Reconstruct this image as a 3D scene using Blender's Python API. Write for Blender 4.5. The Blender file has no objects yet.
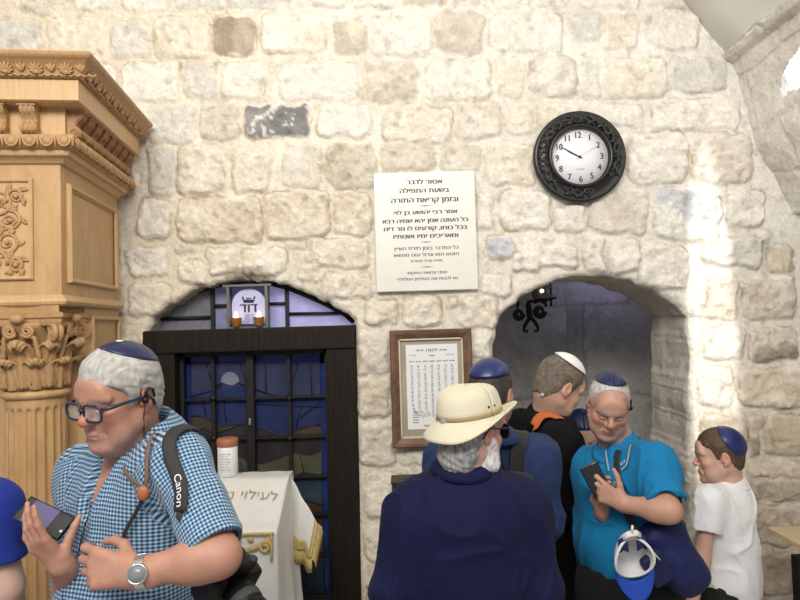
import bpy, bmesh, math, random
import numpy as np
from math import pi, sin, cos, radians as rad, sqrt, atan2, tan
from mathutils import Vector, Matrix
random.seed(7); rng = np.random.default_rng(7)
SC = bpy.context.scene
COL = SC.collection
# ------------------------------------------------------------------ camera
FPX = 620.0
CAM = np.array([0.0, -3.0, 1.78])
cam_d = bpy.data.cameras.new('scene_camera'); cam = bpy.data.objects.new('scene_camera', cam_d); COL.objects.link(cam)
cam_d.sensor_fit = 'HORIZONTAL'; cam_d.sensor_width = 36.0; cam_d.lens = FPX / 800 * 36.0
cam_d.clip_start = 0.02; cam_d.clip_end = 100
_R = Matrix.Rotation(rad(90 + 2.0), 3, 'X') @ Matrix.Rotation(rad(-1.7), 3, 'Z')
cam.matrix_world = Matrix.Translation(Vector(CAM)) @ _R.to_4x4()
SC.camera = cam
CR = np.array(_R)                       # camera axes as columns
def at(px, py, d):
    """world point seen at pixel (px,py), d metres in front of the camera along +Y"""
    v = CR @ np.array([(px - 400) / FPX, (300 - py) / FPX, -1.0])
    return CAM + v * (d / v[1])
def proj(P):
    q = (np.asarray(P) - CAM) @ CR
    return 400 + FPX * q[..., 0] / -q[..., 2], 300 - FPX * q[..., 1] / -q[..., 2]
# ------------------------------------------------------------------ world and light
W = bpy.data.worlds.new('world'); SC.world = W; W.use_nodes = True
W.node_tree.nodes['Background'].inputs[0].default_value = (0.86, 0.90, 1.0, 1)
W.node_tree.nodes['Background'].inputs[1].default_value = 0.36
def area(name, loc, target, sx, sy, power, col):
    l = bpy.data.lights.new(name, 'AREA'); l.shape = 'RECTANGLE'; l.size = sx; l.size_y = sy
    l.energy = power; l.color = col
    o = bpy.data.objects.new(name, l); COL.objects.link(o); o.location = loc
    o.rotation_euler = (Vector(target) - Vector(loc)).to_track_quat('-Z', 'Y').to_euler()
    return o
area('assumed_light_high', (-0.4, -3.9, 3.75), (0.05, 0.0, 2.85), 2.6, 1.0, 128, (1.0, 0.955, 0.875))  # added area lamp behind the camera; its window is assumed, not built
area('assumed_light_right', (2.3, -2.9, 2.9), (0.9, -0.9, 1.5), 1.0, 1.4, 40, (0.95, 0.97, 1.0))  # added side lamp for rim light; a window here is only assumed
def spot(name, loc, target, power, size, blend, col, r):
    l = bpy.data.lights.new(name, 'SPOT'); l.energy = power; l.spot_size = rad(size); l.spot_blend = blend
    l.color = col; l.shadow_soft_size = r
    o = bpy.data.objects.new(name, l); COL.objects.link(o); o.location = loc
    o.rotation_euler = (Vector(target) - Vector(loc)).to_track_quat('-Z', 'Y').to_euler()
    return o
_s = spot('assumed_sun_spot', (1.25, -4.5, 2.7), (1.50, 0.0, 1.58), 560, 27, 0.35, (1.0, 0.97, 0.9), 0.02); _s.scale = (0.115, 1, 1)  # added spot lamp for the sunlit strip; sun and window assumed, none built
vs = SC.view_settings
vs.view_transform = 'Standard'; vs.look = 'None'; vs.gamma = 1.0; vs.use_curve_mapping = False
vs.exposure = 0.26
# ------------------------------------------------------------------ helpers
def link(o, parent=None):
    COL.objects.link(o)
    if parent is not None:
        o.parent = parent
    return o
def tag(o, label=None, cat=None, group=None, kind=None):
    if label: o['label'] = label
    if cat: o['category'] = cat
    if group: o['group'] = group
    if kind: o['kind'] = kind
    return o
def empty(name, loc=(0, 0, 0), rotz=0.0):
    o = bpy.data.objects.new(name, None); o.empty_display_size = 0.05
    COL.objects.link(o); o.location = loc; o.rotation_euler = (0, 0, rotz)
    return o
def smooth(me, on=True):
    me.polygons.foreach_set('use_smooth', np.full(len(me.polygons), on))
def obj_np(name, V, F, mats, parent=None, sm=True, mi=None, col=None, attrs=None, world=False):
    """mesh object from numpy verts and quad/tri array (or list). world=True: V are world coords, parent keeps identity offset"""
    me = bpy.data.meshes.new(name)
    V = np.asarray(V, np.float64)
    if world and parent is not None:
        M = np.array(parent_matrix(parent).inverted())
        V = V @ M[:3, :3].T + M[:3, 3]
    if isinstance(F, np.ndarray):
        n, k = F.shape
        me.vertices.add(len(V)); me.vertices.foreach_set('co', V.astype(np.float32).ravel())
        me.loops.add(n * k); me.loops.foreach_set('vertex_index', F.astype(np.int32).ravel())
        me.polygons.add(n); me.polygons.foreach_set('loop_start', np.arange(0, n * k, k, dtype=np.int32))
        me.update(calc_edges=True)
    else:
        me.from_pydata([tuple(v) for v in V], [], F)
    if not isinstance(mats, (list, tuple)): mats = [mats]
    for m in mats: me.materials.append(m)
    if mi is not None: me.polygons.foreach_set('material_index', np.asarray(mi, np.int32))
    if col is not None:
        a = me.color_attributes.new('Col', 'FLOAT_COLOR', 'POINT')
        c = np.ones((len(V), 4), np.float32); c[:, :3] = col
        a.data.foreach_set('color', c.ravel())
    if attrs:
        for k_, v_ in attrs.items():
            a = me.attributes.new(k_, 'FLOAT', 'POINT'); a.data.foreach_set('value', np.asarray(v_, np.float32))
    smooth(me, sm)
    me.validate()
    o = bpy.data.objects.new(name, me)
    return link(o, parent)
def parent_matrix(o):
    m = Matrix.Translation(o.location) @ o.rotation_euler.to_matrix().to_4x4()
    if o.parent is not None: m = parent_matrix(o.parent) @ m
    return m
class MB:
    """collects simple shapes into one mesh object"""
    def __init__(s): s.v = []; s.f = []; s.m = []; s.sm = []; s.cur = 0
    def add(s, V, F, smf=False):
        b = len(s.v); s.v += [tuple(map(float, p)) for p in V]
        for f in F: s.f.append(tuple(b + i for i in f)); s.m.append(s.cur); s.sm.append(smf)
        return s
    def box(s, lo, hi, M=None, bev=0.0):
        (x0, y0, z0), (x1, y1, z1) = lo, hi
        if bev <= 0:
            V = [(x, y, z) for x in (x0, x1) for y in (y0, y1) for z in (z0, z1)]
            F = [(0, 1, 3, 2), (4, 6, 7, 5), (0, 4, 5, 1), (2, 3, 7, 6), (0, 2, 6, 4), (1, 5, 7, 3)]
        else:
            bm = bmesh.new(); bmesh.ops.create_cube(bm, size=1)
            for v in bm.verts:
                v.co = ((x0 + x1) / 2 + v.co.x * (x1 - x0), (y0 + y1) / 2 + v.co.y * (y1 - y0), (z0 + z1) / 2 + v.co.z * (z1 - z0))
            bmesh.ops.bevel(bm, geom=bm.edges[:], offset=bev, segments=2, affect='EDGES', profile=0.6)
            bm.verts.index_update()
            V = [v.co[:] for v in bm.verts]; F = [[v.index for v in f.verts] for f in bm.faces]; bm.free()
        if M is not None: V = [tuple(M @ Vector(p)) for p in V]
        return s.add(V, F)
    def lathe(s, prof, n=32, M=None, smf=True, a0=0.0, a1=2 * pi, rf=None, close=True):
        V = []; F = []
        full = abs(a1 - a0 - 2 * pi) < 1e-6; cols = n if full else n + 1
        for i in range(cols):
            a = a0 + (a1 - a0) * i / n
            for (r, z) in prof:
                rr = r * (rf(a, z) if rf else 1)
                V.append((rr * cos(a), rr * sin(a), z))
        k = len(prof)
        for i in range(n):
            j = (i + 1) % cols
            for t in range(k - 1):
                F.append((i * k + t, j * k + t, j * k + t + 1, i * k + t + 1))
        if full and close:
            F.append([i * k for i in range(n)][::-1]); F.append([i * k + k - 1 for i in range(n)])
        if M is not None: V = [tuple(M @ Vector(p)) for p in V]
        return s.add(V, F, smf)
    def tube(s, pts, r, n=8, M=None, closed=False, flat=None, up=None):
        """tube along pts; r scalar or list; flat=(a,b) elliptical scale"""
        P = [Vector(p) for p in pts]; m = len(P)
        rs = r if hasattr(r, '__len__') else [r] * m
        V = []; F = []
        nrm = None
        for i in range(m):
            if closed: t = P[(i + 1) % m] - P[i - 1]
            else: t = P[min(i + 1, m - 1)] - P[max(i - 1, 0)]
            t.normalize()
            if up is not None:
                nrm = Vector(up) - t * t.dot(Vector(up))
            elif nrm is None:
                a = Vector((0, 0, 1)) if abs(t.z) < 0.9 else Vector((1, 0, 0))
                nrm = a - t * t.dot(a)
            else: nrm = nrm - t * t.dot(nrm)
            nrm.normalize(); b = t.cross(nrm)
            fx, fy = flat or (1, 1)
            for k in range(n):
                a = 2 * pi * k / n
                V.append(P[i] + nrm * (rs[i] * cos(a) * fx) + b * (rs[i] * sin(a) * fy))
        for i in range(m if closed else m - 1):
            j = (i + 1) % m
            for k in range(n):
                F.append((i * n + k, i * n + (k + 1) % n, j * n + (k + 1) % n, j * n + k))
        if not closed:
            F.append(list(range(n))[::-1]); F.append([(m - 1) * n + k for k in range(n)])
        if M is not None: V = [M @ p for p in V]
        return s.add(V, F, True)
    def ball(s, c, r, n=12, m=8, M=None):
        rx, ry, rz = r if hasattr(r, '__len__') else (r, r, r)
        V = [(c[0], c[1], c[2] - rz)]
        for j in range(1, m):
            th = -pi / 2 + pi * j / m
            for i in range(n):
                a = 2 * pi * i / n
                V.append((c[0] + rx * cos(th) * cos(a), c[1] + ry * cos(th) * sin(a), c[2] + rz * sin(th)))
        V.append((c[0], c[1], c[2] + rz)); L = len(V) - 1; F = []
        for i in range(n): F.append((0, 1 + (i + 1) % n, 1 + i))
        for j in range(m - 2):
            for i in range(n):
                a = 1 + j * n + i; b = 1 + j * n + (i + 1) % n
                F.append((a, b, b + n, a + n))
        for i in range(n): F.append((L, 1 + (m - 2) * n + i, 1 + (m - 2) * n + (i + 1) % n))
        if M is not None: V = [tuple(M @ Vector(p)) for p in V]
        return s.add(V, F, True)
    def prism(s, poly, y0, y1, M=None, smf=False):
        """polygon in x,z extruded from y0 to y1"""
        n = len(poly)
        V = [(x, y0, z) for x, z in poly] + [(x, y1, z) for x, z in poly]
        F = [list(range(n)), list(range(2 * n - 1, n - 1, -1))]
        F += [(i, n + i, n + (i + 1) % n, (i + 1) % n) for i in range(n)]
        if M is not None: V = [tuple(M @ Vector(p)) for p in V]
        return s.add(V, F, smf)
    def grid(s, G, closed_u=False, smf=True):
        """G[i][j] grid of points"""
        nu = len(G); nv = len(G[0]); V = [p for row in G for p in row]; F = []
        for i in range(nu if closed_u else nu - 1):
            j = (i + 1) % nu
            for k in range(nv - 1):
                F.append((i * nv + k, j * nv + k, j * nv + k + 1, i * nv + k + 1))
        return s.add(V, F, smf)
    def sheet(s, G, th, smf=True):
        """grid of points given thickness th along its normals"""
        G = np.asarray(G, float); du = np.gradient(G, axis=0); dv = np.gradient(G, axis=1)
        N = np.cross(du, dv); N /= np.linalg.norm(N, axis=2, keepdims=True) + 1e-12
        A = G + N * th / 2; B = G - N * th / 2; nu, nv = G.shape[:2]
        V = np.concatenate([A.reshape(-1, 3), B.reshape(-1, 3)]); o = nu * nv; F = []
        for i in range(nu - 1):
            for k in range(nv - 1):
                a = (i * nv + k, (i + 1) * nv + k, (i + 1) * nv + k + 1, i * nv + k + 1)
                F.append(a); F.append(tuple(o + q for q in a[::-1]))
        ed = [i * nv for i in range(nu)] + [(nu - 1) * nv + k for k in range(1, nv)] + [i * nv + nv - 1 for i in range(nu - 2, -1, -1)] + [k for k in range(nv - 2, 0, -1)]
        for a, b in zip(ed, ed[1:] + ed[:1]): F.append((b, a, o + a, o + b))
        return s.add(V, F, smf)
    def build(s, name, mats, parent=None, world=False, recalc=True):
        me = bpy.data.meshes.new(name)
        V = s.v
        if world and parent is not None:
            Mi = parent_matrix(parent).inverted(); V = [tuple(Mi @ Vector(p)) for p in V]
        me.from_pydata(V, [], s.f)
        if not isinstance(mats, (list, tuple)): mats = [mats]
        for m in mats: me.materials.append(m)
        me.polygons.foreach_set('material_index', np.array(s.m, np.int32))
        me.polygons.foreach_set('use_smooth', np.array(s.sm, bool))
        if recalc:
            bm = bmesh.new(); bm.from_mesh(me); bmesh.ops.recalc_face_normals(bm, faces=bm.faces[:]); bm.to_mesh(me); bm.free()
        me.validate()
        return link(bpy.data.objects.new(name, me), parent)
def place(o, loc, rotz=None):
    o.location = loc
    if rotz is not None: o.rotation_euler = (0, 0, rotz)
    return o
def copy_tree(o, parent=None):
    c = o.copy(); COL.objects.link(c); c.parent = parent
    for ch in list(o.children): copy_tree(ch, c)
    return c
# ------------------------------------------------------------------ noise
def _hash(ix, iy, iz, seed):
    h = (ix.astype(np.int64) * 374761393 + iy.astype(np.int64) * 668265263 + iz.astype(np.int64) * 2147483647 + seed * 974634777) & 0xFFFFFFFF
    h = ((h ^ (h >> 13)) * 1274126177) & 0xFFFFFFFF
    return ((h ^ (h >> 16)) & 0xFFFF).astype(np.float32) / 32767.5 - 1
def vnoise(x, y, z=None, seed=0):
    """value noise in -1..1"""
    if z is None:
        ix = np.floor(x); iy = np.floor(y); fx = x - ix; fy = y - iy
        fx = fx * fx * (3 - 2 * fx); fy = fy * fy * (3 - 2 * fy); o = np.zeros_like(ix)
        a = _hash(ix, iy, o, seed); b = _hash(ix + 1, iy, o, seed); c = _hash(ix, iy + 1, o, seed); d = _hash(ix + 1, iy + 1, o, seed)
        return (a * (1 - fx) + b * fx) * (1 - fy) + (c * (1 - fx) + d * fx) * fy
    ix = np.floor(x); iy = np.floor(y); iz = np.floor(z); fx = x - ix; fy = y - iy; fz = z - iz
    fx = fx * fx * (3 - 2 * fx); fy = fy * fy * (3 - 2 * fy); fz = fz * fz * (3 - 2 * fz)
    r = 0
    for dx in (0, 1):
        for dy in (0, 1):
            for dz in (0, 1):
                r = r + _hash(ix + dx, iy + dy, iz + dz, seed) * (fx if dx else 1 - fx) * (fy if dy else 1 - fy) * (fz if dz else 1 - fz)
    return r
def fbm(x, y, z=None, oct=4, seed=0, gain=0.5):
    r = 0; a = 1.0; s = 0
    for i in range(oct):
        r = r + a * vnoise(x * 2 ** i + 17.3 * i, y * 2 ** i + 5.1 * i, None if z is None else z * 2 ** i, seed + i); s += a; a *= gain
    return r / s
# ------------------------------------------------------------------ materials
def mat(name, col=(0.5, 0.5, 0.5), rough=0.6, metal=0.0, spec=0.5, noise=0.0, nscale=20.0, bump=0.0, bscale=60.0, sheen=0.0, emit=None, es=0.0, trans=0.0, alpha=1.0, vcol=False, sss=0.0, stretch=None):
    m = bpy.data.materials.new(name); m.use_nodes = True; nt = m.node_tree; b = nt.nodes['Principled BSDF']
    N = nt.nodes; L = nt.links
    b.inputs['Base Color'].default_value = (*col, 1); b.inputs['Roughness'].default_value = rough
    b.inputs['Metallic'].default_value = metal; b.inputs['Specular IOR Level'].default_value = spec
    if sheen: b.inputs['Sheen Weight'].default_value = sheen
    if emit: b.inputs['Emission Color'].default_value = (*emit, 1); b.inputs['Emission Strength'].default_value = es
    if trans: b.inputs['Transmission Weight'].default_value = trans
    if alpha < 1: b.inputs['Alpha'].default_value = alpha
    if sss:
        b.inputs['Subsurface Weight'].default_value = sss; b.inputs['Subsurface Radius'].default_value = (1, .35, .2); b.inputs['Subsurface Scale'].default_value = 0.006
    src = None
    tc = N.new('ShaderNodeTexCoord'); co = tc.outputs['Object']
    if stretch:
        mp = N.new('ShaderNodeMapping'); mp.inputs['Scale'].default_value = stretch; L.new(co, mp.inputs['Vector']); co = mp.outputs['Vector']
    if vcol:
        a = N.new('ShaderNodeAttribute'); a.attribute_name = 'Col'; src = a.outputs['Color']
        L.new(src, b.inputs['Base Color'])
    if noise:
        n = N.new('ShaderNodeTexNoise'); n.inputs['Scale'].default_value = nscale; n.inputs['Detail'].default_value = 6; n.inputs['Roughness'].default_value = 0.65
        L.new(co, n.inputs['Vector'])
        mr = N.new('ShaderNodeMapRange'); mr.inputs['From Min'].default_value = 0.25; mr.inputs['From Max'].default_value = 0.75
        mr.inputs['To Min'].default_value = 1 - noise; mr.inputs['To Max'].default_value = 1 + noise; L.new(n.outputs['Fac'], mr.inputs['Value'])
        mx = N.new('ShaderNodeVectorMath'); mx.operation = 'MULTIPLY'
        if src is not None: L.new(src, mx.inputs[0])
        else: mx.inputs[0].default_value = col
        L.new(mr.outputs['Result'], mx.inputs[1]); L.new(mx.outputs['Vector'], b.inputs['Base Color'])
    if bump:
        n2 = N.new('ShaderNodeTexNoise'); n2.inputs['Scale'].default_value = bscale; n2.inputs['Detail'].default_value = 5; L.new(co, n2.inputs['Vector'])
        bp = N.new('ShaderNodeBump'); bp.inputs['Strength'].default_value = bump; bp.inputs['Distance'].default_value = 0.01
        L.new(n2.outputs['Fac'], bp.inputs['Height']); L.new(bp.outputs['Normal'], b.inputs['Normal'])
    return m
def wood_mat(name, c1, c2, rough=0.45, scale=6.0, grain=(14, 14, 1.2), spec=0.4, bump=0.05):
    m = bpy.data.materials.new(name); m.use_nodes = True; nt = m.node_tree; N = nt.nodes; L = nt.links; b = N['Principled BSDF']
    tc = N.new('ShaderNodeTexCoord'); mp = N.new('ShaderNodeMapping'); mp.inputs['Scale'].default_value = grain
    L.new(tc.outputs['Object'], mp.inputs['Vector'])
    n = N.new('ShaderNodeTexNoise'); n.inputs['Scale'].default_value = scale; n.inputs['Detail'].default_value = 8; n.inputs['Roughness'].default_value = 0.6
    n.inputs['Distortion'].default_value = 0.6
    L.new(mp.outputs['Vector'], n.inputs['Vector'])
    r = N.new('ShaderNodeValToRGB'); r.color_ramp.elements[0].color = (*c1, 1); r.color_ramp.elements[1].color = (*c2, 1)
    r.color_ramp.elements[0].position = 0.3; r.color_ramp.elements[1].position = 0.72
    L.new(n.outputs['Fac'], r.inputs['Fac']); L.new(r.outputs['Color'], b.inputs['Base Color'])
    b.inputs['Roughness'].default_value = rough; b.inputs['Specular IOR Level'].default_value = spec
    bp = N.new('ShaderNodeBump'); bp.inputs['Strength'].default_value = bump; bp.inputs['Distance'].default_value = 0.01
    L.new(n.outputs['Fac'], bp.inputs['Height']); L.new(bp.outputs['Normal'], b.inputs['Normal'])
    return m
def stone_mat(name, vcol=True, col=(0.7, 0.66, 0.58), bump=0.5, noise=0.16, scale=9.0):
    m = bpy.data.materials.new(name); m.use_nodes = True; nt = m.node_tree; N = nt.nodes; L = nt.links; b = N['Principled BSDF']
    b.inputs['Roughness'].default_value = 0.92; b.inputs['Specular IOR Level'].default_value = 0.15
    tc = N.new('ShaderNodeTexCoord')
    n = N.new('ShaderNodeTexNoise'); n.inputs['Scale'].default_value = scale * 3; n.inputs['Detail'].default_value = 9; n.inputs['Roughness'].default_value = 0.68
    L.new(tc.outputs['Object'], n.inputs['Vector'])
    mr = N.new('ShaderNodeMapRange'); mr.inputs['From Min'].default_value = 0.3; mr.inputs['From Max'].default_value = 0.7
    mr.inputs['To Min'].default_value = 1 - noise; mr.inputs['To Max'].default_value = 1 + noise * 0.8
    L.new(n.outputs['Fac'], mr.inputs['Value'])
    vm = N.new('ShaderNodeVectorMath'); vm.operation = 'MULTIPLY'
    if vcol:
        a = N.new('ShaderNodeAttribute'); a.attribute_name = 'Col'; L.new(a.outputs['Color'], vm.inputs[0])
    else: vm.inputs[0].default_value = col
    L.new(mr.outputs['Result'], vm.inputs[1])
    # pits
    vo = N.new('ShaderNodeTexVoronoi'); vo.inputs['Scale'].default_value = 38; L.new(tc.outputs['Object'], vo.inputs['Vector'])
    n3 = N.new('ShaderNodeTexNoise'); n3.inputs['Scale'].default_value = 120; n3.inputs['Detail'].default_value = 4; L.new(tc.outputs['Object'], n3.inputs['Vector'])
    n4 = N.new('ShaderNodeTexNoise'); n4.inputs['Scale'].default_value = 75; n4.inputs['Detail'].default_value = 6; n4.inputs['Roughness'].default_value = .7; L.new(tc.outputs['Object'], n4.inputs['Vector'])
    m4 = N.new('ShaderNodeMapRange'); m4.inputs['From Min'].default_value = .28; m4.inputs['From Max'].default_value = .62; m4.inputs['To Min'].default_value = .85; m4.inputs['To Max'].default_value = 1.06; L.new(n4.outputs['Fac'], m4.inputs['Value'])
    vm2 = N.new('ShaderNodeVectorMath'); vm2.operation = 'MULTIPLY'; L.new(vm.outputs['Vector'], vm2.inputs[0]); L.new(m4.outputs['Result'], vm2.inputs[1])
    L.new(vm2.outputs['Vector'], b.inputs['Base Color'])
    ad = N.new('ShaderNodeMath'); ad.operation = 'MULTIPLY_ADD'; ad.inputs[1].default_value = 0.35
    L.new(n3.outputs['Fac'], ad.inputs[0]); L.new(n.outputs['Fac'], ad.inputs[2])
    bp = N.new('ShaderNodeBump'); bp.inputs['Strength'].default_value = bump; bp.inputs['Distance'].default_value = 0.03
    L.new(ad.outputs['Value'], bp.inputs['Height']); L.new(bp.outputs['Normal'], b.inputs['Normal'])
    return m
M = {}
M['stone'] = stone_mat('limewashed_stone')
M['plaster'] = mat('vault_plaster', (0.78, 0.77, 0.74), 0.9, noise=0.05, nscale=3, bump=0.1, bscale=14, spec=0.1)
M['iron'] = mat('black_iron', (0.018, 0.017, 0.017), 0.55, 0.4, bump=0.15, bscale=80)
M['black'] = mat('black_plastic', (0.008, 0.008, 0.009), 0.42, spec=.3)
# ------------------------------------------------------------------ text
def _inside(pt, poly):
    x, y = pt; r = False; n = len(poly)
    for i in range(n):
        (x1, y1), (x2, y2) = poly[i], poly[i - 1]
        if (y1 > y) != (y2 > y) and x < (x2 - x1) * (y - y1) / (y2 - y1) + x1: r = not r
    return r
def text_mesh(body, size, align='CENTER', rtl=False, extrude=0.0006, spacing=1.0):
    """returns (verts, faces) of upright lettering facing -Y; Hebrew is laid out right to left"""
    from mathutils.geometry import tessellate_polygon
    c = bpy.data.curves.new('lettering', 'FONT'); c.body = body[::-1] if rtl else body
    c.size = size; c.align_x = align; c.space_character = spacing; c.resolution_u = 3; c.fill_mode = 'NONE'
    o = bpy.data.objects.new('lettering', c); COL.objects.link(o)
    dg = bpy.context.evaluated_depsgraph_get(); dg.update()
    me = bpy.data.meshes.new_from_object(o.evaluated_get(dg))
    P = [(v.co.x, v.co.y) for v in me.vertices]; nb = {}
    for e in me.edges:
        a, b = e.vertices; nb.setdefault(a, []).append(b); nb.setdefault(b, []).append(a)
    bpy.data.objects.remove(o); bpy.data.curves.remove(c); bpy.data.meshes.remove(me)
    seen = set(); loops = []
    for v in sorted(nb):
        if v in seen: continue
        L = [v]; seen.add(v); cur = v + 1 if v + 1 in nb[v] else nb[v][0]
        while cur not in seen:
            L.append(cur); seen.add(cur); nx = [q for q in nb[cur] if q not in seen]
            if not nx: break
            cur = nx[0]
        if len(L) > 2: loops.append([P[q] for q in L])
    ar = [sum(l[i - 1][0] * l[i][1] - l[i][0] * l[i - 1][1] for i in range(len(l))) for l in loops]
    V = []; F = []
    for i, l in enumerate(loops):
        holders = [j for j in range(len(loops)) if j != i and abs(ar[j]) > abs(ar[i]) and _inside(l[0], loops[j]) and ar[j] * ar[i] < 0]
        if holders: continue                                   # a counter, cut out of its letter below
        hs = [loops[j] for j in range(len(loops)) if j != i and abs(ar[j]) < abs(ar[i]) and ar[j] * ar[i] < 0 and _inside(loops[j][0], l)]
        polys = [[Vector((x, y, 0)) for x, y in q] for q in [l] + hs]
        tri = tessellate_polygon(polys); flat = [q for pl in polys for q in pl]; b = len(V)
        V += [(q.x, -extrude, q.y) for q in flat]
        for t in tri:
            a_, b_, c_ = (flat[k] for k in t); cr = (b_.x - a_.x) * (c_.y - a_.y) - (b_.y - a_.y) * (c_.x - a_.x)
            F.append([b + k for k in (t if cr > 0 else t[::-1])])
    return np.array(V).reshape(-1, 3), F
# ================================================================== SETTING
def seg_sdf_poly(px, py, poly):
    """signed distance (negative inside) to a closed polygon, numpy"""
    d = np.full(px.shape, 1e9); s = np.ones(px.shape); n = len(poly)
    for i in range(n):
        ax, ay = poly[i]; bx, by = poly[i - 1]
        ex, ey = bx - ax, by - ay; wx, wy = px - ax, py - ay
        t = np.clip((wx * ex + wy * ey) / (ex * ex + ey * ey + 1e-12), 0, 1)
        dx, dy = wx - ex * t, wy - ey * t; d = np.minimum(d, dx * dx + dy * dy)
        c1 = py >= ay; c2 = py < by; c3 = ex * wy > ey * wx
        flip = (c1 & c2 & c3) | (~c1 & ~c2 & ~c3)
        s = np.where(flip, -s, s)
    return s * np.sqrt(d)
TONE = {'w': (.86, .82, .74), 'c': (.82, .74, .60), 't': (.68, .59, .46), 'b': (.40, .31, .22), 'g': (.68, .66, .61), 'd': (.20, .20, .215),
        'u': (.60, .53, .44), 'k': (.32, .27, .22), 's': (.62, .64, .67), 'e': (.77, .70, .58), 'p': (.73, .65, .55)}
STONES = [  # course by course, traced on the wall: x0,y0,x1,y1,tone,relief
 (20,-14,56,14,'p',1),(72,-16,118,10,'w',1),(124,-14,168,12,'w',1),(172,-14,221,10,'g',1),(225,-14,278,9,'g',1),(285,-14,345,8,'w',1),(350,-14,398,7,'w',1),(402,-14,446,6,'u',1),(452,-12,478,7,'g',1),(484,-14,530,8,'w',1),(536,-14,566,8,'w',1),(572,-14,640,7,'w',1),(646,-14,690,7,'w',1),
 (-6,20,42,54,'g',1),(48,17,104,56,'c',1),(111,21,148,58,'g',1.1),(153,16,210,58,'c',1.3),(213,15,256,56,'b',1.4),(260,14,326,54,'e',1.2),(333,20,366,54,'B',1.1),(371,16,432,56,'w',1.2),(434,11,485,54,'u',1.3),(489,14,562,52,'w',1.3),(568,10,600,40,'g',.9),(603,13,638,50,'c',1.1),(648,9,698,50,'w',1.2),
 (60,64,116,104,'w',1),(121,61,182,102,'w',1.2),(186,62,216,100,'g',1.2),(222,62,265,99,'w',1.3),(269,61,277,75,'g',.8),(280,62,358,101,'w',1.2),(361,62,418,102,'u',1.1),(427,61,490,100,'w',1.3),(494,57,525,98,'e',1),(529,55,577,97,'P',1.5),(580,59,600,100,'g',1),(604,58,668,98,'c',1.3),(670,57,726,92,'g',1.4),
 (110,106,144,140,'w',1),(148,103,197,144,'g',1),(200,104,240,140,'e',1.5),(244,104,311,139,'D',1.4),(318,103,372,137,'w',1.5),(382,106,452,143,'c',1.5),(456,102,500,140,'p',1.2),(503,102,538,136,'e',1),(541,104,580,138,'e',1),(600,104,642,126,'w',1),(650,98,740,130,'w',1.6),
 (148,146,176,196,'g',1.5),(178,144,224,196,'e',2.2),(232,150,272,194,'c',2.2),(283,143,322,190,'e',1.4),(326,143,376,190,'t',1.6),(380,142,436,172,'t',1.2),(440,142,480,172,'e',1),(484,144,535,186,'c',1.4),(540,142,590,180,'w',1),(627,131,688,184,'w',2.2),(692,133,752,184,'p',2.2),
 (138,199,172,239,'w',2.2),(177,198,262,243,'t',2.6),(264,192,329,240,'t',2.2),(333,192,372,236,'t',1.6),(380,192,470,240,'e',1),(478,192,493,230,'w',1.2),(500,191,551,231,'w',1.9),(554,204,587,233,'w',1.6),(590,190,647,235,'p',1.9),(653,189,722,241,'S',2.5),(727,190,764,228,'w',2.3),
 (128,247,168,278,'w',2),(174,244,198,254,'t',1.2),(128,284,170,318,'e',1.5),(176,260,206,284,'c',1.8),(208,247,238,276,'e',2),(243,248,286,276,'e',2),(284,240,306,250,'t',1.2),(309,240,370,268,'t',1.6),(322,272,372,300,'e',1.8),(295,262,320,284,'e',1.4),
 (485,236,516,260,'s',2.2),(512,253,540,271,'w',2.2),(540,245,579,268,'w',2.4),(583,237,604,271,'w',2.2),(607,238,640,274,'w',2.4),(638,246,690,290,'w',2.6),(702,236,763,267,'g',2.4),(766,246,792,274,'t',2),(758,230,772,242,'w',1.5),(692,294,706,318,'w',1.5),
 (480,274,512,296,'w',1.8),(461,296,498,328,'c',2),(404,296,441,328,'e',2),(366,298,398,325,'e',2),(446,297,458,310,'e',1.5),(706,275,739,321,'e',1.8),(743,277,796,320,'p',2.4),
 (357,333,388,376,'e',1.6),(358,380,390,418,'t',2),(358,422,396,466,'e',1.6),(394,336,466,378,'e',1),(394,384,466,440,'e',1),(470,331,493,358,'w',1.6),(471,362,492,402,'w',1.5),(399,446,492,466,'e',1),
 (702,328,745,361,'w',1.5),(750,327,798,361,'K',2.6),(697,367,735,408,'w',1.6),(740,368,806,408,'t',2.3),
 (701,414,748,448,'u',2),(750,415,762,431,'t',1.4),(750,434,761,457,'k',1.6),(764,414,822,457,'t',1.8),
 (748,463,822,478,'c',1.4),(752,478,822,500,'u',1.7),(700,452,742,500,'t',2),(700,504,746,546,'u',2),(750,505,822,546,'u',1.9),(702,550,752,596,'t',2),(756,551,822,594,'u',2),
 (364,472,402,520,'e',1.6),(365,524,402,562,'e',1.5),(367,566,404,612,'e',1.6),(408,472,492,520,'e',1),(406,524,492,562,'e',1),(408,566,492,612,'t',1)]
# fill everything outside the frame with more courses
_r2 = random.Random(3)
def _free(a):
    for s in STONES:
        if a[0] < s[2] and a[2] > s[0] and a[1] < s[3] and a[3] > s[1]: return False
    return True
for (X0, Y0, X1, Y1) in ((-260, -230, 960, -16), (-260, -16, -8, 760), (800, -16, 960, 760), (-8, 612, 800, 760), (-8, 54, 130, 612)):
    y = Y0
    while y < Y1 - 20:
        hgt = _r2.uniform(36, 46); x = X0 + _r2.uniform(-30, 0)
        while x < X1:
            wd = _r2.uniform(38, 80); a = (x, y, min(x + wd, X1 + 10), y + hgt)
            if _free(a): STONES.append((*a, _r2.choice('wwceeggt'), _r2.uniform(1, 2)))
            x += wd + 5
        y += hgt + 5
DOOR = [(147,900),(147,331),(152,321),(165,307),(190,292),(215,282),(250,279),(270,281),(290,287),(312,295),(332,304),(348,314),(355,322),(356,326),(364,900)]
ARCH = [(497,900),(495,420),(494,345),(495,328),(499,317),(508,307),(520,297),(535,288),(552,281),(570,277),(590,275),(612,276),(635,281),(655,289),(672,299),(684,309),(690,318),(691,330),(690,420),(692,900)]
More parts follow.
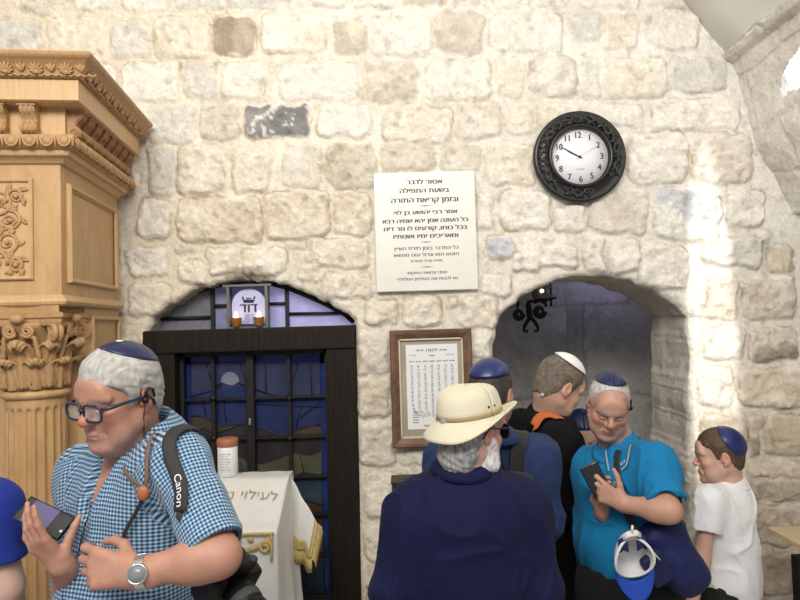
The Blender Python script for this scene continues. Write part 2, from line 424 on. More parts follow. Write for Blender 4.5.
def build_back_wall():
    step = 0.0085
    a = at(-190, 300, 3.0)[0]; b = at(905, 300, 3.0)[0]
    xs = np.arange(a, b, step); zs = np.arange(-0.0, 4.45, step)
    Xg, Zg = np.meshgrid(xs, zs, indexing='ij')
    P = np.stack([Xg, np.zeros_like(Xg), Zg], -1)
    px, py = proj(P)
    sd = np.minimum(seg_sdf_poly(px + 3 * fbm(px / 16, py / 16, oct=3, seed=5), py + 3 * fbm(px / 16, py / 16, oct=3, seed=6), ARCH),
                    seg_sdf_poly(px + np.where(py < 324, 1, 0) * 2.5 * fbm(px / 13, py / 13, oct=3, seed=7), py + np.where(py < 324, 1, 0) * 3 * fbm(px / 11, py / 11, oct=3, seed=8), DOOR))
    # snap vertices just inside the openings to the edge
    gx, gz = np.gradient(sd, step, step)
    g2 = gx * gx + gz * gz + 1e-9
    inside = sd < 0
    keepf = ~(inside[:-1, :-1] & inside[1:, :-1] & inside[1:, 1:] & inside[:-1, 1:])
    near = inside & (sd > -6)
    X2 = np.where(near, Xg - sd * gx / g2, Xg); Z2 = np.where(near, Zg - sd * gz / g2, Zg)
    P = np.stack([X2, np.zeros_like(X2), Z2], -1); px, py = proj(P)
    wx = px + 2.6 * fbm(px / 15, py / 15, oct=4, seed=1, gain=.6) * 1.7; wy = py + 2.6 * fbm(px / 15, py / 15, oct=4, seed=2, gain=.6) * 1.7
    H = np.zeros_like(px); big = fbm(px / 60, py / 60, oct=4, seed=11); fine = fbm(px / 7, py / 7, oct=4, seed=12, gain=.62); mid = fbm(px / 20, py / 20, oct=4, seed=13, gain=.55)
    C = np.empty(px.shape + (3,))
    lime = np.clip(0.5 + 1.2 * big + .5 * mid, 0, 1)[..., None]
    warm = np.clip((620 - px + 0.5 * py) / 700 + .25 * big, 0, 1)[..., None]      # creamier lime towards the lower left, partly warm light put into the colour
    C[:] = (np.array((.87, .84, .78)) * lime + np.array((.80, .76, .68)) * (1 - lime)) * (1 - warm) + (np.array((.86, .79, .65)) * lime + np.array((.78, .69, .54)) * (1 - lime)) * warm
    for i, (x0, y0, x1, y1, t, rel) in enumerate(STONES):
        cx, cy, hx, hy = (x0 + x1) / 2, (y0 + y1) / 2, (x1 - x0) / 2, (y1 - y0) / 2
        m = (np.abs(px - cx) < hx + 12) & (np.abs(py - cy) < hy + 12)
        if not m.any(): continue
        lx, ly = wx[m] - cx, wy[m] - cy; an = 0.05 * sin(i * 7.7); lx, ly = lx * cos(an) - ly * sin(an), lx * sin(an) + ly * cos(an)
        rr = min(hx, hy) * 0.45
        qx, qy = np.abs(lx) - hx + rr, np.abs(ly) - hy + rr
        s = np.sqrt(np.maximum(qx, 0) ** 2 + np.maximum(qy, 0) ** 2) + np.minimum(np.maximum(qx, qy), 0) - rr
        ins = np.clip((-s + 1.2 * np.sin(lx * .21 + i) * np.sin(ly * .27 + 2 * i)) / 3.0, 0, 1); prof = ins * ins * (3 - 2 * ins)
        tilt = 0.0012 * (sin(i * 3.1) * lx / hx + cos(i * 5.3) * ly / hy)
        h = prof * (0.0095 * rel + tilt * rel + 0.0055 * rel * mid[m] + 0.0040 * rel * fine[m]) + np.where((s > 0) & (s < 2.5), -0.002, 0)
        H[m] = np.where(np.abs(h) > np.abs(H[m]), h, H[m])
        nz = mid[m]; f2 = fine[m]
        def mx(a, b, k): k = np.clip(k, 0, 1)[:, None]; return np.array(a) * (1 - k) + np.array(b) * k
        if t == 'D': c = mx(TONE['d'], (.78, .76, .72), (f2 + .5 * nz - .28) * 6)
        elif t == 'B': c = mx(TONE['u'], TONE['c'], 1.4 - ((lx / hx - .25) ** 2 + (ly / hy + .2) ** 2) * 2.6 + nz)
        elif t == 'P': c = mx(TONE['w'], TONE['u'], (lx * lx / hx ** 2 + ly * ly / hy ** 2) * 1.1 - .45 + .8 * nz)
        elif t == 'S': c = mx(TONE['s'], (.88, .86, .80), (ly / hy + .1 + .9 * nz - .35 * lx / hx) * 4)
        elif t == 'K': c = mx(TONE['p'], TONE['k'], (ly / hy * .8 + .3 * lx / hx + nz * 1.2 - .1) * 3)
        elif t == 'b': c = mx(TONE['b'], (.47, .39, .30), (lx / hx * 3 + nz) * 2)
        else:
            k = {'w': .5, 'c': .5, 'g': .35, 'e': .4, 't': .25, 'u': .15, 'p': .3, 's': .2, 'k': .1}[t]
            c = mx(TONE[t], (.87, .83, .75), k * (.6 + 1.6 * nz + .8 * f2))
            c = c * (1 + .10 * sin(i * 12.9898)) if t in 'tuep' else c
        edge = np.clip((s + 1.5) / 3, 0, 1)
        w = (prof * (0.92 - .25 * np.clip(nz + .1, 0, 1)))[:, None]
        cc = C[m] * (1 - w) + c * w
        ring = np.exp(-((s - 0.2) / 1.1) ** 2) * np.clip(.30 + 1.0 * vnoise(lx / 11 + i, ly / 11, seed=31), 0, 1) * np.clip(rel - .45, 0, 1.3) * .50 # broken dark joint line, partly stone-edge shadow painted into the colour
        C[m] = cc * (1 - ring[:, None] * np.array((.7, .85, 1.0)))
    # pits, chips and hairline cracks worn into the face
    pit = np.clip((vnoise(px / 4.2, py / 4.2, seed=71) * .6 + vnoise(px / 9, py / 9, seed=72) * .7 - .52) * 4, 0, 1)
    crk = np.clip(1 - np.abs(fbm(px / 34, py / 26, oct=4, seed=73)) / .022, 0, 1) * np.clip(vnoise(px / 50, py / 50, seed=74) * 2, 0, 1)
    H -= (.0065 * pit) * np.clip(H / .006, .25, 1) + .006 * crk
    C *= (1 - (.22 * pit + .30 * crk)[..., None] * np.array((.8, .9, 1.0)))
    C *= (1 + .10 * fine + .06 * mid)[..., None]
    insd = np.clip(H / .006, 0, 1)
    H += (.0012 + .0026 * insd) * mid + (.0008 + .0020 * insd) * fine
    H -= 0.022 * np.clip(1 - np.maximum(sd, 0) / 5, 0, 1) ** 2
    low_right = np.clip((px - 670) / 60, 0, 1) * np.clip((py - 395) / 60, 0, 1) * (.7 + .6 * mid)  # browner and darker towards the lower right
    C *= (1 - .30 * np.clip(low_right, 0, 1)[..., None] * np.array((.85, 1.0, 1.15)))
    # soot over the lamp niche above the arched door
    soot = np.clip(1 - ((px - 245) / 26) ** 2 - ((py - 276) / 15) ** 2 + .7 * mid + .4 * fine, 0, 1)[..., None] * (sd < 14)[..., None]
    C = C * (1 - .75 * soot) + np.array((.10, .085, .07)) * .75 * soot
    st2 = np.clip(1 - ((px - 236) / 14) ** 2 - ((py - 232) / 18) ** 2 + .8 * mid, 0, 1)[..., None] * .4
    C = C * (1 - st2 * .6) + np.array((.33, .28, .22)) * st2 * .6
    P = np.stack([X2, -H, Z2], -1).reshape(-1, 3)
    nx_, nz_ = Xg.shape; idx = np.arange(nx_ * nz_).reshape(nx_, nz_)
    F = np.stack([idx[:-1, :-1], idx[1:, :-1], idx[1:, 1:], idx[:-1, 1:]], -1)[keepf]
    # reveals: push the rim of the openings back
    ed = {}
    e = np.concatenate([F[:, [0, 1]], F[:, [1, 2]], F[:, [2, 3]], F[:, [3, 0]]])
    key = np.sort(e, 1); kk = key[:, 0].astype(np.int64) * (nx_ * nz_) + key[:, 1]
    u, inv, cnt = np.unique(kk, return_inverse=True, return_counts=True)
    be = e[cnt[inv] == 1]
    m = (inside.ravel()[be[:, 0]] & inside.ravel()[be[:, 1]]); be = be[m]
    rim = np.unique(be); V = P; Cf = C.reshape(-1, 3)
    pxf = px.ravel()
    base = {v: v for v in rim}; VV = [V]; CC = [Cf]; FF = [F]; n0 = len(V); prev = np.array(rim); lut = np.full(len(V), -1); lut[rim] = np.arange(len(rim))
    isarch = pxf[rim] > 430
    depth = np.where(isarch, 0.46, 0.24); K = 26
    rp = V[rim].copy(); rp0 = rp.copy(); pidx = np.array(rim)
    for k in range(1, K + 1):
        y = depth * k / K
        nn = 0.009 * fbm(rp0[:, 0] * 9 + rp0[:, 2] * 6, np.full(len(rp0), y * 9), oct=4, seed=21); dz = 0.008 * fbm(rp0[:, 2] * 16, y * 16 + 9, oct=4, seed=23)
        q = rp0.copy(); q[:, 1] = y; q[:, 0] += nn; q[:, 2] += dz
        q[:, 1] += rp0[:, 1] * (1 - k / K)
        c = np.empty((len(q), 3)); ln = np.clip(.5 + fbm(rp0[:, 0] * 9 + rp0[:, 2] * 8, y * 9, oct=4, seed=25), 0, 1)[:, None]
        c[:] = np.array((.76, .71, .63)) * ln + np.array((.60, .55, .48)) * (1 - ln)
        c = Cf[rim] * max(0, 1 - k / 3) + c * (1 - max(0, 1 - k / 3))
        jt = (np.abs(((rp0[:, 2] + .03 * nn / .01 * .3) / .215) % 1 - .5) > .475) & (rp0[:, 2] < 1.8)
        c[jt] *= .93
        nidx = n0 + np.arange(len(q)); VV.append(q); CC.append(c)
        FF.append(np.stack([pidx[lut[be[:, 1]]], pidx[lut[be[:, 0]]], nidx[lut[be[:, 0]]], nidx[lut[be[:, 1]]]], 1))
        pidx = nidx; n0 += len(q)
    V = np.concatenate(VV); Cc = np.concatenate(CC); F = np.concatenate(FF)
    used = np.zeros(len(V), bool); used[F.ravel()] = True; rm = np.cumsum(used) - 1
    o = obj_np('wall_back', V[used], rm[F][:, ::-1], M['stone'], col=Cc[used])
    o['kind'] = 'structure'
build_back_wall()
def rough_sheet(name, fn, nu, nv, c1, c2, amp, seed, mat_, courses=None, both=None):
    """patch fn(u,v)->xyz with stone relief pushed along its normal"""
    u = np.linspace(0, 1, nu); v = np.linspace(0, 1, nv); U, Vv = np.meshgrid(u, v, indexing='ij')
    G = fn(U, Vv); du = np.gradient(G, axis=0); dv = np.gradient(G, axis=1); N = np.cross(du, dv); N /= np.linalg.norm(N, axis=2, keepdims=True) + 1e-9
    a = np.linalg.norm(G[1:] - G[:-1], axis=2).sum(0).mean(); b = np.linalg.norm(G[:, 1:] - G[:, :-1], axis=2).sum(1).mean()
    su, sv = U * a, Vv * b
    n1 = fbm(su * 14, sv * 14, oct=5, seed=seed, gain=.6); n2 = fbm(su * 4, sv * 4, oct=3, seed=seed + 9)
    cw, ch = courses or (0.42, 0.24)
    row = np.floor(sv / ch + .12 * n1 * .4); off = (row % 2) * .5 + .17 * np.sin(row * 5.1)
    fu = np.abs((su / cw + off + .03 * n1) % 1 - .5) * 2; fv = np.abs((sv / ch + .05 * n1) % 1 - .5) * 2
    e = np.minimum((1 - fu) * cw, (1 - fv) * ch) / 2; pr = np.clip(e / 0.02, 0, 1); pr = pr * pr * (3 - 2 * pr)
    cid = _hash(np.floor(su / cw + off), row, row * 0, seed)
    H = amp * (pr * (1 + .4 * cid) + .45 * n1 + .5 * n2)
    G = G + N * H[..., None]
    k = np.clip(.5 + .8 * n2 + .5 * n1, 0, 1)[..., None]; C = (np.array(c1) * k + np.array(c2) * (1 - k)) * (1 + .16 * cid[..., None]) * (1 - .3 * (1 - pr[..., None]))
    idx = np.arange(nu * nv).reshape(nu, nv)
    F = np.stack([idx[:-1, :-1], idx[1:, :-1], idx[1:, 1:], idx[:-1, 1:]], -1).reshape(-1, 4)
    o = obj_np(name, G.reshape(-1, 3), F, mat_, col=C.reshape(-1, 3)); o['kind'] = 'structure'
    return o
# passage behind the open archway: rear wall in two planes with a corner, side walls, low vault
pxl = at(470, 300, 4.0)[0]; xc = at(571, 300, 4.15)[0]; pxr = 2.05
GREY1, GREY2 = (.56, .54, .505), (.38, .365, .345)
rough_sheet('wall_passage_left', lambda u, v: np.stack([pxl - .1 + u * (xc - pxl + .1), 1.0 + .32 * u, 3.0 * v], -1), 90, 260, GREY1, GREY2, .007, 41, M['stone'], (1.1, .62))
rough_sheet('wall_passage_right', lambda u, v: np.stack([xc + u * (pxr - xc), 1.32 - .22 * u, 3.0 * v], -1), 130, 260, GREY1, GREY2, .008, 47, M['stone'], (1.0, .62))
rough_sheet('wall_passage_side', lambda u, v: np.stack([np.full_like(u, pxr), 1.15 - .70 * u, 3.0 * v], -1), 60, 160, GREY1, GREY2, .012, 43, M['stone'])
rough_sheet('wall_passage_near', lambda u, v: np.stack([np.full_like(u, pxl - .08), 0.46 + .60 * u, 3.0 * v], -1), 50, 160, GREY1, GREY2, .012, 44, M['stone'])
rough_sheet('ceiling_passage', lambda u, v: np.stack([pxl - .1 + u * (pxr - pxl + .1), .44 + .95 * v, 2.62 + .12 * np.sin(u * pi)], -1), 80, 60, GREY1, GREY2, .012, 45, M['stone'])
# vault on the right hand: stone haunch below, plaster web above
VP = [at(x, y, 3.0) for x, y in ((797, 210), (785, 192), (772, 170), (759, 145), (750, 105), (741, 82), (735, 62), (726, 50))]
VX = np.array([p[0] for p in VP]); VZ = np.array([p[2] for p in VP]); VT = np.linspace(0, 1, len(VP))
def haunch(u, v):
    x = np.interp(v, VT, VX); z = np.interp(v, VT, VZ)
    return np.stack([x + 0 * u, .04 - 3.4 * u, z + .02 * u], -1)
def haunch_cut():
    nu, nv = 380, 130
    u = np.linspace(0, 1, nu); v = np.linspace(0, 1, nv); U, Vv = np.meshgrid(u, v, indexing='ij'); G = haunch(U, Vv)
    rag = .02 * fbm(U * 30, U * 0 + 3, oct=4, seed=52) * (Vv > .93)
    G[..., 2] += rag; G[..., 0] -= rag * .7
    n1 = fbm(U * 48, Vv * 12, oct=5, seed=53, gain=.6); n2 = fbm(U * 14, Vv * 4, oct=3, seed=54)
    row = np.floor(Vv * 4 + .15 * n2); fu = np.abs((U * 8 + row * .37 + .1 * n2) % 1 - .5) * 2; fv = np.abs((Vv * 4 + .15 * n2) % 1 - .5) * 2
    pr = np.clip(np.minimum((1 - fu) * .42, (1 - fv) * .24) / 2 / .018, 0, 1); pr = pr * pr * (3 - 2 * pr)
    H = .006 * pr + .011 * n1 + .014 * n2 + .025 * np.clip((Vv - .86) / .06, 0, 1) + .01
    N = np.stack([-np.ones_like(U) * .8, 0 * U, -.6 * np.ones_like(U)], -1)
    G = G + N * H[..., None] * np.clip(U / .012, 0, 1)[..., None]
    k = np.clip(.5 + n2 + .5 * n1, 0, 1)[..., None]; C = np.array((.86, .83, .77)) * k + np.array((.72, .68, .61)) * (1 - k); C *= (1 - .12 * (1 - pr[..., None]))
    pxx, pyy = proj(G)
    hole = (np.abs(U - .235) < .150 + .004 * n1) & (Vv > .532 + .012 * n1) & (Vv < .53 + .19 * np.sqrt(np.clip(1 - ((U - .235) / .15) ** 2, 0, 1)) + .01 * n1)
    idx = np.arange(nu * nv).reshape(nu, nv)
    kf = ~(hole[:-1, :-1] & hole[1:, 1:])
    F = np.stack([idx[:-1, :-1], idx[1:, :-1], idx[1:, 1:], idx[:-1, 1:]], -1)[kf]
    # thickness at top edge: close back to the plaster
    top = idx[:, -1]; n0 = nu * nv; T = G[:, -1] + np.array((.10, 0, .03)); CT = C[:, -1] * .7
    F2 = np.stack([top[:-1], top[1:], n0 + np.arange(1, nu), n0 + np.arange(nu - 1)], 1)
    bot = idx[:, 0]; n1_ = n0 + nu; B = G[:, 0] + np.array((.75, 0, -.12)); CB = C[:, 0] * .8
    F3 = np.stack([bot[1:], bot[:-1], n1_ + np.arange(nu - 1), n1_ + np.arange(1, nu)], 1)
    o = obj_np('ceiling_haunch', np.concatenate([G.reshape(-1, 3), T, B]), np.concatenate([F, F2, F3]), M['stone'], col=np.concatenate([C.reshape(-1, 3), CT, CB])); o['kind'] = 'structure'
haunch_cut()
def haunch_window():
    G = []
    for u in np.linspace(.07, .42, 12):
        p = haunch(np.full(10, u), np.linspace(.48, .82, 10)); G.append(p + np.array((.07, 0, .05)))
    mb = MB(); mb.sheet(G, .02); mb.build('window_2', mat('daylit_pane', (.9, .9, .9), .5, emit=(.95, .97, 1.0), es=2.2))['kind'] = 'structure'
haunch_window()
def ceiling():
    top = VP[-1]
    prof = [(top[0] + .06, top[2] - .06), (at(708, 27, 3)[0], at(708, 27, 3)[2]), (at(690, 2, 3)[0], at(690, 2, 3)[2]), (1.12, 3.68), (.75, 3.98), (.3, 4.2), (-.2, 4.32), (-.7, 4.36)]
    prof += [(-1.4 - x, z) for x, z in prof[-2::-1]] + [(-3.2, 2.5)]
    mb = MB(); G = []
    ts = np.linspace(0, len(prof) - 1, 90); xs = np.interp(ts, range(len(prof)), [p[0] for p in prof]); zs = np.interp(ts, range(len(prof)), [p[1] for p in prof])
    k = np.ones(5) / 5; xs2 = np.convolve(np.pad(xs, 2, 'edge'), k, 'valid'); zs2 = np.convolve(np.pad(zs, 2, 'edge'), k, 'valid')
    for y in np.linspace(.06, -3.2, 14): G.append([(x, y, z) for x, z in zip(xs2, zs2)])
    mb.sheet(G, .04)
    mb.build('ceiling', M['plaster'])['kind'] = 'structure'
ceiling()
rough_sheet('wall_right', lambda u, v: np.stack([np.full_like(u, 2.62), .02 - 3.2 * u, 2.5 * v], -1), 160, 120, (.70, .64, .54), (.56, .50, .42), .014, 61, M['stone'])
mb = MB(); mb.box((-3.4, -4.2, -.12), (2.8, 1.6, 0.0)); 
mb.build('floor', mat('floor_stone_paving', (.50, .45, .37), .6, noise=.2, nscale=5, bump=.2, bscale=20))['kind'] = 'structure'
# ================================================================== CARVED WOODEN CABINET
M['maple'] = wood_mat('honey_maple', (.50, .31, .145), (.61, .41, .215), .42)
M['maple_front'] = wood_mat('figured_maple', (.44, .265, .115), (.57, .365, .18), .4, 3.0, (7, 7, 2.0))
M['carved'] = wood_mat('carved_maple', (.39, .225, .10), (.49, .30, .145), .5, 7)
M['carved_dark'] = wood_mat('carved_maple_shaded', (.30, .16, .07), (.40, .225, .10), .5, 7)  # darker copy of carved maple; shade of the side brackets put into colour
def mitre(mb, prof, W, D, seg=1):
    """profile of (overhang, z) run round the left side, front and right side"""
    rows = []
    for o, z in prof:
        rows.append([(-W - o, D, z), (-W - o, -o, z), (o, -o, z), (o, D, z)])
    G = [[r[i] for r in rows] for i in range(4)]
    for i in range(3):
        mb.grid([G[i], G[i + 1]], smf=False)
    top = rows[-1]; bot = rows[0]
    mb.add(top, [(0, 1, 2, 3)]); mb.add(bot, [(3, 2, 1, 0)])
    return mb
def place_on(side, s, out, z):
    """matrix that puts an ornament (x along, y outwards, z up) on the front or right side"""
    if side == 'f': return Matrix.Translation((s, -out, z)) @ Matrix.Rotation(0, 4, 'Z')
    return Matrix.Translation((out, s, z)) @ Matrix.Rotation(rad(90), 4, 'Z')
def cabinet():
    o3 = at(61, 230, 2.30)
    root = empty('torah_cabinet', (o3[0], o3[1], 0), rad(7.0))
    tag(root, 'tall honey-coloured carved wooden cabinet with fluted column and heavy cornice at left', 'cabinet')
    Wd, D = .76, .635
    # body
    mb = MB(); mb.box((-Wd, 0, 1.90), (0, D, 2.43)); mb.build('upper_body', M['maple_front'], root)
    mb = MB(); mb.box((-Wd, .22, .0), (0, D, 1.90)); mb.build('lower_body', M['maple'], root)
    # plinth under the columns
    mb = MB(); mb.box((-Wd - .02, -.03, 0), (.02, .22, .48), bev=.006); mb.box((-Wd - .04, -.05, 0), (.04, .2, .09), bev=.01); mb.box((-Wd - .035, -.045, .44), (.035, .2, .48), bev=.008); mb.build('plinth', M['maple'], root)
    # side panels with frame mouldings
    def panel(name, y0, y1, z0, z1):
        f = MB(); w = .022; pr = [(0, 0), (0, .012), (.006, .018), (.014, .016), (.018, .006), (w, .004)]
        pts = [(y0, z0), (y1, z0), (y1, z1), (y0, z1)]
        G = []
        for i in range(5):
            y, z = pts[i % 4]; sy = 1 if y == y0 else -1; sz = 1 if z == z0 else -1
            G.append([(h, y + sy * t, z + sz * t) for t, h in pr])
        f.grid(G, smf=False); f.build(name, M['maple'], root)
    panel('side_panel', .05, .60, 1.965, 2.345)
    panel('side_panel', .27, .62, 1.20, 1.84)
    panel('side_panel', .27, .62, .30, 1.12)
    # cornice stack
    mb = MB(); mitre(mb, [(.0, 1.875), (.012, 1.875), (.022, 1.882), (.026, 1.892), (.022, 1.902), (.010, 1.912), (.004, 1.918)], Wd, D); mb.build('base_moulding', M['maple'], root)
    mb = MB(); mitre(mb, [(.002, 2.405), (.012, 2.408), (.02, 2.416), (.03, 2.424), (.046, 2.428), (.05, 2.436), (.05, 2.448)], Wd, D); mb.build('cove_moulding', M['maple'], root)
    mb = MB(); mitre(mb, [(.046, 2.446), (.060, 2.450), (.072, 2.462), (.078, 2.478), (.078, 2.492), (.074, 2.497), (.05, 2.499)], Wd, D)
    def eggs(side, a, b):
        n = int(round((b - a) / .058)); st = (b - a) / n
        for i in range(n):
            s = a + st * (i + .5); m = place_on(side, s, .070, 2.473)
            mb.ball((0, 0, 0), (.0205, .020, .022), 12, 8, m)
            mb.tube([(.021 * cos(t), -.010, .004 + .024 * sin(t)) for t in np.linspace(pi * .95, pi * 2.05, 9)], .0042, 6, m)
            mb.ball((st / 2, -.008, -.004), (.004, .010, .02), 6, 6, m)
    eggs('f', -Wd - .06, .075); eggs('s', -.07, D)
    mb.build('egg_moulding', M['carved'], root)
    mb = MB(); mitre(mb, [(.03, 2.497), (.03, 2.612)], Wd, D); mb.build('frieze', M['maple'], root)
    # scroll brackets below the fascia
    def bracket(side, s):
        k = MB(); m = place_on(side, s, .03, 2.50)
        pr = [(0, .008), (-.012, .002), (-.03, .004), (-.042, .014), (-.044, .028), (-.036, .04), (-.028, .046), (-.028, .056), (-.036, .07), (-.048, .08), (-.052, .092), (-.052, .104), (0, .104)]
        w = .0255
        V = [(-w, y, z) for y, z in pr] + [(w, y, z) for y, z in pr]; n = len(pr)
        k.add([tuple(m @ Vector(p)) for p in V], [list(range(n)), list(range(2 * n - 1, n - 1, -1))] + [(i, n + i, n + (i + 1) % n, (i + 1) % n) for i in range(n)])
        for ox in (-.017, 0, .017):
            k.tube([(ox, y - .001, z) for y, z in pr[2:-1]], .0042, 6, m)
        k.tube([(-w - .001, -.028 + .014 * cos(t) * (1 - t / 14), .024 + .014 * sin(t) * (1 - t / 14)) for t in np.linspace(0, 11, 26)], .003, 5, m)
        k.tube([(w + .001, -.028 + .014 * cos(t) * (1 - t / 14), .024 + .014 * sin(t) * (1 - t / 14)) for t in np.linspace(0, 11, 26)], .003, 5, m)
        k.box((-w - .006, -.058, .100), (w + .006, 0, .112), m)
        k.build('bracket', M['carved_dark'] if side == 's' else M['carved'], root)
    for i in range(8): bracket('f', .008 - .105 * i - .09)
    for i in range(8): bracket('s', -.008 + .082 * i + .02)
    mb = MB(); mitre(mb, [(.03, 2.608), (.098, 2.608), (.106, 2.612), (.106, 2.686), (.09, 2.690)], Wd, D); mb.build('fascia', M['maple'], root)
    # carved crown
    mb = MB(); mitre(mb, [(.09, 2.687), (.117, 2.690), (.120, 2.698), (.125, 2.712), (.138, 2.728), (.152, 2.740), (.162, 2.746), (.168, 2.752), (.171, 2.760), (.168, 2.766), (.16, 2.768)], Wd, D)
    def shells(side, a, b):
        n = int(round((b - a) / .097)); st = (b - a) / n
        tilt = Matrix.Rotation(rad(28), 4, 'X')
        for i in range(n):
            m = place_on(side, a + st * (i + .5), .124, 2.706) @ tilt
            for j in range(9):
                t = rad(-10 + 200 * j / 8); L = .019 + .012 * sin(t) if j not in (0, 8) else .014
                m2 = m @ Matrix.Rotation(t, 4, 'Y').inverted()
                mb.ball((L * .58, -.004, 0), (L * .62, .0055, .0048), 8, 6, m2)
            mb.ball((0, -.008, 0), (.008, .007, .008), 8, 6, m)
            mm = place_on(side, a + st * (i + 1), .126, 2.708) @ tilt
            for q in (-1, 0, 1): mb.ball((0, -.002, .013), (.006, .005, .016), 8, 6, mm @ Matrix.Rotation(.55 * q, 4, 'Y'))
            mb.tube([(a2 * .5 - st * .5 + st / 2, -.004, -.013 + .004 * cos(a2 * 4 * pi / st)) for a2 in np.linspace(-st, st, 13)], .0032, 5, mm)
    shells('f', -Wd - .12, .125); shells('s', -.11, D)
    mb.build('crown_moulding', M['carved'], root)
    # carved front panel (mirrored scrolls)
    px0, px1, pz0, pz1 = -.665, -.095, 1.975, 2.352
    f = MB(); pr = [(0, 0), (0, .010), (.005, .015), (.012, .013), (.016, .004)]
    G = []
    for i in range(5):
        x, z = [(px0, pz0), (px1, pz0), (px1, pz1), (px0, pz1)][i % 4]; sx = 1 if x == px0 else -1; sz = 1 if z == pz0 else -1
        G.append([(x + sx * t, -h, z + sz * t) for t, h in pr])
    f.grid(G, smf=False); f.box((px0 + .015, -.003, pz0 + .015), (px1 - .015, .001, pz1 - .015)); f.build('front_panel', M['maple'], root)
    c = MB(); cx = (px0 + px1) / 2
    def spiral(x, z, r, turn, a0, rt=.0068, mir=1):
        ts = np.linspace(0, 1, 34); ps = []
        for t in ts:
            a = a0 + turn * t * 2 * pi * 1.55; rr = r * (1 - t) ** .85 + .004
            ps.append((cx + mir * (x + rr * cos(a)), -.006, z + rr * sin(a)))
        c.tube(ps, [rt * (1 - .55 * t) for t in ts], 7, flat=(1, .9))
        c.ball((cx + mir * (x + .002), -.009, z), (.010, .009, .010), 9, 7)
        for t in (0.02, .16, .3, .44):
            a = a0 + turn * t * 2 * pi * 1.55; rr = r * (1 - t) ** .85 + .012
            X = Matrix.Translation((cx + mir * (x + rr * cos(a)), -.006, z + rr * sin(a))) @ Matrix.Rotation(-(mir * (a + turn * .8) if mir > 0 else pi - (a + turn * .8)), 4, 'Y')
            c.ball((.008, 0, 0), (.017, .006, .0065), 9, 6, X)
            c.ball((.004, -.002, .007), (.010, .005, .0045), 8, 6, X)
    for mir in (1, -1):
        for (x, z, r, tr, a0) in ((.165, 2.265, .046, 1, -2.2), (.205, 2.195, .034, -1, 1.6), (.135, 2.165, .042, -1, .7), (.195, 2.115, .036, 1, -1.8), (.222, 2.03, .024, -1, 2.2), (.15, 2.045, .042, 1, -.3), (.225, 2.285, .026, -1, -2.5), (.07, 2.24, .045, 1, -1.5), (.065, 2.09, .046, -1, 1.5), (.05, 2.30, .022, -1, .4), (.055, 2.02, .022, 1, 2.4)):
            spiral(x, z, r, tr, a0, mir=mir)
        ts = np.linspace(0, 1, 40)
        c.tube([(cx + mir * (.19 + .055 * sin(t * 11 + .6) * (1 - .3 * t)), -.004, 2.005 + .31 * t) for t in ts], [.0062 - .002 * t for t in ts], 7)
        c.tube([(cx + mir * (.075 + .05 * sin(t * 11 + 2.2)), -.004, 2.005 + .31 * t) for t in ts], [.006 - .002 * t for t in ts], 7)
        for t in np.linspace(.03, .97, 15):
            X = Matrix.Translation((cx + mir * (.19 + .055 * sin(t * 11 + .6) * (1 - .3 * t)), -.005, 2.005 + .31 * t)) @ Matrix.Rotation(t * 37, 4, 'Y')
            c.ball((.014, 0, 0), (.014, .005, .006), 8, 6, X)
    c.build('scroll_carving', M['carved'], root)
    # column: shaft and leafy capital
    def column(cx_):
        n = 20 * 8
        def rf(a, z):
            f = (a * 20 / (2 * pi)) % 1; g = max(0, 1 - ((f - .5) / .36) ** 2)
            zt = min(1, max(0, (1.503 - .02 * (1 - g ** .5) - z) / .012))
            return 1 - .13 * sqrt(g) * zt
        zs = [.60] + list(np.linspace(.7, 1.44, 8)) + list(np.linspace(1.46, 1.535, 16))
        mb = MB(); mb.lathe([(.108 - .006 * (z - .6), z) for z in zs], n, Matrix.Translation((cx_, .10, 0)), rf=rf)
        mb.lathe([(.10, 1.532), (.112, 1.536), (.118, 1.545), (.118, 1.553), (.112, 1.561), (.10, 1.565)], 40, Matrix.Translation((cx_, .10, 0)))
        mb.lathe([(.105, .62), (.12, .615), (.125, .60), (.12, .585), (.112, .575), (.118, .555), (.135, .545), (.14, .525), (.135, .505), (.14, .50), (.14, .48)], 40, Matrix.Translation((cx_, .10, 0)))
        mb.build('column_shaft', M['maple_front'], root)
        k = MB(); T = Matrix.Translation((cx_, .10, 0))
        bell = lambda v: .098 + .045 * max(0, (v - .55) / .45) ** 2
        k.lathe([(bell(v), 1.565 + .25 * v) for v in np.linspace(0, 1, 12)], 40, T)
        def leaf(a, z0, h, w, curl, r0=.0):
            nu, nv = 17, 22; G = []
            for i in range(nu):
                u = -1 + 2 * i / (nu - 1); row = []
                for j in range(nv):
                    v = j / (nv - 1)
                    wid = w * (0.75 + .5 * sin(min(v * 1.15, 1) * pi * .72)) * (1 - max(0, (v - .72) / .28) ** 2 * .75) * (1 + .22 * abs(sin(v * pi * 4.5)) * abs(u) ** .5)
                    r = bell(v * h / .25 + (z0 - 1.565) / .25) + r0 + .010 + .012 * v - .016 * u * u + .007 * exp_(-(u / .14) ** 2) + .005 * cos(u * pi * 5 + v * 9) * (abs(u) > .2)
                    z = z0 + h * v
                    if v > .68:
                        q = (v - .68) / .32; r += curl * sin(q * pi * .62); z = z0 + h * (.68 + .27 * sin(q * pi * .78)) - .02 * max(0, q - .5)
                    z -= .10 * h * u * u * (v > .1)
                    aa = a + u * wid / r
                    row.append((cx_ + r * cos(aa), .10 + r * sin(aa), z))
                G.append(row)
            k.sheet(G, .007)
        for i in range(8): leaf(i * pi / 4 + pi / 8, 1.568, .125, .036, .030)
        for i in range(8): leaf(i * pi / 4, 1.575, .19, .036, .034, .006)
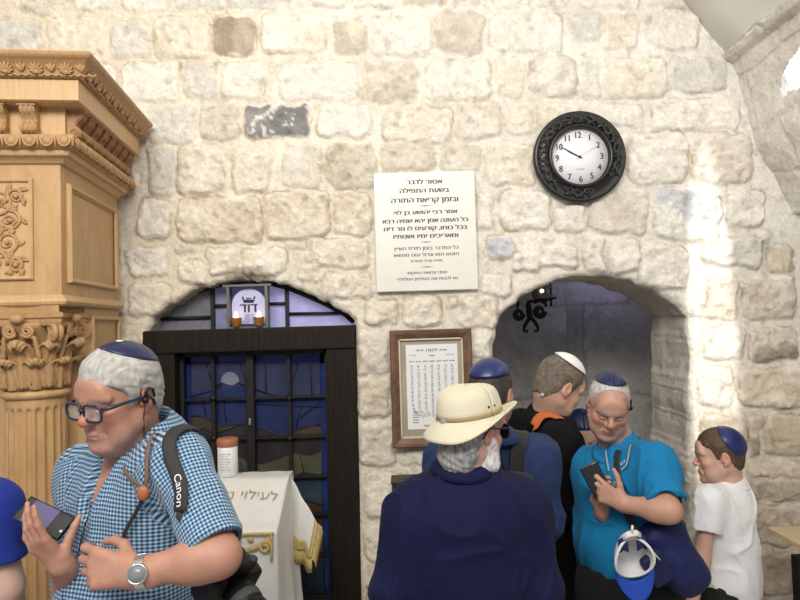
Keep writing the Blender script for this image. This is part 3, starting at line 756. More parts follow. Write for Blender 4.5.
        for i in range(4):                                   # corner volutes and inner helices
            a = pi / 4 + i * pi / 2
            R_ = T @ Matrix.Translation((0, .10 - .10, 0)) @ Matrix.Rotation(a, 4, 'Z')
            k.v = k.v
            for oy in (-.012, .012):
                ts = np.linspace(0, 1, 40)
                stem = [(.112 + .05 * t, oy * (1 - .2 * t), 1.66 + .125 * t ** .8) for t in np.linspace(0, .95, 8)]
                sp = [(.168 + .033 * (1 - .8 * t) * cos(pi * .75 - t * 4 * pi), oy * .8, 1.775 + .033 * (1 - .8 * t) * sin(pi * .75 - t * 4 * pi)) for t in ts]
                k.tube([(p[0], p[1], p[2]) for p in stem + sp], [.011] * 8 + [.0105 * (1 - .5 * t) for t in ts], 8, Matrix.Translation((cx_, .10, 0)) @ Matrix.Rotation(a, 4, 'Z'))
            k.ball((.168, 0, 1.775), (.012, .020, .012), 10, 8, Matrix.Translation((cx_, .10, 0)) @ Matrix.Rotation(a, 4, 'Z'))
            b = i * pi / 2
            for sgn in (-1, 1):
                ts = np.linspace(0, 1, 36)
                sp = [(0.135 + .006 * t, sgn * (.030 + .022 * (1 - .8 * t) * cos(pi * 1.1 + t * 3.6 * pi)), 1.785 + .022 * (1 - .8 * t) * sin(pi * 1.1 + t * 3.6 * pi)) for t in ts]
                st = [(.112 + .02 * t, sgn * (.062 - .012 * t), 1.68 + .09 * t) for t in np.linspace(0, .9, 6)]
                k.tube(st + sp, [.009] * 6 + [.009 * (1 - .5 * t) for t in ts], 7, Matrix.Translation((cx_, .10, 0)) @ Matrix.Rotation(b, 4, 'Z'))
            k.ball((.150, 0, 1.83), (.016, .026, .018), 10, 8, Matrix.Translation((cx_, .10, 0)) @ Matrix.Rotation(b, 4, 'Z'))
        # abacus with hollowed sides
        pts = []
        for i in range(4):
            for t in np.linspace(0, 1, 12, endpoint=False):
                s = -1 + 2 * t; r = .150 - .030 * (1 - s * s) ; x, y = r, s * .140
                a = i * pi / 2; pts.append((x * cos(a) - y * sin(a), x * sin(a) + y * cos(a)))
        n = len(pts); V = []
        for sc, z in ((.95, 1.805), (.99, 1.818), (.99, 1.828), (1.05, 1.834), (1.05, 1.85), (.9, 1.855), (.9, 1.878)):
            V += [(cx_ + x * sc, .10 + y * sc, z) for x, y in pts]
        F = [(r * n + i, r * n + (i + 1) % n, (r + 1) * n + (i + 1) % n, (r + 1) * n + i) for r in range(6) for i in range(n)] + [list(range(n))[::-1], [6 * n + i for i in range(n)]]
        k.add(V, F)
        k.build('column_capital', M['carved'], root)
    global exp_; exp_ = math.exp
    column(-.135); column(-.625)
cabinet()
# ================================================================== ARCHED DOORWAY
M['old_wood'] = wood_mat('black_stained_wood', (.007, .005, .004), (.022, .015, .010), .6, 5, (18, 18, 1.5), .2, .25)
M['lead'] = mat('lead_came', (.02, .02, .022), .5, .3)
def glass(name, col, rough=.22, noise=.35, sc=9, es=0.0):
    return mat(name, col, rough, noise=noise, nscale=sc, bump=.25, bscale=22, spec=.35, emit=col if es else None, es=es)
def X(px, py, d=3.0): return at(px, py, d)[0]
def Zp(px, py, d=3.0): return at(px, py, d)[2]
def doorway():
    x0, x1 = X(148.5, 450, 3.04), X(358, 450, 3.04); zt = Zp(250, 328, 3.04); zl = Zp(250, 351, 3.04)
    root = empty('door_1', ((x0 + x1) / 2, 0.04, 0)); root['kind'] = 'structure'
    def part(mb, name, m, **k): return mb.build(name, m, root, world=True, **k)
    xi0, xi1 = X(178, 450, 3.04), X(329, 450, 3.04)
    mb = MB(); mb.box((x0 - .008, .0, zl), (x1 + .004, .16, zt), bev=.007); part(mb, 'lintel', M['old_wood'])
    mb = MB(); mb.box((x0 - .006, .012, 0), (xi0, .16, zl + .002), bev=.006); part(mb, 'jamb', M['old_wood'])
    mb = MB(); mb.box((xi1, .012, 0), (x1 + .006, .16, zl + .002), bev=.006); part(mb, 'jamb', M['old_wood'])
    # inner iron frame
    yb = .105
    mb = MB()
    fw = .022
    mb.box((xi0, yb - .02, zl - fw), (xi1, yb + .02, zl)); mb.box((xi0, yb - .02, 0), (xi0 + fw * .8, yb + .02, zl)); mb.box((xi1 - fw * .8, yb - .02, 0), (xi1, yb + .02, zl))
    part(mb, 'iron_frame', M['iron'])
    xc = X(252, 450, 3.1)
    mb = MB(); mb.box((xc - .021, yb - .022, 0), (xc + .019, yb + .02, zl - .01), bev=.004); part(mb, 'meeting_stile', M['iron'])
    for px in (214.5, 290.5):
        x = X(px, 450, 3.1); mb = MB(); mb.box((x - .0085, yb - .012, 0), (x + .0085, yb + .008, zl - .01))
        for py in (398, 438, 478, 516, 556): mb.ball((x, yb - .012, Zp(px, py, 3.1)), .017, 8, 6)
        part(mb, 'upright_bar', M['iron'])
    for py in (398, 438, 478, 516, 556, 597, 640):
        z = Zp(252, py, 3.1); mb = MB(); mb.box((xi0 + .01, yb - .009, z - .006), (xi1 - .01, yb + .009, z + .006)); part(mb, 'cross_bar', M['iron'])
    mb = MB(); z = Zp(252, 421, 3.1); mb.box((xc - .006, yb - .036, z - .016), (xc + .004, yb - .02, z + .016), bev=.002)
    part(mb, 'latch', mat('worn_brass', (.55, .5, .38), .35, .8))
    # stained glass: landscape at dusk with moon, hills and fields, lead lines between the pieces
    yg = .13
    G = MB()
    mats = [glass('glass_border_blue', (.014, .030, .16)), glass('glass_sky', (.040, .050, .105), noise=.45, sc=4), glass('glass_sky_deep', (.024, .034, .105), noise=.4, sc=5), glass('glass_moon', (.19, .21, .28)),
            glass('glass_brown_hill', (.062, .046, .034)), glass('glass_dark_hill', (.035, .030, .034)), glass('glass_olive', (.085, .085, .05)), glass('glass_teal', (.025, .045, .06)), glass('glass_red_brown', (.06, .035, .028)), M['lead']]
    q = lambda px, py: (X(px, py, 3.13), Zp(px, py, 3.13))
    def pane(poly, mi, y=0.0):
        G.cur = mi; G.prism([q(*p) for p in poly], yg + y, yg + y + .006)
    def hills(top, bot, mi, y): pane(top + bot[::-1], mi, y)
    B0 = 190; B1 = 320
    pane([(180, 352), (327, 350), (327, 363), (180, 364)], 0, .004); pane([(178, 352), (190, 352), (193, 640), (180, 640)], 0, .004); pane([(320, 350), (329, 350), (335, 640), (325, 640)], 0, .004)
    def strip(px):                                        # the drawing repeats as separate sheets, all in one leaded panel
        pass
    pane([(190, 363), (320, 361), (322, 640), (192, 640)], 1, .010)
    pane([(190, 392), (213, 390), (250, 385), (252, 430), (190, 425)], 2, .007); pane([(252, 398), (320, 396), (321, 432), (252, 434)], 2, .007)
    pane([(222 + 9 * cos(t) + 8, 381 - 9 * sin(t)) for t in np.linspace(-.1, pi + .1, 18)] + [(226, 384), (232, 385.5)], 3, .002)
    ridge1 = [(190, 416), (200, 416), (212, 421), (222, 426), (240, 424), (252, 426), (262, 429), (275, 433), (284, 437), (296, 430), (310, 426), (321, 425)]
    ridge2 = [(191, 432), (204, 428), (214, 434), (226, 430), (240, 425), (254, 427), (268, 431), (280, 436), (291, 439), (300, 441), (321, 437)]
    ridge3 = [(191, 452), (210, 448), (230, 452), (250, 462), (262, 463), (280, 458), (292, 452), (310, 455), (322, 450)]
    ridge4 = [(192, 480), (215, 476), (240, 478), (262, 474), (285, 478), (305, 472), (322, 476)]
    ridge5 = [(192, 500), (230, 496), (270, 504), (300, 498), (323, 506)]
    ridge6 = [(192, 530), (230, 536), (270, 528), (300, 536), (324, 530)]
    hills(ridge1, ridge2, 4, .006); hills(ridge2, ridge3, 5, .0055); hills(ridge3, ridge4, 6, .005); hills(ridge4, ridge5, 7, .0052); hills(ridge5, ridge6, 8, .0054); hills(ridge6, [(193, 560), (324, 560)], 6, .0056)
    hills([(193, 560), (324, 560)], [(193, 640), (326, 640)], 7, .005)
    G.cur = 9
    lead = lambda pts: G.tube([(q(*p)[0], yg + .001, q(*p)[1]) for p in pts], .0022, 5)
    for r in (ridge1, ridge2, ridge3, ridge4, ridge5, ridge6): lead(r)
    lead([(190, 363), (320, 361)]); lead([(190, 363), (193, 640)]); lead([(320, 361), (325, 640)])
    for r in ([(206, 364), (211, 380)], [(240, 363), (246, 385), (247, 398)], [(298, 362), (292, 382), (290, 396)], [(190, 397), (214, 390), (222, 385)], [(214, 386), (222, 383)], [(238, 383), (252, 388), (268, 394)], [(252, 388), (290, 400), (321, 396)], [(296, 428), (302, 400)], [(222, 392), (226, 422)], [(310, 362), (312, 396)], [(265, 363), (266, 392)], [(202, 398), (206, 416)], [(320, 402), (300, 418)], [(252, 404), (321, 407)], [(240, 462), (244, 478)], [(300, 455), (304, 474)]):
        lead(r)
    part(G, 'stained_glass', mats)
    # dark boards behind
    mb = MB(); mb.box((xi0 - .05, .20, 0), (xi1 + .05, .23, zl)); part(mb, 'backing', M['old_wood'])
    # transom window over the lintel
    w = empty('window_1', ((x0 + x1) / 2, .08, zt)); w['kind'] = 'structure'
    arc = [(152, 327), (160, 315), (175, 302), (193, 293), (213, 287), (232, 283), (250, 281), (268, 283), (288, 288), (308, 296), (328, 305), (346, 315), (354, 322)]
    ar = [(X(a, b, 3.14), Zp(a, b, 3.14) + .03) for a, b in arc]
    mg = [glass('transom_grey_glass', (.19, .195, .22), .3, .3, 14), glass('transom_lavender_glass', (.36, .35, .60), .3, .25, 14, .28), glass('transom_lavender_dim', (.22, .22, .36), .3, .3, 14, .1)]
    t = MB(); zb = zt - .02
    def cut(a, b, mi):
        t.cur = mi; xs = np.linspace(X(a, 315, 3.14), X(b, 315, 3.14), 8); tops = np.interp(xs, [p[0] for p in ar], [p[1] for p in ar])
        t.prism([(xs[0], zb)] + [(x, zz) for x, zz in zip(xs, tops)] + [(xs[-1], zb)], .14, .146)
    cut(151, 212, 0); cut(212, 230, 2); cut(230, 268, 2); cut(268, 287, 1); cut(287, 355, 1)
    t.build('pane', mg, w, world=True)
    mb = MB()
    for px, h in ((212.5, 285), (229, 281), (267.5, 281), (287, 286)):
        x = X(px, 310, 3.12); mb.box((x - .009, .115, zb), (x + .009, .138, Zp(px, h, 3.12)))
    def bar(a, b, pya, pyb):
        mb.tube([(X(a, pya, 3.12), .125, Zp(a, pya, 3.12)), (X(b, pyb, 3.12), .125, Zp(b, pyb, 3.12))], .0085, 6)
    bar(152, 212, 319, 317); bar(213, 230, 306, 305.5); bar(268, 287, 304, 303.5); bar(287, 352, 314, 313)
    mb.build('glazing_bar', M['iron'], w, world=True)
    mb = MB(); mb.tube([(p[0], .12, p[1] - .03) for p in ar], .012, 6)
    mb.build('arch_rim', M['iron'], w, world=True)
doorway()
# arched plaque with a crowned word, standing in a metal holder on the lintel
def small_plaque():
    c = at(249.5, 322, 3.06); x, z = c[0], Zp(250, 328, 3.04)
    root = empty('memorial_plaque', (x, .05, z))
    tag(root, 'small white arched plaque with dark Hebrew word standing on the doorway lintel', 'plaque')
    s = 3.05 / 620
    mb = MB(); hw = 17 * s; pts = [(-hw, .02), (hw, .02)] + [(hw * cos(t), .115 + .078 * sin(t)) for t in np.linspace(0, pi, 16)]
    mb.prism(pts, .004, .012); mb.build('panel', mat('plaque_white', (.50, .50, .74), .35, emit=(.5, .5, .8), es=.10), root)
    ink = mat('dark_ink', (.02, .018, .03), .6)
    mb = MB()
    V, F = text_mesh('דוד', .066, rtl=True, extrude=.001)
    for dx in (-.0018, 0, .0018): mb.add(V + np.array((dx, .002 - dx * .05, .078)), F); mb.build('word', ink, root, recalc=False); mb = MB()
    mb.tube([(-.030, .002, .155), (-.022, .002, .128), (.022, .002, .128), (.030, .002, .155)], .004, 6); mb.tube([(-.02, .002, .135), (.02, .002, .135)], .004, 6); mb.tube([(-.012, .002, .145), (.012, .002, .145)], .003, 6); mb.build('emblem', ink, root); mb = MB()
    for i, (zz, l) in enumerate(((.062, .05), (.05, .06), (.038, .05), (.026, .055))):
        V, F = text_mesh('נר לזכר', .016, rtl=True, extrude=.0006); V = V * np.array((l / .06, 1, 1)); mb.add(V + np.array((0, .002, zz - .004)), F)
    mb.build('small_lettering', ink, root, recalc=False)
    mb = MB(); st = mat('holder_metal', (.16, .15, .14), .45, .7)
    for sx in (-1, 1): mb.box((sx * 19 * s - .007, -.03, 0), (sx * 19 * s + .007, .02, .208))
    mb.box((-24 * s, -.032, .203), (24 * s, .022, .214)); mb.box((-20 * s, -.035, 0), (20 * s, .02, .008)); mb.build('holder', st, root)
    for i, px in enumerate((237.5, 260)):
        p = at(px, 320, 3.03); o = empty('oil_lamp', (p[0], .035 - .03, z + .0085))
        tag(o, ('glass oil cup with burning flame at the left foot of the small arched plaque', 'glass oil cup with burning flame at the right foot of the small arched plaque')[i], 'lamp', 'oil cups before the small plaque')
        mb = MB(); mb.lathe([(.014, 0), (.018, .004), (.022, .016), (.026, .034), (.0275, .044), (.025, .044), (.020, .022), (.014, .010)], 20, close=False); mb.build('cup', mat('amber_glass', (.34, .16, .03), .1, trans=.35, spec=.6), o)
        mb = MB(); mb.lathe([(.014, .011), (.021, .026), (.022, .030)], 16); mb.build('oil', mat('lamp_oil', (.62, .30, .05), .2, emit=(1, .45, .08), es=.5), o)
        mb = MB(); mb.lathe([(.001, .030), (.010, .038), (.0125, .046), (.009, .058), (.002, .074)], 12); mb.build('flame', mat('flame', (1, .8, .5), .5, emit=(1, .72, .42), es=4.0), o)
small_plaque()
# ================================================================== marble notice
def lettering_lines(mb, lines, cx, y, u):
    for (txt, zc, w, h) in lines:
        if txt is None:
            mb.add([(cx - w * u / 2, y, zc), (cx, y, zc - .0022), (cx + w * u / 2, y, zc), (cx, y, zc + .0022)], [(0, 1, 2, 3)]); continue
        V, F = text_mesh(txt, 1.0, rtl=True, extrude=.0)
        bw = V[:, 0].max() - V[:, 0].min(); V[:, 0] -= (V[:, 0].max() + V[:, 0].min()) / 2
        V[:, 0] *= w * u / bw; V[:, 2] *= h * u / .72; V[:, 2] -= h * u / 2
        V[:, 1] = 0
        for dx in ((-.0014, 0, .0014) if h > 16 else (-.0006, .0006)): mb.add(V + np.array((cx + dx, y - dx * .1, zc)), F)
def notice():
    c = at(425.5, 232, 2.985); root = empty('marble_notice', (c[0], 0, c[2] - .285))
    tag(root, 'white marble wall plaque engraved with many lines of black Hebrew text', 'sign')
    w, h = .487, .573
    mb = MB(); mb.box((-w / 2, -.038, 0), (w / 2, -.012, h), bev=.004)
    mb.build('slab', mat('white_marble', (.76, .74, .68), .35, noise=.06, nscale=5), root)
    u = .00106; Z = lambda zz: h - (zz - 30) * u * (h / (545 * u)) ; L = []
    for t, y, ww, hh in (('אסור לדבר', 75, 162, 21), ('בשעת התפילה', 115, 222, 21), ('ובזמן קריאת התורה', 158, 302, 23), (None, 187, 66, 0), ('אמר רבי יהושע בן לוי:', 215, 290, 18), ('כל העונה אמן יהא שמיה רבא', 253, 386, 19), ('בכל כוחו, קורעים לו גזר דינו', 288, 376, 19), ('ומאריכים ימיו ושנותיו', 324, 292, 19),
                         (None, 353, 60, 0), ('כל המדבר בזמן חזרת הש״ץ', 380, 292, 15), ('חוטא הוא וגדול עונו מנשוא', 410, 294, 15), ('(או״ח קכ״ד סעיף ז)', 438, 142, 10), (None, 467, 64, 0), ('מפני קדושת המקום:', 492, 180, 12), ('נא לכבות את הטלפון הסלולרי', 520, 274, 13)):
        L.append((t, Z(y), ww, hh))
    bp = mat('black_paint', (.025, .02, .018), .6)
    for l in L:
        mb = MB(); lettering_lines(mb, [l], 0, -.0386, u); mb.build('text_line' if l[0] else 'divider', bp, root, recalc=False)
notice()
# ================================================================== framed psalm
def framed_psalm():
    c = at(431.5, 387, 2.985); w, h = .388, .553; root = empty('picture_frame', (c[0], -.03, c[2] - h / 2))
    tag(root, 'brown wooden picture frame holding a printed sheet, below the marble plaque', 'picture frame')
    fw = .043
    mb = MB(); pr = [(0, .0), (0, .022), (.006, .03), (.02, .028), (.034, .02), (.04, .016), (fw, .012), (fw, .004)]
    G = []
    for i in range(5):
        x, z = [(-w / 2, 0), (w / 2, 0), (w / 2, h), (-w / 2, h)][i % 4]; sx = 1 if x < 0 else -1; sz = 1 if z == 0 else -1
        G.append([(x + sx * t, -.012 - y, z + sz * t) for t, y in pr])
    mb.grid(G, smf=False)
    mb.build('moulding', wood_mat('mottled_brown_wood', (.105, .052, .032), (.22, .125, .078), .5, 16, (1, 1, 1)), root)
    mb = MB()
    for a, b in (((-w / 2 + fw - .001, -.026, fw), (-w / 2 + fw + .006, -.01, h - fw)), ((w / 2 - fw - .006, -.026, fw), (w / 2 - fw + .001, -.01, h - fw)), ((-w / 2 + fw, -.026, fw - .001), (w / 2 - fw, -.01, fw + .006)), ((-w / 2 + fw, -.026, h - fw - .006), (w / 2 - fw, -.01, h - fw + .001))): mb.box(a, b)
    mb.build('inner_lip', mat('cream_lip', (.62, .55, .42), .5), root)
    mb = MB(); mb.box((-w / 2 + .02, -.012, .02), (w / 2 - .02, .004, h - .02)); mb.build('mount', mat('stone_patterned_mount', (.36, .32, .235), .5, noise=.3, nscale=6), root)
    pw, ph = .245, .40; z1 = h - fw - .028
    mb = MB(); mb.box((-pw / 2 + .004, -.015, z1 - ph), (pw / 2 + .004, -.0125, z1))
    mb.build('printed_sheet', mat('white_paper', (.80, .80, .80), .6), root)
    y = -.0156; ink = mat('black_ink', (.04, .04, .045), .7)
    def line(t, x, z, ww, hh):
        V, F = text_mesh(t, 1.0, rtl=True, extrude=0); bw = np.ptp(V[:, 0]); V[:, 0] -= (V[:, 0].max() + V[:, 0].min()) / 2
        V[:, 0] *= ww / bw; V[:, 2] *= hh / .72; V[:, 1] = 0
        mb = MB()
        for dx in (-.0006, .0006): mb.add(V + np.array((x + dx, y - dx * .1, z)), F)
        mb.build('text_line', ink, root, recalc=False)
    cx = .004
    line('יהוה', cx, z1 - .034, .052, .016); line('שויתי', cx + .055, z1 - .031, .034, .008); line('לנגדי תמיד', cx - .057, z1 - .031, .038, .008); line('מזמור', cx, z1 - .056, .026, .007)
    line('למנצח בנגינת', cx + .088, z1 - .052, .04, .004); line('מזמור שיר', cx - .09, z1 - .052, .035, .004)
    words = ['אלהים יחננו ויברכנו יאר פניו אתנו סלה', 'לדעת בארץ דרכך בכל גוים ישועתך', 'יודוך עמים אלהים יודוך עמים כלם', 'ישמחו וירננו לאמים כי תשפט עמים מישור ולאמים בארץ תנחם סלה', 'יודוך עמים אלהים יודוך עמים כלם', 'ארץ נתנה יבולה יברכנו אלהים אלהינו', 'יברכנו אלהים וייראו אותו כל אפסי ארץ']
    xs = [.096, .064, .032, 0, -.032, -.064, -.096]
    for i, t in enumerate(words):
        line(t.split()[0], cx + xs[i], z1 - .083, .024, .007)
        # lettering runs down, the outer branches bend to the stem of the lampstand
        down = .185 if i in (0, 6) else (.20 if i in (1, 5) else (.215 if i in (2, 4) else .25))
        path = [(cx + xs[i], z1 - .096 - down * k / 20) for k in range(21)]
        if i != 3:
            sgn = -1 if xs[i] > 0 else 1; R = abs(xs[i]) * .8
            path += [(cx + xs[i] + sgn * R * (1 - cos(a)), path[20][1] - R * .85 * sin(a)) for a in np.linspace(.1, 1.25, 14)]
        seg = np.array(path); dl = np.concatenate([[0], np.cumsum(np.linalg.norm(np.diff(seg, axis=0), axis=1))])
        V, F = text_mesh(t, 1.0, rtl=True, extrude=0); L0 = dl[-1]; V[:, 0] -= V[:, 0].min(); bw = V[:, 0].max()
        s = L0 * (1 - V[:, 0] / bw); px_ = np.interp(s, dl, seg[:, 0]); pz_ = np.interp(s, dl, seg[:, 1])
        tx = np.interp(s + .002, dl, seg[:, 0]) - np.interp(s - .002, dl, seg[:, 0]); tz = np.interp(s + .002, dl, seg[:, 1]) - np.interp(s - .002, dl, seg[:, 1]); tl = np.hypot(tx, tz) + 1e-9
        off = (V[:, 2] / .72 - .5) * .0125
        # text reads from the top down, letters turned on their side
        V2 = np.stack([px_ + off * (-tz / tl), np.full(len(V), y), pz_ + off * (tx / tl)], 1); mb = MB(); mb.add(V2, F); mb.build('text_column', ink, root, recalc=False)
    line('ברוך שם כבוד מלכותו', cx + .0, z1 - ph + .012, .09, .009)
    for k in range(5): line('שמור', cx - .085, z1 - ph + .03 + k * .012, .03, .006)
framed_psalm()
# ================================================================== clock
def clock():
    c = at(579.5, 157, 2.96); root = empty('wall_clock', tuple(c)); root.rotation_euler = (0, rad(-1.2), 0)
    tag(root, 'round black wall clock with white dial and carved openwork rim', 'clock')
    R = Matrix.Rotation(rad(90), 4, 'X')
    s = 2.95 / 620; Ro = 46.8 * s; Ri = 29.5 * s
    mb = MB()
    mb.lathe([(Ri - .004, -.012), (Ri - .002, .028), (Ri + .008, .034), (Ri + .014, .026), (Ri + .018, .018), (Ro - .024, .012), (Ro - .014, .016), (Ro - .004, .014), (Ro, .004), (Ro, -.012), (Ro - .01, -.03), (Ri, -.03)], 96, R, close=False)
    mb.build('rim', mat('black_lacquer', (.012, .012, .013), .33, bump=.1, bscale=50), root)
    mb = MB(); r2 = random.Random(5); Rm = (Ri + .018 + Ro - .022) / 2; hw = (Ro - .022 - Ri - .018) / 2
    for i in range(56):
        a = 2 * pi * i / 56; b = a + 2 * pi / 56
        if 3.95 < a < 4.25 or 5.0 < a < 5.7: continue
        pts = [(Rm + hw * (2 * k / 8 - 1), a + (b - a) * 1.6 * (.5 * sin(k * pi / 4 + i * 2.4))) for k in range(9)]
        mb.tube([(r * cos(t), -.020 - .004 * sin(k * pi / 8), r * sin(t)) for k, (r, t) in enumerate(pts)], .0038, 5)
        rr = Rm + r2.uniform(-.6, .6) * hw; mb.tube([(rr * cos(a) + .007 * cos(q), -.021, rr * sin(a) + .007 * sin(q)) for q in np.linspace(0, 2 * pi, 10, endpoint=False)], .0028, 5, closed=True)
    mb.build('openwork', mat('black_lacquer_worn', (.028, .027, .026), .4), root)
    mb = MB(); mb.lathe([(0.0001, .0), (Ri, .0), (Ri, -.01), (0.0001, -.01)], 64, R); mb.build('dial', mat('white_dial', (.88, .87, .92), .4), root)
    ink = mat('dial_ink', (.015, .015, .02), .5); mb = MB()
    for n in range(1, 13):
        a = pi / 2 - n * pi / 6; V, F = text_mesh(str(n), .042, extrude=.0003)
        V[:, 0] *= .88; V[:, 0] -= (V[:, 0].max() + V[:, 0].min()) / 2; V[:, 2] -= (V[:, 2].max() + V[:, 2].min()) / 2; rr = Ri * .765
        for dx in (-.0011, 0, .0011): mb.add(V + np.array((rr * cos(a) + dx, -.0012 - .02 * dx, rr * sin(a))), F)
        mb.build('numeral', ink, root, recalc=False); mb = MB()
    for n in range(60):
        a = n * pi / 30; r0 = Ri * .93; L = .005 if n % 5 else .008
        mb.box((r0 - L, -.0014, -.0007), (r0, -.0008, .0007), Matrix.Rotation(-a, 4, 'Y'))
    mb.build('minute_marks', ink, root, recalc=False); mb = MB()
    V, F = text_mesh('QUARTZ', .009, extrude=.0002); mb.add(V + np.array((0, -.0012, -.062)), F)
    mb.build('small_print', ink, root, recalc=False)
    def hand(name, ang, L, w, tail, y, m):
        k = MB(); k.add([(-tail, y, -w * .5), (L * .75, y, -w * .9), (L, y, 0), (L * .75, y, w * .9), (-tail, y, w * .5), (-tail, y - .0015, -w * .5), (L * .75, y - .0015, -w * .9), (L, y - .0015, 0), (L * .75, y - .0015, w * .9), (-tail, y - .0015, w * .5)],
                        [(0, 1, 2, 3, 4), (9, 8, 7, 6, 5)] + [(i, 5 + i, 5 + (i + 1) % 5, (i + 1) % 5) for i in range(5)])
        o = k.build(name, m, root); o.rotation_euler = (0, -rad(ang), 0)
    hand('hour_hand', 151, .068, .0042, .012, -.003, ink); hand('minute_hand', 149, .108, .0022, .015, -.006, ink); hand('second_hand', 30, .105, .0008, .03, -.009, mat('grey_metal', (.25, .25, .26), .4, .6))
    mb = MB(); mb.lathe([(.0001, .012), (.005, .011), (.006, .0)], 14, R); mb.build('hub', ink, root)
clock()
# ================================================================== iron lamp hanging in the passage
def iron_lamp():
    d = 3.98; p0 = at(531, 300, d); root = empty('hanging_lamp', tuple(p0)); s = d / 620
    tag(root, 'black wrought iron lamp with scrolls hanging inside the dark archway', 'lamp')
    L = lambda px, py, dy=0: ((px - 531) * s, dy, -(py - 300) * s)
    mb = MB(); zt = 2.62 - p0[2]
    for i in range(int((zt - L(0, 296)[2]) / .026)):
        z = L(0, 296)[2] + .026 * i; a = (i % 2) * pi / 2
        mb.tube([(L(551, 0)[0] + .008 * cos(t) * cos(a), .008 * cos(t) * sin(a), z + .017 * sin(t)) for t in np.linspace(0, 2 * pi, 12, endpoint=False)], .0035, 5, closed=True)
    mb.build('chain', M['iron'], root)
    mb = MB(); mb.tube([L(527, 302), L(545, 300), L(556, 298.5)], [.010, .013, .008], 8, flat=(1, 1.8)); mb.tube([L(528, 303), L(531, 312)], .009, 6)
    for (cx, cy, r) in ((518, 314, 5.5), (539, 312, 6.2)):
        mb.tube([L(cx + r * (1 - t * .72) * cos(t * 11), cy + r * (1 - t * .72) * sin(t * 11)) for t in np.linspace(0, 1, 40)], .011, 7)
    mb.tube([L(517, 308), L(518, 301)], .008, 6)
    mb.tube([L(528, 303), L(529, 316), L(530, 320)], [.016, .02, .018], 8); mb.tube([L(545, 302), L(546, 307)], .01, 6); mb.tube([L(551, 300), L(551, 307)], .008, 6)
    for sx in (-1, 1):
        mb.tube([L(530 + sx * 1, 318), L(530 + sx * 4, 322), L(530 + sx * 6.5, 326), L(530 + sx * 7, 330), L(530 + sx * 4.5, 332), L(530 + sx * 3, 329.5)], [.014, .013, .012, .010, .009, .006], 7)
    for k in range(4):
        a = k * pi / 2 + .5; mb.tube([(L(539, 0)[0] + .07 * cos(a) * t, .07 * sin(a) * t, L(0, 300)[2] - .02 * sin(t * pi)) for t in np.linspace(0, 1, 8)], .006, 6)
    mb.build('scroll_frame', M['iron'], root)
    mb = MB(); mb.lathe([(.05, 0), (.058, .03), (.052, .075), (.04, .085)], 20, Matrix.Translation(L(541, 299)), close=False); mb.build('shade', mat('smoky_glass_shade', (.16, .14, .10), .3), root)
    mb = MB(); mb.ball(L(540, 291.5, -.06), .0095, 10, 8); mb.build('bulb', mat('lit_bulb', (1, .95, .85), .4, emit=(1, .93, .8), es=12), root)
iron_lamp()
pl = bpy.data.lights.new('assumed_passage_glow', 'POINT'); pl.energy = .9; pl.color = (.55, .53, 1.0); pl.shadow_soft_size = .08  # assumed unseen lamp, added for the bluish light in the passage
po = bpy.data.objects.new('assumed_passage_glow', pl); COL.objects.link(po); po.location = tuple(at(604, 278, 4.05))
# ================================================================== charity box on the wall
def charity_box():
    p = at(391.5, 479, 2.93); root = empty('charity_box', (p[0] + .08, -.075, p[2] - .2))
    tag(root, 'dark metal box fixed to the wall, mostly hidden behind the man in the cream hat', 'box')
    m = mat('dark_painted_metal', (.045, .038, .035), .45, .5)
    mb = MB(); mb.box((-.078, -.06, 0), (.078, .075, .192), bev=.004); mb.build('body', m, root)
    mb = MB(); mb.box((-.082, -.066, .192), (.082, .075, .203), bev=.003); mb.build('lid', m, root)
    mb = MB(); mb.box((-.03, -.02, .2028), (.03, -.012, .2045)); mb.build('slot', M['black'], root)
charity_box()
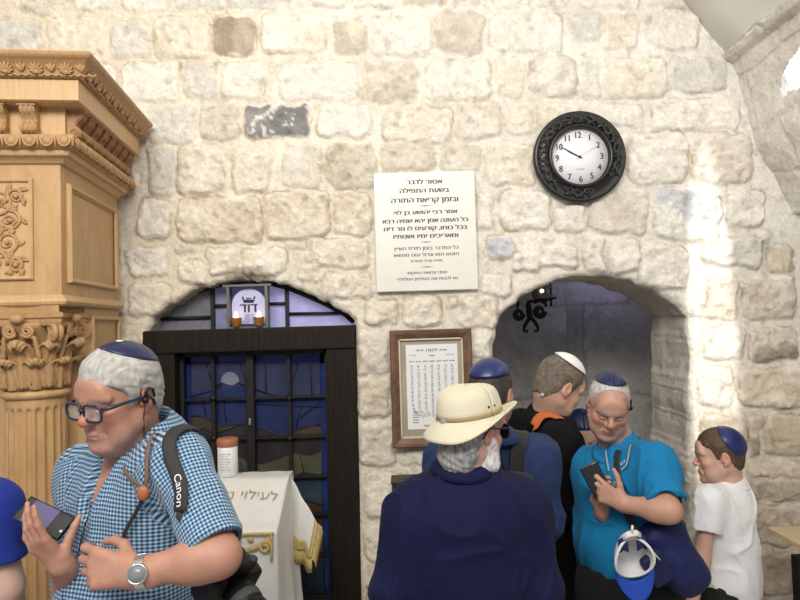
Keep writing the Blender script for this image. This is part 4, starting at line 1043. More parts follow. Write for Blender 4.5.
# ================================================================== lectern under a white cloth
def lectern():
    d0, d1, d2 = 2.36, 2.60, 2.72
    xr = at(276, 529, d0)[0]; xl = xr - .46; zf = at(276, 529, d0)[2]; zb = at(291, 478, d1)[2]
    root = empty('lectern', ((xl + xr) / 2, d1 - 3 - .05, 0)); tag(root, 'wooden reading lectern covered by the white embroidered cloth, in front of the arched doorway', 'lectern')
    m = M['maple']
    mb = MB(); mb.box((xl + .03, d0 - 3 + .03, .02), (xr - .03, d2 - 3 - .02, zf - .03)); mb.build('body', m, root, world=True)
    mb = MB(); mb.add([(xl + .01, d0 - 3 + .01, zf - .012), (xr - .01, d0 - 3 + .01, zf - .012), (xr - .01, d1 - 3, zb - .012), (xl + .01, d1 - 3, zb - .012), (xr - .01, d2 - 3, zb - .012), (xl + .01, d2 - 3, zb - .012),
                       (xl + .01, d0 - 3 + .01, zf - .04), (xr - .01, d0 - 3 + .01, zf - .04), (xr - .01, d2 - 3, zf - .04), (xl + .01, d2 - 3, zf - .04)], [(0, 1, 2, 3), (3, 2, 4, 5), (0, 6, 7, 1), (1, 7, 8, 4, 2), (0, 3, 5, 9, 6), (5, 4, 8, 9), (6, 9, 8, 7)]); mb.build('sloping_top', m, root, world=True)
    mb = MB(); mb.box((xl, d0 - 3, 0), (xr, d2 - 3, .06), bev=.006); mb.build('foot', m, root, world=True)
    # cloth
    cl = empty('tablecloth', ((xl + xr) / 2, d1 - 3, zb)); tag(cl, 'white satin cloth with gold embroidery and fringe draped over the lectern', 'tablecloth')
    sat = mat('white_satin', (.64, .63, .60), .38, noise=.04, nscale=6, sheen=.2)
    n = 44; Gf = []
    prof = [(d2 - 3, zb - .35), (d2 - 3 + .004, zb - .1), (d2 - 3, zb + .002), (d1 - 3 + .05, zb + .004), (d1 - 3, zb + .003), ((d0 + d1) / 2 - 3, (zf + zb) / 2 + .004), (d0 - 3 + .02, zf + .008), (d0 - 3 - .006, zf + .002), (d0 - 3 - .014, zf - .02), (d0 - 3 - .02, zf - .15), (d0 - 3 - .03, zf - .40), (d0 - 3 - .04, .32)]
    pl_ = np.array(prof); tt = np.concatenate([[0], np.cumsum(np.linalg.norm(np.diff(pl_, axis=0), axis=1))]); ts = np.linspace(0, tt[-1], 90); py_ = np.interp(ts, tt, pl_[:, 0]); pz_ = np.interp(ts, tt, pl_[:, 1])
    for i in range(n):
        u = i / (n - 1); x = xl - .006 + (xr - xl + .012) * u; row = []
        for y, z in zip(py_, pz_):
            dr = max(0, zf - z) if y < d0 - 2.98 else 0
            row.append((x + .02 * dr * (2 * u - 1) + .0, y - .018 * dr * sin(u * 17 + .5) - .006 * dr * sin(u * 41), z + .0012 * sin(u * 30 + y * 60)))
        Gf.append(row)
    mb = MB(); mb.sheet(Gf, .003); mb.build('top_drape', sat, cl, world=True)
    # right and left side drop with soft folds
    for sx, xe in ((1, xr), (-1, xl)):
        mb = MB(); G = []
        for i in range(40):
            u = i / 39; yy = d0 - 3 - .012 + (d2 - d0 - .02) * u; zt = np.interp(yy + 3, [d0, d1, d2], [zf, zb, zb]); row = []
            for j in range(40):
                v = j / 39; z = zt + .001 - (zt - .34) * v
                row.append((xe + sx * (.005 + .022 * (zt - z) + .05 * v * (.5 + .5 * sin(u * 15 + v * 2)) * min(1, u * 3)), yy - .07 * v * max(0, 1 - u * 2) - .006, z))
            G.append(row)
        mb.sheet(G, .003); mb.build('side_drape', sat, cl, world=True)
    # hanging corner that flares out at the right
    A = at(291, 478, 2.66); B = at(318, 524, 2.60); C_ = at(313, 552, 2.60); Dd = at(292, 545, 2.64); A2 = np.array(A) + (0, .03, -.01)
    def corner(u, v):
        top = A * (1 - u) + B * u; bot = Dd * (1 - u) + C_ * u; p = top * (1 - v) + bot * v
        p = p + np.array((0, .012 * sin(u * 9 + v * 3) * (.3 + v) - .05 * u * v, .004 * sin(u * 12))); return p
    mb = MB(); mb.sheet([[corner(u, v) for v in np.linspace(0, 1, 24)] for u in np.linspace(0, 1, 24)], .004); mb.build('hanging_corner', sat, cl, world=True)
    gold = mat('gold_thread', (.45, .34, .13), .5, noise=.25, nscale=60)
    mb = MB(); mb.sheet([[corner(u, v) + np.array((0, -.005, 0)) for v in np.linspace(.80, 1.0, 6)] for u in np.linspace(0, 1, 20)], .003); mb.sheet([[corner(u, v) + np.array((0, -.006, 0)) for v in np.linspace(.0, 1.0, 10)] for u in np.linspace(.88, 1, 4)], .003); mb.build('gold_border', gold, cl, world=True)
    mb = MB()
    for i in range(60):
        u = i / 59; p = corner(u, 1.0); mb.tube([p, p + np.array((.003 * sin(i * 3), -.004, -.03)), p + np.array((.006 * sin(i * 5), -.002, -.058))], [.003, .0028, .0022], 5)
    for i in range(24):
        v = i / 23; p = corner(1.0, v); mb.tube([p, p + np.array((.014, 0, -.012)), p + np.array((.020, 0, -.038))], [.003, .0028, .002], 5)
    mb.build('fringe', gold, cl, world=True)
    # embroidery on the slope and the front
    def onslope(s, t):                                     # s metres from the right edge, t 0 back..1 front
        return np.array((xr - s, d1 - 3 + (d0 - d1) * t, zb + (zf - zb) * t + .0075))
    mb = MB()
    bt = mat('bronze_thread', (.30, .245, .15), .5); s0 = .02
    for word in ('לעילוי', 'נשמת'):
        V, F = text_mesh(word, .066, rtl=True, extrude=.0008, align='LEFT'); V[:, 0] -= V[:, 0].max(); P = []
        for v in V:
            s = -v[0] + s0; t = .30 + (s - .2) ** 2 * 2.2 - v[2] / .27 + .14
            P.append(onslope(s, t) + np.array((0, 0, -v[1])))
        mb = MB(); mb.add(P, F); mb.build('embroidered_word', bt, cl, world=True, recalc=False); s0 += np.ptp(V[:, 0]) + .03
    mb = MB(); yf = d0 - 3 - .030
    F3 = lambda s, dz: (xr - s, yf - .01 * min(1, dz * 6), zf - dz)
    mb.tube([F3(.002 + .4 * k, .006) for k in np.linspace(0, 1, 20)], .006, 6)
    mb.tube([F3(.02 + .36 * k, .022 + .055 * sin(k * pi) ** .6) for k in np.linspace(0, 1, 40)], .010, 6, flat=(1, .4))
    mb.tube([F3(.035 + .025 * (1 - t * .7) * cos(9 * t + 2.5), .055 + .025 * (1 - t * .7) * sin(9 * t + 2.5)) for t in np.linspace(0, 1, 30)], .006, 6)
    for s in (.09, .135): mb.ball(F3(s, .026), (.013, .004, .009), 10, 6)
    mb.ball(F3(.21, .035), (.02, .004, .012), 10, 6)
    mb.tube([F3(.012, .006 + .10 * k) for k in np.linspace(0, 1, 6)], .005, 6)
    mb.build('gold_embroidery', gold, cl, world=True)
    # candle tin on the flat back ledge
    p = at(229.5, 477, 2.655); t = empty('memorial_candle', (p[0] - .006, p[1], zb + .0065)); tag(t, 'memorial candle jar with white paper label and reddish brown lid on the lectern', 'candle')
    mb = MB(); mb.lathe([(.040, 0), (.042, .003), (.042, .124), (.039, .127)], 28); mb.build('jar', mat('paper_label', (.74, .74, .74), .5), t)
    mb = MB(); mb.lathe([(.0435, .124), (.045, .127), (.045, .152), (.040, .157)], 28); mb.build('lid', mat('terracotta_wax', (.34, .13, .065), .5), t)
    mb = MB()
    for k in range(7): mb.box((-.022 + .003 * (k % 2), -.0432, .03 + .011 * k), (.022 - .005 * (k % 3), -.0415, .0325 + .011 * k))
    mb.build('label_print', mat('grey_print', (.45, .45, .47), .6), t)
lectern()
# ================================================================== table at right
def table():
    x0 = at(768, 527, 2.70)[0]; z = at(768, 527, 2.70)[2]; root = empty('table', (x0 + .4, -.62, 0))
    tag(root, 'table with pale wooden top and dark metal legs at the right edge, behind the boy', 'table')
    mb = MB(); mb.box((x0, -.92, z - .022), (x0 + .8, -.30, z), bev=.003); mb.build('tabletop', wood_mat('pale_beech', (.52, .40, .25), (.60, .48, .32), .35, 4, (2, 14, 14)), root, world=True)
    for dx in (.024, .726):
        for y in (-.84, -.47):
            k = MB(); k.box((x0 + dx - .022, y - .022, 0), (x0 + dx + .022, y + .022, z - .06)); k.build('leg', M['black'], root, world=True)
    k = MB(); k.box((x0 + .06, -.85, z - .065), (x0 + .74, -.46, z - .0225)); k.build('apron', M['black'], root, world=True)
table()
# ================================================================== BODIES: implicit surfaces turned into one continuous mesh
def nrm(v): v = np.asarray(v, float); return v / (np.linalg.norm(v) + 1e-12)
def smin(a, b, k):
    if k <= 0: return np.minimum(a, b)
    h = np.maximum(k - np.abs(a - b), 0) / k
    return np.minimum(a, b) - h * h * k * .25
def smax(a, b, k): return -smin(-a, -b, k)
def d_cap(p, a, b, ra, rb):
    ab = b - a; t = np.clip(((p - a) @ ab) / (ab @ ab + 1e-12), 0, 1)
    return np.linalg.norm(p - a - t[:, None] * ab, axis=1) - (ra + (rb - ra) * t)
def d_ell(q, r):
    k0 = np.linalg.norm(q / r, axis=1); k1 = np.linalg.norm(q / (r * r), axis=1)
    return k0 * (k0 - 1) / (k1 + 1e-9)
class SDF:
    def __init__(s): s.p = []
    def fn(s, f, c, R, k=0.01, op='u'): s.p.append((f, np.asarray(c, float), R, k, op)); return s
    def cap(s, a, b, ra, rb=None, k=0.01, op='u', flat=None):
        a = np.asarray(a, float); b = np.asarray(b, float); rb = ra if rb is None else rb
        if flat is not None:
            n, f = nrm(flat[0]), flat[1]
            def g(p):
                q = p + ((p - a) @ n)[:, None] * n * (1 / f - 1); b2 = b + n * ((b - a) @ n) * (1 / f - 1)
                return d_cap(q, a, b2, ra, rb) * (.5 + .5 * f)
        else:
            def g(p): return d_cap(p, a, b, ra, rb)
        return s.fn(g, (a + b) / 2, np.linalg.norm(b - a) / 2 + max(ra, rb), k, op)
    def ell(s, c, r, R=None, k=0.01, op='u'):
        c = np.asarray(c, float); r = np.asarray(r, float) * np.ones(3); R = np.eye(3) if R is None else R
        return s.fn(lambda p: d_ell((p - c) @ R, r), c, r.max(), k, op)
    def box(s, c, h, R=None, rd=.005, k=0.01, op='u'):
        c = np.asarray(c, float); h = np.asarray(h, float); R = np.eye(3) if R is None else R
        def g(p):
            q = np.abs((p - c) @ R) - h + rd
            return np.linalg.norm(np.maximum(q, 0), axis=1) + np.minimum(q.max(1), 0) - rd
        return s.fn(g, c, np.linalg.norm(h), k, op)
    def plane(s, pt, n, k=0.004):
        pt = np.asarray(pt, float); n = nrm(n)
        return s.fn(lambda p: -((p - pt) @ n), pt, 1e3, k, 's')
    def add(s, o, k=None):
        for (f, c, R, kk, op) in o.p: s.p.append((f, c, R, kk if k is None else k, op))
        return s
    def eval(s, P, c=None, rad_=0):
        d = np.full(len(P), 0.25)
        for (f, pc, R, k, op) in s.p:
            if c is not None and np.linalg.norm(c - pc) > R + rad_ + k + 0.02: continue
            v = f(P)
            d = smin(d, v, k) if op == 'u' else (smax(d, -v, k) if op == 's' else smax(d, v, k))
        return d
    def project(s, P, off=0.0, it=6):
        P = np.array(P, float); e = 1e-3
        for _ in range(it):
            d = s.eval(P); g = np.stack([s.eval(P + np.eye(3)[i] * e) - d for i in range(3)], 1) / e
            g /= np.linalg.norm(g, axis=1, keepdims=True) + 1e-9; P = P - g * (d - off)[:, None] * .9
        return P, g
    def mesh(s, h, disp=None, lo=None, hi=None, B=14):
        us = [(c, R) for (f, c, R, k, op) in s.p if op == 'u']
        if lo is None: lo = np.min([c - R for c, R in us], 0) - .03
        if hi is None: hi = np.max([c + R for c, R in us], 0) + .03
        lo = np.asarray(lo); n = np.ceil((np.asarray(hi) - lo) / h / B).astype(int) * B
        nb = n // B; D = np.empty(n, np.float32)
        I, J, K = np.meshgrid(*[np.arange(m) for m in nb], indexing='ij'); bi = np.stack([I.ravel(), J.ravel(), K.ravel()], 1)
        cen = lo + (bi * B + (B - 1) / 2) * h; r = (B / 2) * h * 1.74
        dc = s.eval(cen); D4 = D.reshape(nb[0], B, nb[1], B, nb[2], B)
        D4[:] = np.where(dc < 0, -1, 1).astype(np.float32).reshape(nb)[:, None, :, None, :, None]
        loc = np.stack(np.meshgrid(*[np.arange(B)] * 3, indexing='ij'), -1).reshape(-1, 3) * h
        for t in np.where(np.abs(dc) < r * 1.7 + .012)[0]:
            P = lo + bi[t] * B * h + loc
            d = s.eval(P, cen[t], r)
            if disp is not None: d = d - disp(P)
            D4[bi[t, 0], :, bi[t, 1], :, bi[t, 2], :] = d.reshape(B, B, B)
        return surface_nets(D, lo, h)
def surface_nets(D, lo, h):
    S = D < 0; n = np.array(D.shape)
    cnt = np.zeros(n - 1, np.uint8)
    for dx in (0, 1):
        for dy in (0, 1):
            for dz in (0, 1): cnt += S[dx:n[0] - 1 + dx, dy:n[1] - 1 + dy, dz:n[2] - 1 + dz]
    act = np.flatnonzero((cnt > 0) & (cnt < 8)); del cnt
    ci = np.stack(np.unravel_index(act, n - 1), 1)
    cor = np.array([(x, y, z) for x in (0, 1) for y in (0, 1) for z in (0, 1)])
    val = np.stack([D[ci[:, 0] + a, ci[:, 1] + b, ci[:, 2] + c] for a, b, c in cor], 1).astype(float)
    acc = np.zeros((len(ci), 3)); w = np.zeros(len(ci))
    for i in range(8):
        for j in range(i + 1, 8):
            if np.abs(cor[i] - cor[j]).sum() != 1: continue
            a, b = val[:, i], val[:, j]; m = (a < 0) != (b < 0)
            t = np.where(m, a / np.where(m, a - b, 1), 0)
            acc += np.where(m[:, None], cor[i] + t[:, None] * (cor[j] - cor[i]), 0); w += m
    V = lo + (ci + acc / w[:, None]) * h
    quads = []
    for ax in range(3):
        o = [(1, 2), (2, 0), (0, 1)][ax]
        A = np.moveaxis(S, ax, 0); m = np.moveaxis(A[:-1] != A[1:], 0, ax)
        e = np.stack(np.nonzero(m), 1); e = e[(e[:, o[0]] > 0) & (e[:, o[1]] > 0) & (e[:, o[0]] < n[o[0]] - 1) & (e[:, o[1]] < n[o[1]] - 1)]
        q = []
        for (a, b) in ((-1, -1), (0, -1), (0, 0), (-1, 0)):
            c = e.copy(); c[:, o[0]] += a; c[:, o[1]] += b
            q.append(np.searchsorted(act, np.ravel_multi_index(c.T, n - 1)))
        q = np.stack(q, 1); flip = S[e[:, 0], e[:, 1], e[:, 2]]; q[~flip] = q[~flip][:, ::-1]
        quads.append(q)
    return V, np.concatenate(quads)
def relax(V, F, it=2, lam=.4):
    """light smoothing that removes grid stepping"""
    n = len(V)
    for _ in range(it):
        acc = np.zeros_like(V); c = np.zeros(n)
        for k in range(4):
            for j in (F[:, (k + 1) % 4], F[:, k - 1]):
                for ax in range(3): acc[:, ax] += np.bincount(F[:, k], V[j, ax], n)
                c += np.bincount(F[:, k], minlength=n)
        V = V + lam * (acc / np.maximum(c, 1)[:, None] - V)
    return V
# ------------------------------------------------------------------ anatomy
class Head:
    """local axes: x to the person's right, y forward, z up; origin between the ears"""
    def __init__(s, O, fwd, pitch=0, roll=0, sc=1.0):
        f = nrm((fwd[0], fwd[1], 0)); u = np.array((0, 0, 1.0)); r = np.cross(f, u)
        p = rad(pitch); f2 = f * cos(p) - u * sin(p); u2 = u * cos(p) + f * sin(p)
        q = rad(roll); r3 = r * cos(q) - u2 * sin(q); u3 = u2 * cos(q) + r * sin(q)
        s.O = np.asarray(O, float); s.R = np.stack([r3, f2, u3], 1); s.s = sc
        s.M = Matrix([[*(s.R[i] * 1.0), s.O[i]] for i in range(3)] + [[0, 0, 0, 1]])
    def pt(s, *l): return s.O + s.R @ (np.asarray(l, float) * s.s)
    def loc(s, P): return (P - s.O) @ s.R / s.s
    def W(s, V): return s.O + (np.asarray(V, float) * s.s) @ s.R.T
CRAN_C = np.array((0, -.005, .045)); CRAN_R = np.array((.076, .097, .086))
def d_cran(q, g=0.0):
    a = d_ell(q - CRAN_C, CRAN_R + g); b = d_ell(q - np.array((0, -.038, -.018)), np.array((.062, .058, .068)) + g)
    return smin(a, b, .03)
def add_head(S, H, jowl=0.0, nose=1.0, ears=1.0, detail=True, brow=1.0):
    s = H.s; R = H.R
    c = lambda a, b, ra, rb=None, k=.012, op='u': S.cap(H.pt(*a), H.pt(*b), ra * s, (ra if rb is None else rb) * s, k * s, op)
    e = lambda a, r, k=.012, op='u', Rr=None: S.ell(H.pt(*a), np.asarray(r) * s, R if Rr is None else R @ Rr, k * s, op)
    S.fn(lambda p: d_cran(H.loc(p)) * s, H.pt(0, -.01, .03), .13 * s, .01)
    e((0, .030, -.030), (.063, .064, .086), .03)
    for q in (-1, 1):
        c((q * .050, .004, -.052), (q * .018, .070, -.098), .024 + jowl * .4, .020 + jowl * .3, .022)
        e((q * .043, .062, -.022), (.024, .026, .022), .02)
        e((q * .040, .050, -.066), (.024 + jowl, .028, .030 + jowl), .02)
    e((0, .080, -.102), (.021, .018, .017), .018)
    if jowl > 0: e((0, .038, -.108), (.045, .042, .022 + jowl * 1.5), .02)
    if detail:
        for q in (-1, 1):
            e((q * .032, .104, .006), (.021, .018, .0135), .012, 's')
            c((q * .012, .094, .020), (q * .052, .078, .024), .0085 * brow, .007, .011)
        e((0, .086, .045), (.05, .014, .03), .03)
        c((0, .090, .014), (0, .113 + .006 * (nose - 1), -.022), .0085, .0105 * nose, .009)
        e((0, .113 + .006 * (nose - 1), -.027), (.0125 * nose, .0115, .0105), .007)
        for q in (-1, 1):
            e((q * .0125 * nose, .099, -.031), (.0085 * nose, .011, .008), .006)
            # lids wrapped over the eyeball
            for (dz, up) in ((.0085, 1), (-.0075, 0)):
                pts = [(q * .0185, .0855, .004 + dz * .35), (q * .026, .0925, .004 + dz * .95), (q * .034, .0935, .004 + dz), (q * .041, .089, .004 + dz * .8), (q * .047, .081, .004 + dz * .25)]
                for a_, b_ in zip(pts, pts[1:]): c(a_, b_, .0036 if up else .003, None, .004)
        # mouth mound, lips, and the line between them
        e((0, .080, -.066), (.030, .022, .020), .016)
        up = [(-.024, .083, -.066), (-.010, .099, -.0615), (0, .100, -.063), (.010, .099, -.0615), (.024, .083, -.066)]
        lw = [(-.022, .083, -.068), (-.010, .097, -.072), (.010, .097, -.072), (.022, .083, -.068)]
        for P_ in (up, lw):
            for a_, b_ in zip(P_, P_[1:]): c(a_, b_, .0042, None, .005)
        ml = [(-.025, .086, -.0668), (-.010, .1035, -.0668), (.010, .1035, -.0668), (.025, .086, -.0668)]
        for a_, b_ in zip(ml, ml[1:]): c(a_, b_, .0013, None, .003, 's')
        for q in (-1, 1):
            c((q * .018, .100, -.032), (q * .034, .080, -.066), .0012, None, .010, 's')
    for q in (-1, 1):                                           # ears: shell, hollow, lobe
        Rr = np.array(Matrix.Rotation(rad(-12), 3, 'X') @ Matrix.Rotation(rad(q * -24), 3, 'Z'))
        e((q * .079, -.014, .002), np.array((.0085, .019, .031)) * ears, .008, 'u', Rr)
        e((q * .089, -.010, .006), np.array((.0085, .0105, .019)) * ears, .005, 's', Rr)
        c((q * .082, .002, .000), (q * .078, .004, -.010), .0055, None, .006)
        e((q * .077, -.006, -.026), (.006, .010, .010), .006)
def add_neck(S, H, N, r=.056, back=0.0):
    S.cap(H.pt(0, -.022, -.045), np.asarray(N) + np.array((0, 0, -.02)), r * H.s, (r + .006) * H.s, .025)
    S.cap(H.pt(0, .02, -.085), np.asarray(N) * .6 + H.pt(0, .02, -.085) * .4, .035 * H.s, .045 * H.s, .03)
def skin_cols(V, H, tone, lip=(.42, .17, .14), browc=None, stubble=None, red=.25, age=.3):
    q = H.loc(V); x, y, z = q.T; ax = np.abs(x)
    n = fbm(V[:, 0] * 40, V[:, 1] * 40, V[:, 2] * 40, oct=4, seed=91); n2 = fbm(V[:, 0] * 160, V[:, 1] * 160, V[:, 2] * 160, oct=3, seed=92)
    C = np.array(tone) * (1 + .10 * n + .07 * n2)[:, None]
    def blend(w, c): nonlocal C; w = np.clip(w, 0, 1)[:, None]; C = C * (1 - w) + np.array(c) * w
    t = np.array(tone); ruddy = t * np.array((1.04, .72, .66))
    g = lambda cx, cy, cz, rx, ry, rz: np.exp(-(((ax - cx) / rx) ** 2 + ((y - cy) / ry) ** 2 + ((z - cz) / rz) ** 2))
    blend(red * 2.2 * g(0, .115, -.026, .016, .03, .016), ruddy); blend(red * 1.8 * g(.045, .07, -.03, .022, .04, .020), ruddy)
    blend(red * 2 * g(.085, -.01, 0, .012, .025, .035), ruddy)
    hd = np.linalg.norm(q, axis=1) < .2
    blend((.55 * g(.033, .09, -.012, .016, .02, .007) * age) * hd, t * np.array((.72, .62, .62)))
    if stubble is not None: blend(hd * np.clip((.35 + n2) * 1.2, 0, 1) * np.clip(g(0, .06, -.085, .065, .06, .035) * 1.4, 0, .75), stubble)
    lipd = np.minimum(np.abs(z + .0625) / .006, np.abs(z + .071) / .0065)
    blend(hd * (ax < .025) * (y > .083) * np.clip(1.6 - lipd, 0, 1) * (z < -.056) * (z > -.079) * .8, lip)
    if browc is not None: blend(hd * np.clip(1.5 - np.abs(z - .0265 + .25 * np.maximum(ax - .036, 0)) / .0048, 0, 1) * (ax > .012) * (ax < .055) * (y > .06) * np.clip(.75 + n2, 0, 1), browc)
    return C
def add_hand(S, w, d, n, t, curl=(40, 45, 50, 55), thumb=(25, 20), sc=1.0, spread=4.0, tout=.75, tn=.35, side_k=.012):
    """w wrist, d towards the fingers, n out of the palm, t towards the thumb side"""
    d = nrm(d); n = nrm(np.asarray(n) - d * np.dot(n, d)); l = nrm(np.cross(d, n)); l = l if l @ np.asarray(t) > 0 else -l
    w = np.asarray(w, float); tips = []
    K = [w + sc * (d * a + l * b - n * abs(b) * .08) for a, b in zip((.090, .093, .087, .076), (.028, .0085, -.0105, -.0285))]
    for i, k in enumerate(K): S.cap(w + sc * (l * (.012 - .008 * i) + d * .006), k, .0145 * sc, .0118 * sc, .014)
    S.cap(w + sc * (d * .03 + l * .012 + n * .006), w + sc * (d * .062 - l * .012 + n * .005), .014 * sc, .012 * sc, .014)
    S.cap(w - d * .02 * sc, w + d * .02 * sc, .0245 * sc, .022 * sc, .014, flat=(n, .72))
    Ls = [(.044, .026, .021), (.048, .030, .022), (.044, .028, .021), (.034, .021, .019)]
    for i, (k, L, c) in enumerate(zip(K, Ls, curl)):
        a = rad(c * .75); lat = rad(spread * (1.5 - i)); p = k
        base = nrm(d * cos(lat) + l * sin(lat))
        for j, (ln, r0, r1) in enumerate(zip(L, (.0104, .0092, .0080), (.0092, .0080, .0066))):
            dr = base * cos(a) + n * sin(a); q = p + dr * ln * sc
            S.cap(p, q, r0 * sc, r1 * sc, .004); p = q; a += rad(c * (1.0 if j == 0 else .7))
        tips.append(p)
    p = w + sc * (d * .022 + l * .020 + n * .006); td = nrm(d * .62 + l * tout + n * tn)
    fold = nrm(d * .8 - l * .25 + n * .25); S.cap(w + sc * d * .01, p, .015 * sc, .015 * sc, .012)
    for j, (ln, r0, r1) in enumerate(((.040, .0145, .0118), (.032, .0112, .0100), (.025, .0098, .0075))):
        q = p + td * ln * sc; S.cap(p, q, r0 * sc, r1 * sc, .008 if j == 0 else .004); p = q
        a = rad(thumb[min(j, 1)]); td = nrm(td * cos(a) + nrm(fold - td * (fold @ td)) * sin(a))
    tips.append(p)
    return tips
class Torso:
    def __init__(s, P, N, fwd, shL, shR, cw=.17, cd=.115, bw=.17, bd=.13, bo=.02, hw=.17, hd=.12, sr=.056):
        s.P = np.asarray(P, float); s.N = np.asarray(N, float); s.u = nrm(s.N - s.P); f = np.array((fwd[0], fwd[1], 0.0)); s.r = nrm(np.cross(f, s.u)); s.f = np.cross(s.u, s.r)
        s.L = np.linalg.norm(s.N - s.P); s.sh = [np.asarray(shL, float), np.asarray(shR, float)]
        s.cw, s.cd, s.bw, s.bd, s.bo, s.hw, s.hd, s.sr = cw, cd, bw, bd, bo, hw, hd, sr; s.R = np.stack([s.r, s.f, s.u], 1)
    def add(s, S, g=0.0, k=.05, hips=True):
        L = s.L; u, f = s.u, s.f
        S.ell(s.P + u * L * .66, (s.cw + g, s.cd + g, .34 * L + g), s.R, k)
        S.ell(s.P + u * L * .34 + f * s.bo, (s.bw + g, s.bd + g, .30 * L + g), s.R, k)
        if hips: S.ell(s.P + u * L * .03, (s.hw + g, s.hd + g, .26 * L), s.R, k)
        for q in s.sh:
            S.cap(s.N - u * .045, q, .052 + g, s.sr + g, k * .8)
            S.cap(q * .75 + s.N * .25 - u * .07, s.P * .45 + q * .4 + s.N * .15, s.cd * .62 + g, s.cd * .7 + g, k)
        S.cap(s.N + u * .01, s.N - u * .08, .058 + g * .6, .08 + g, .03)
        return S
    def pt(s, x, y, z): return s.P + s.r * x + s.f * y + s.u * z
def sleeve(S, pts, rads, k=.03, ck=.012, hole=True):
    pts = [np.asarray(p, float) for p in pts]; e = pts[-1]; dr = nrm(pts[-1] - pts[-2])
    def g(p):
        d = d_cap(p, pts[0], pts[1], rads[0], rads[1])
        for i in range(1, len(pts) - 1): d = smin(d, d_cap(p, pts[i], pts[i + 1], rads[i], rads[i + 1]), ck)
        d = smax(d, (p - e) @ dr, .004)
        if hole: d = smax(d, -d_cap(p, e - dr * .022, e + dr * .05, rads[-1] - .010, rads[-1] - .007), .003)
        return d
    c = sum(pts) / len(pts); S.fn(g, c, max(np.linalg.norm(p - c) for p in pts) + max(rads), k)
def folds(seed, amp=.004, fr=(9, 9, 5), amp2=.0008):
    """creases: broad drape plus sharper broken ridges that run along the longer axis of fr"""
    def f(P):
        w = fbm(P[:, 0] * 4, P[:, 1] * 4, P[:, 2] * 4, oct=2, seed=seed + 3)
        a = vnoise(P[:, 0] * fr[0] + 1.6 * w, P[:, 1] * fr[1] + 1.6 * w, P[:, 2] * fr[2] + 2.2 * w, seed=seed)
        b = vnoise(P[:, 0] * fr[0] * 1.9 - 2.5 * w + P[:, 2] * 3, P[:, 1] * fr[1] * 1.9, P[:, 2] * fr[2] * 1.7 + P[:, 0] * 5, seed=seed + 5)
        r1 = (1 - np.abs(a)) ** 3; r2 = (1 - np.abs(b)) ** 4
        return amp * (1.1 * r1 - .5 + .8 * r2 * np.clip(.4 + w, 0, 1) - .2) + amp2 * vnoise(P[:, 0] * 60, P[:, 1] * 60, P[:, 2] * 60, seed=seed + 8)
    return f
def emit_mesh(name, S, h, m, parent, disp=None, cols=None, attrs=None, it=2):
    V, F = S.mesh(h, disp); V = relax(V, F, it)
    return obj_np(name, V, F, m, parent, True, None, cols(V) if cols else None, attrs(V) if attrs else None, world=True)
def hair(parent, H, line, m, c1, c2, thick=.010, seed=3, h=.003, tuft=.003, name='hair', fringe=None, zmax=None, nape=False):
    """line: list of (y, z) giving the lowest hair at each y along the side of the head"""
    ly = np.array([a for a, b in line]); lz = np.array([b for a, b in line]); s = H.s
    def g(p):
        q = H.loc(p); y = q[:, 1]
        lim = np.interp(y, ly, lz) + (0 if fringe is None else fringe(q))
        n = vnoise(q[:, 0] * 75 + 2 * np.sin(q[:, 2] * 60), y * 40 - q[:, 2] * 50, q[:, 2] * 22, seed=seed) + .5 * vnoise(q[:, 0] * 190, y * 70, q[:, 2] * 70, seed=seed + 1)
        t = np.clip((q[:, 2] - lim) / .05, .35, 1)
        d = d_cran(q, thick * .5)
        if nape: d = smin(d, d_ell(q - np.array((0, -.046, -.075)), np.array((.060, .050, .062))), .02)
        d = d - thick * .5 * t - tuft * n
        if zmax is not None: d = np.maximum(d, q[:, 2] - zmax)
        return smax(d, (lim - q[:, 2]) * .7 + .004 * vnoise(q[:, 0] * 160, y * 160, q[:, 2] * 40, seed=seed + 2), .004) * s
    S = SDF().fn(g, H.pt(0, -.01, .0 if nape else .03), (.18 if nape else .15) * s, .001)
    def cc(V):
        q = H.loc(V); n = vnoise(q[:, 0] * 220, q[:, 1] * 90, q[:, 2] * 60, seed=seed + 4); n3 = vnoise(q[:, 0] * 30, q[:, 1] * 30, q[:, 2] * 18, seed=seed + 6)
        k = np.clip(.5 + .5 * n + .3 * n3, 0, 1)[:, None]; return np.array(c1) * k + np.array(c2) * (1 - k)
    return emit_mesh(name, S, h, m, parent, None, cc, it=1)
def kippah(parent, H, axis, half, m, puff=.0, lift=.012, trim=None, name='kippah', gores=6):
    a = nrm(axis); b = nrm(np.cross(a, (1, 0, 0))); c = np.cross(a, b); rr = CRAN_R + lift; mb = MB(); G = []
    nth = 14; nph = 48
    for i in range(nph + 1):
        ph = 2 * pi * i / nph; row = []
        for j in range(nth + 1):
            th = rad(half) * j / nth + 1e-4
            dv = a * cos(th) + (b * cos(ph) + c * sin(ph)) * sin(th)
            sc = 1 + puff * (1 - (j / nth) ** 2) - .010 * (abs(sin(ph * gores / 2)) < .12) * sin(pi * j / nth)
            row.append(H.W(CRAN_C + dv * rr * sc))
        G.append(row)
    mb.sheet(G, .003); o = mb.build(name, m, parent, world=True)
    if trim is not None:
        t = MB(); ring = [g_[-1] for g_ in G[:-1]]; t.tube(ring, .0028 * H.s, 6, closed=True); t.build('trim_band', trim, o, world=True)
    return o
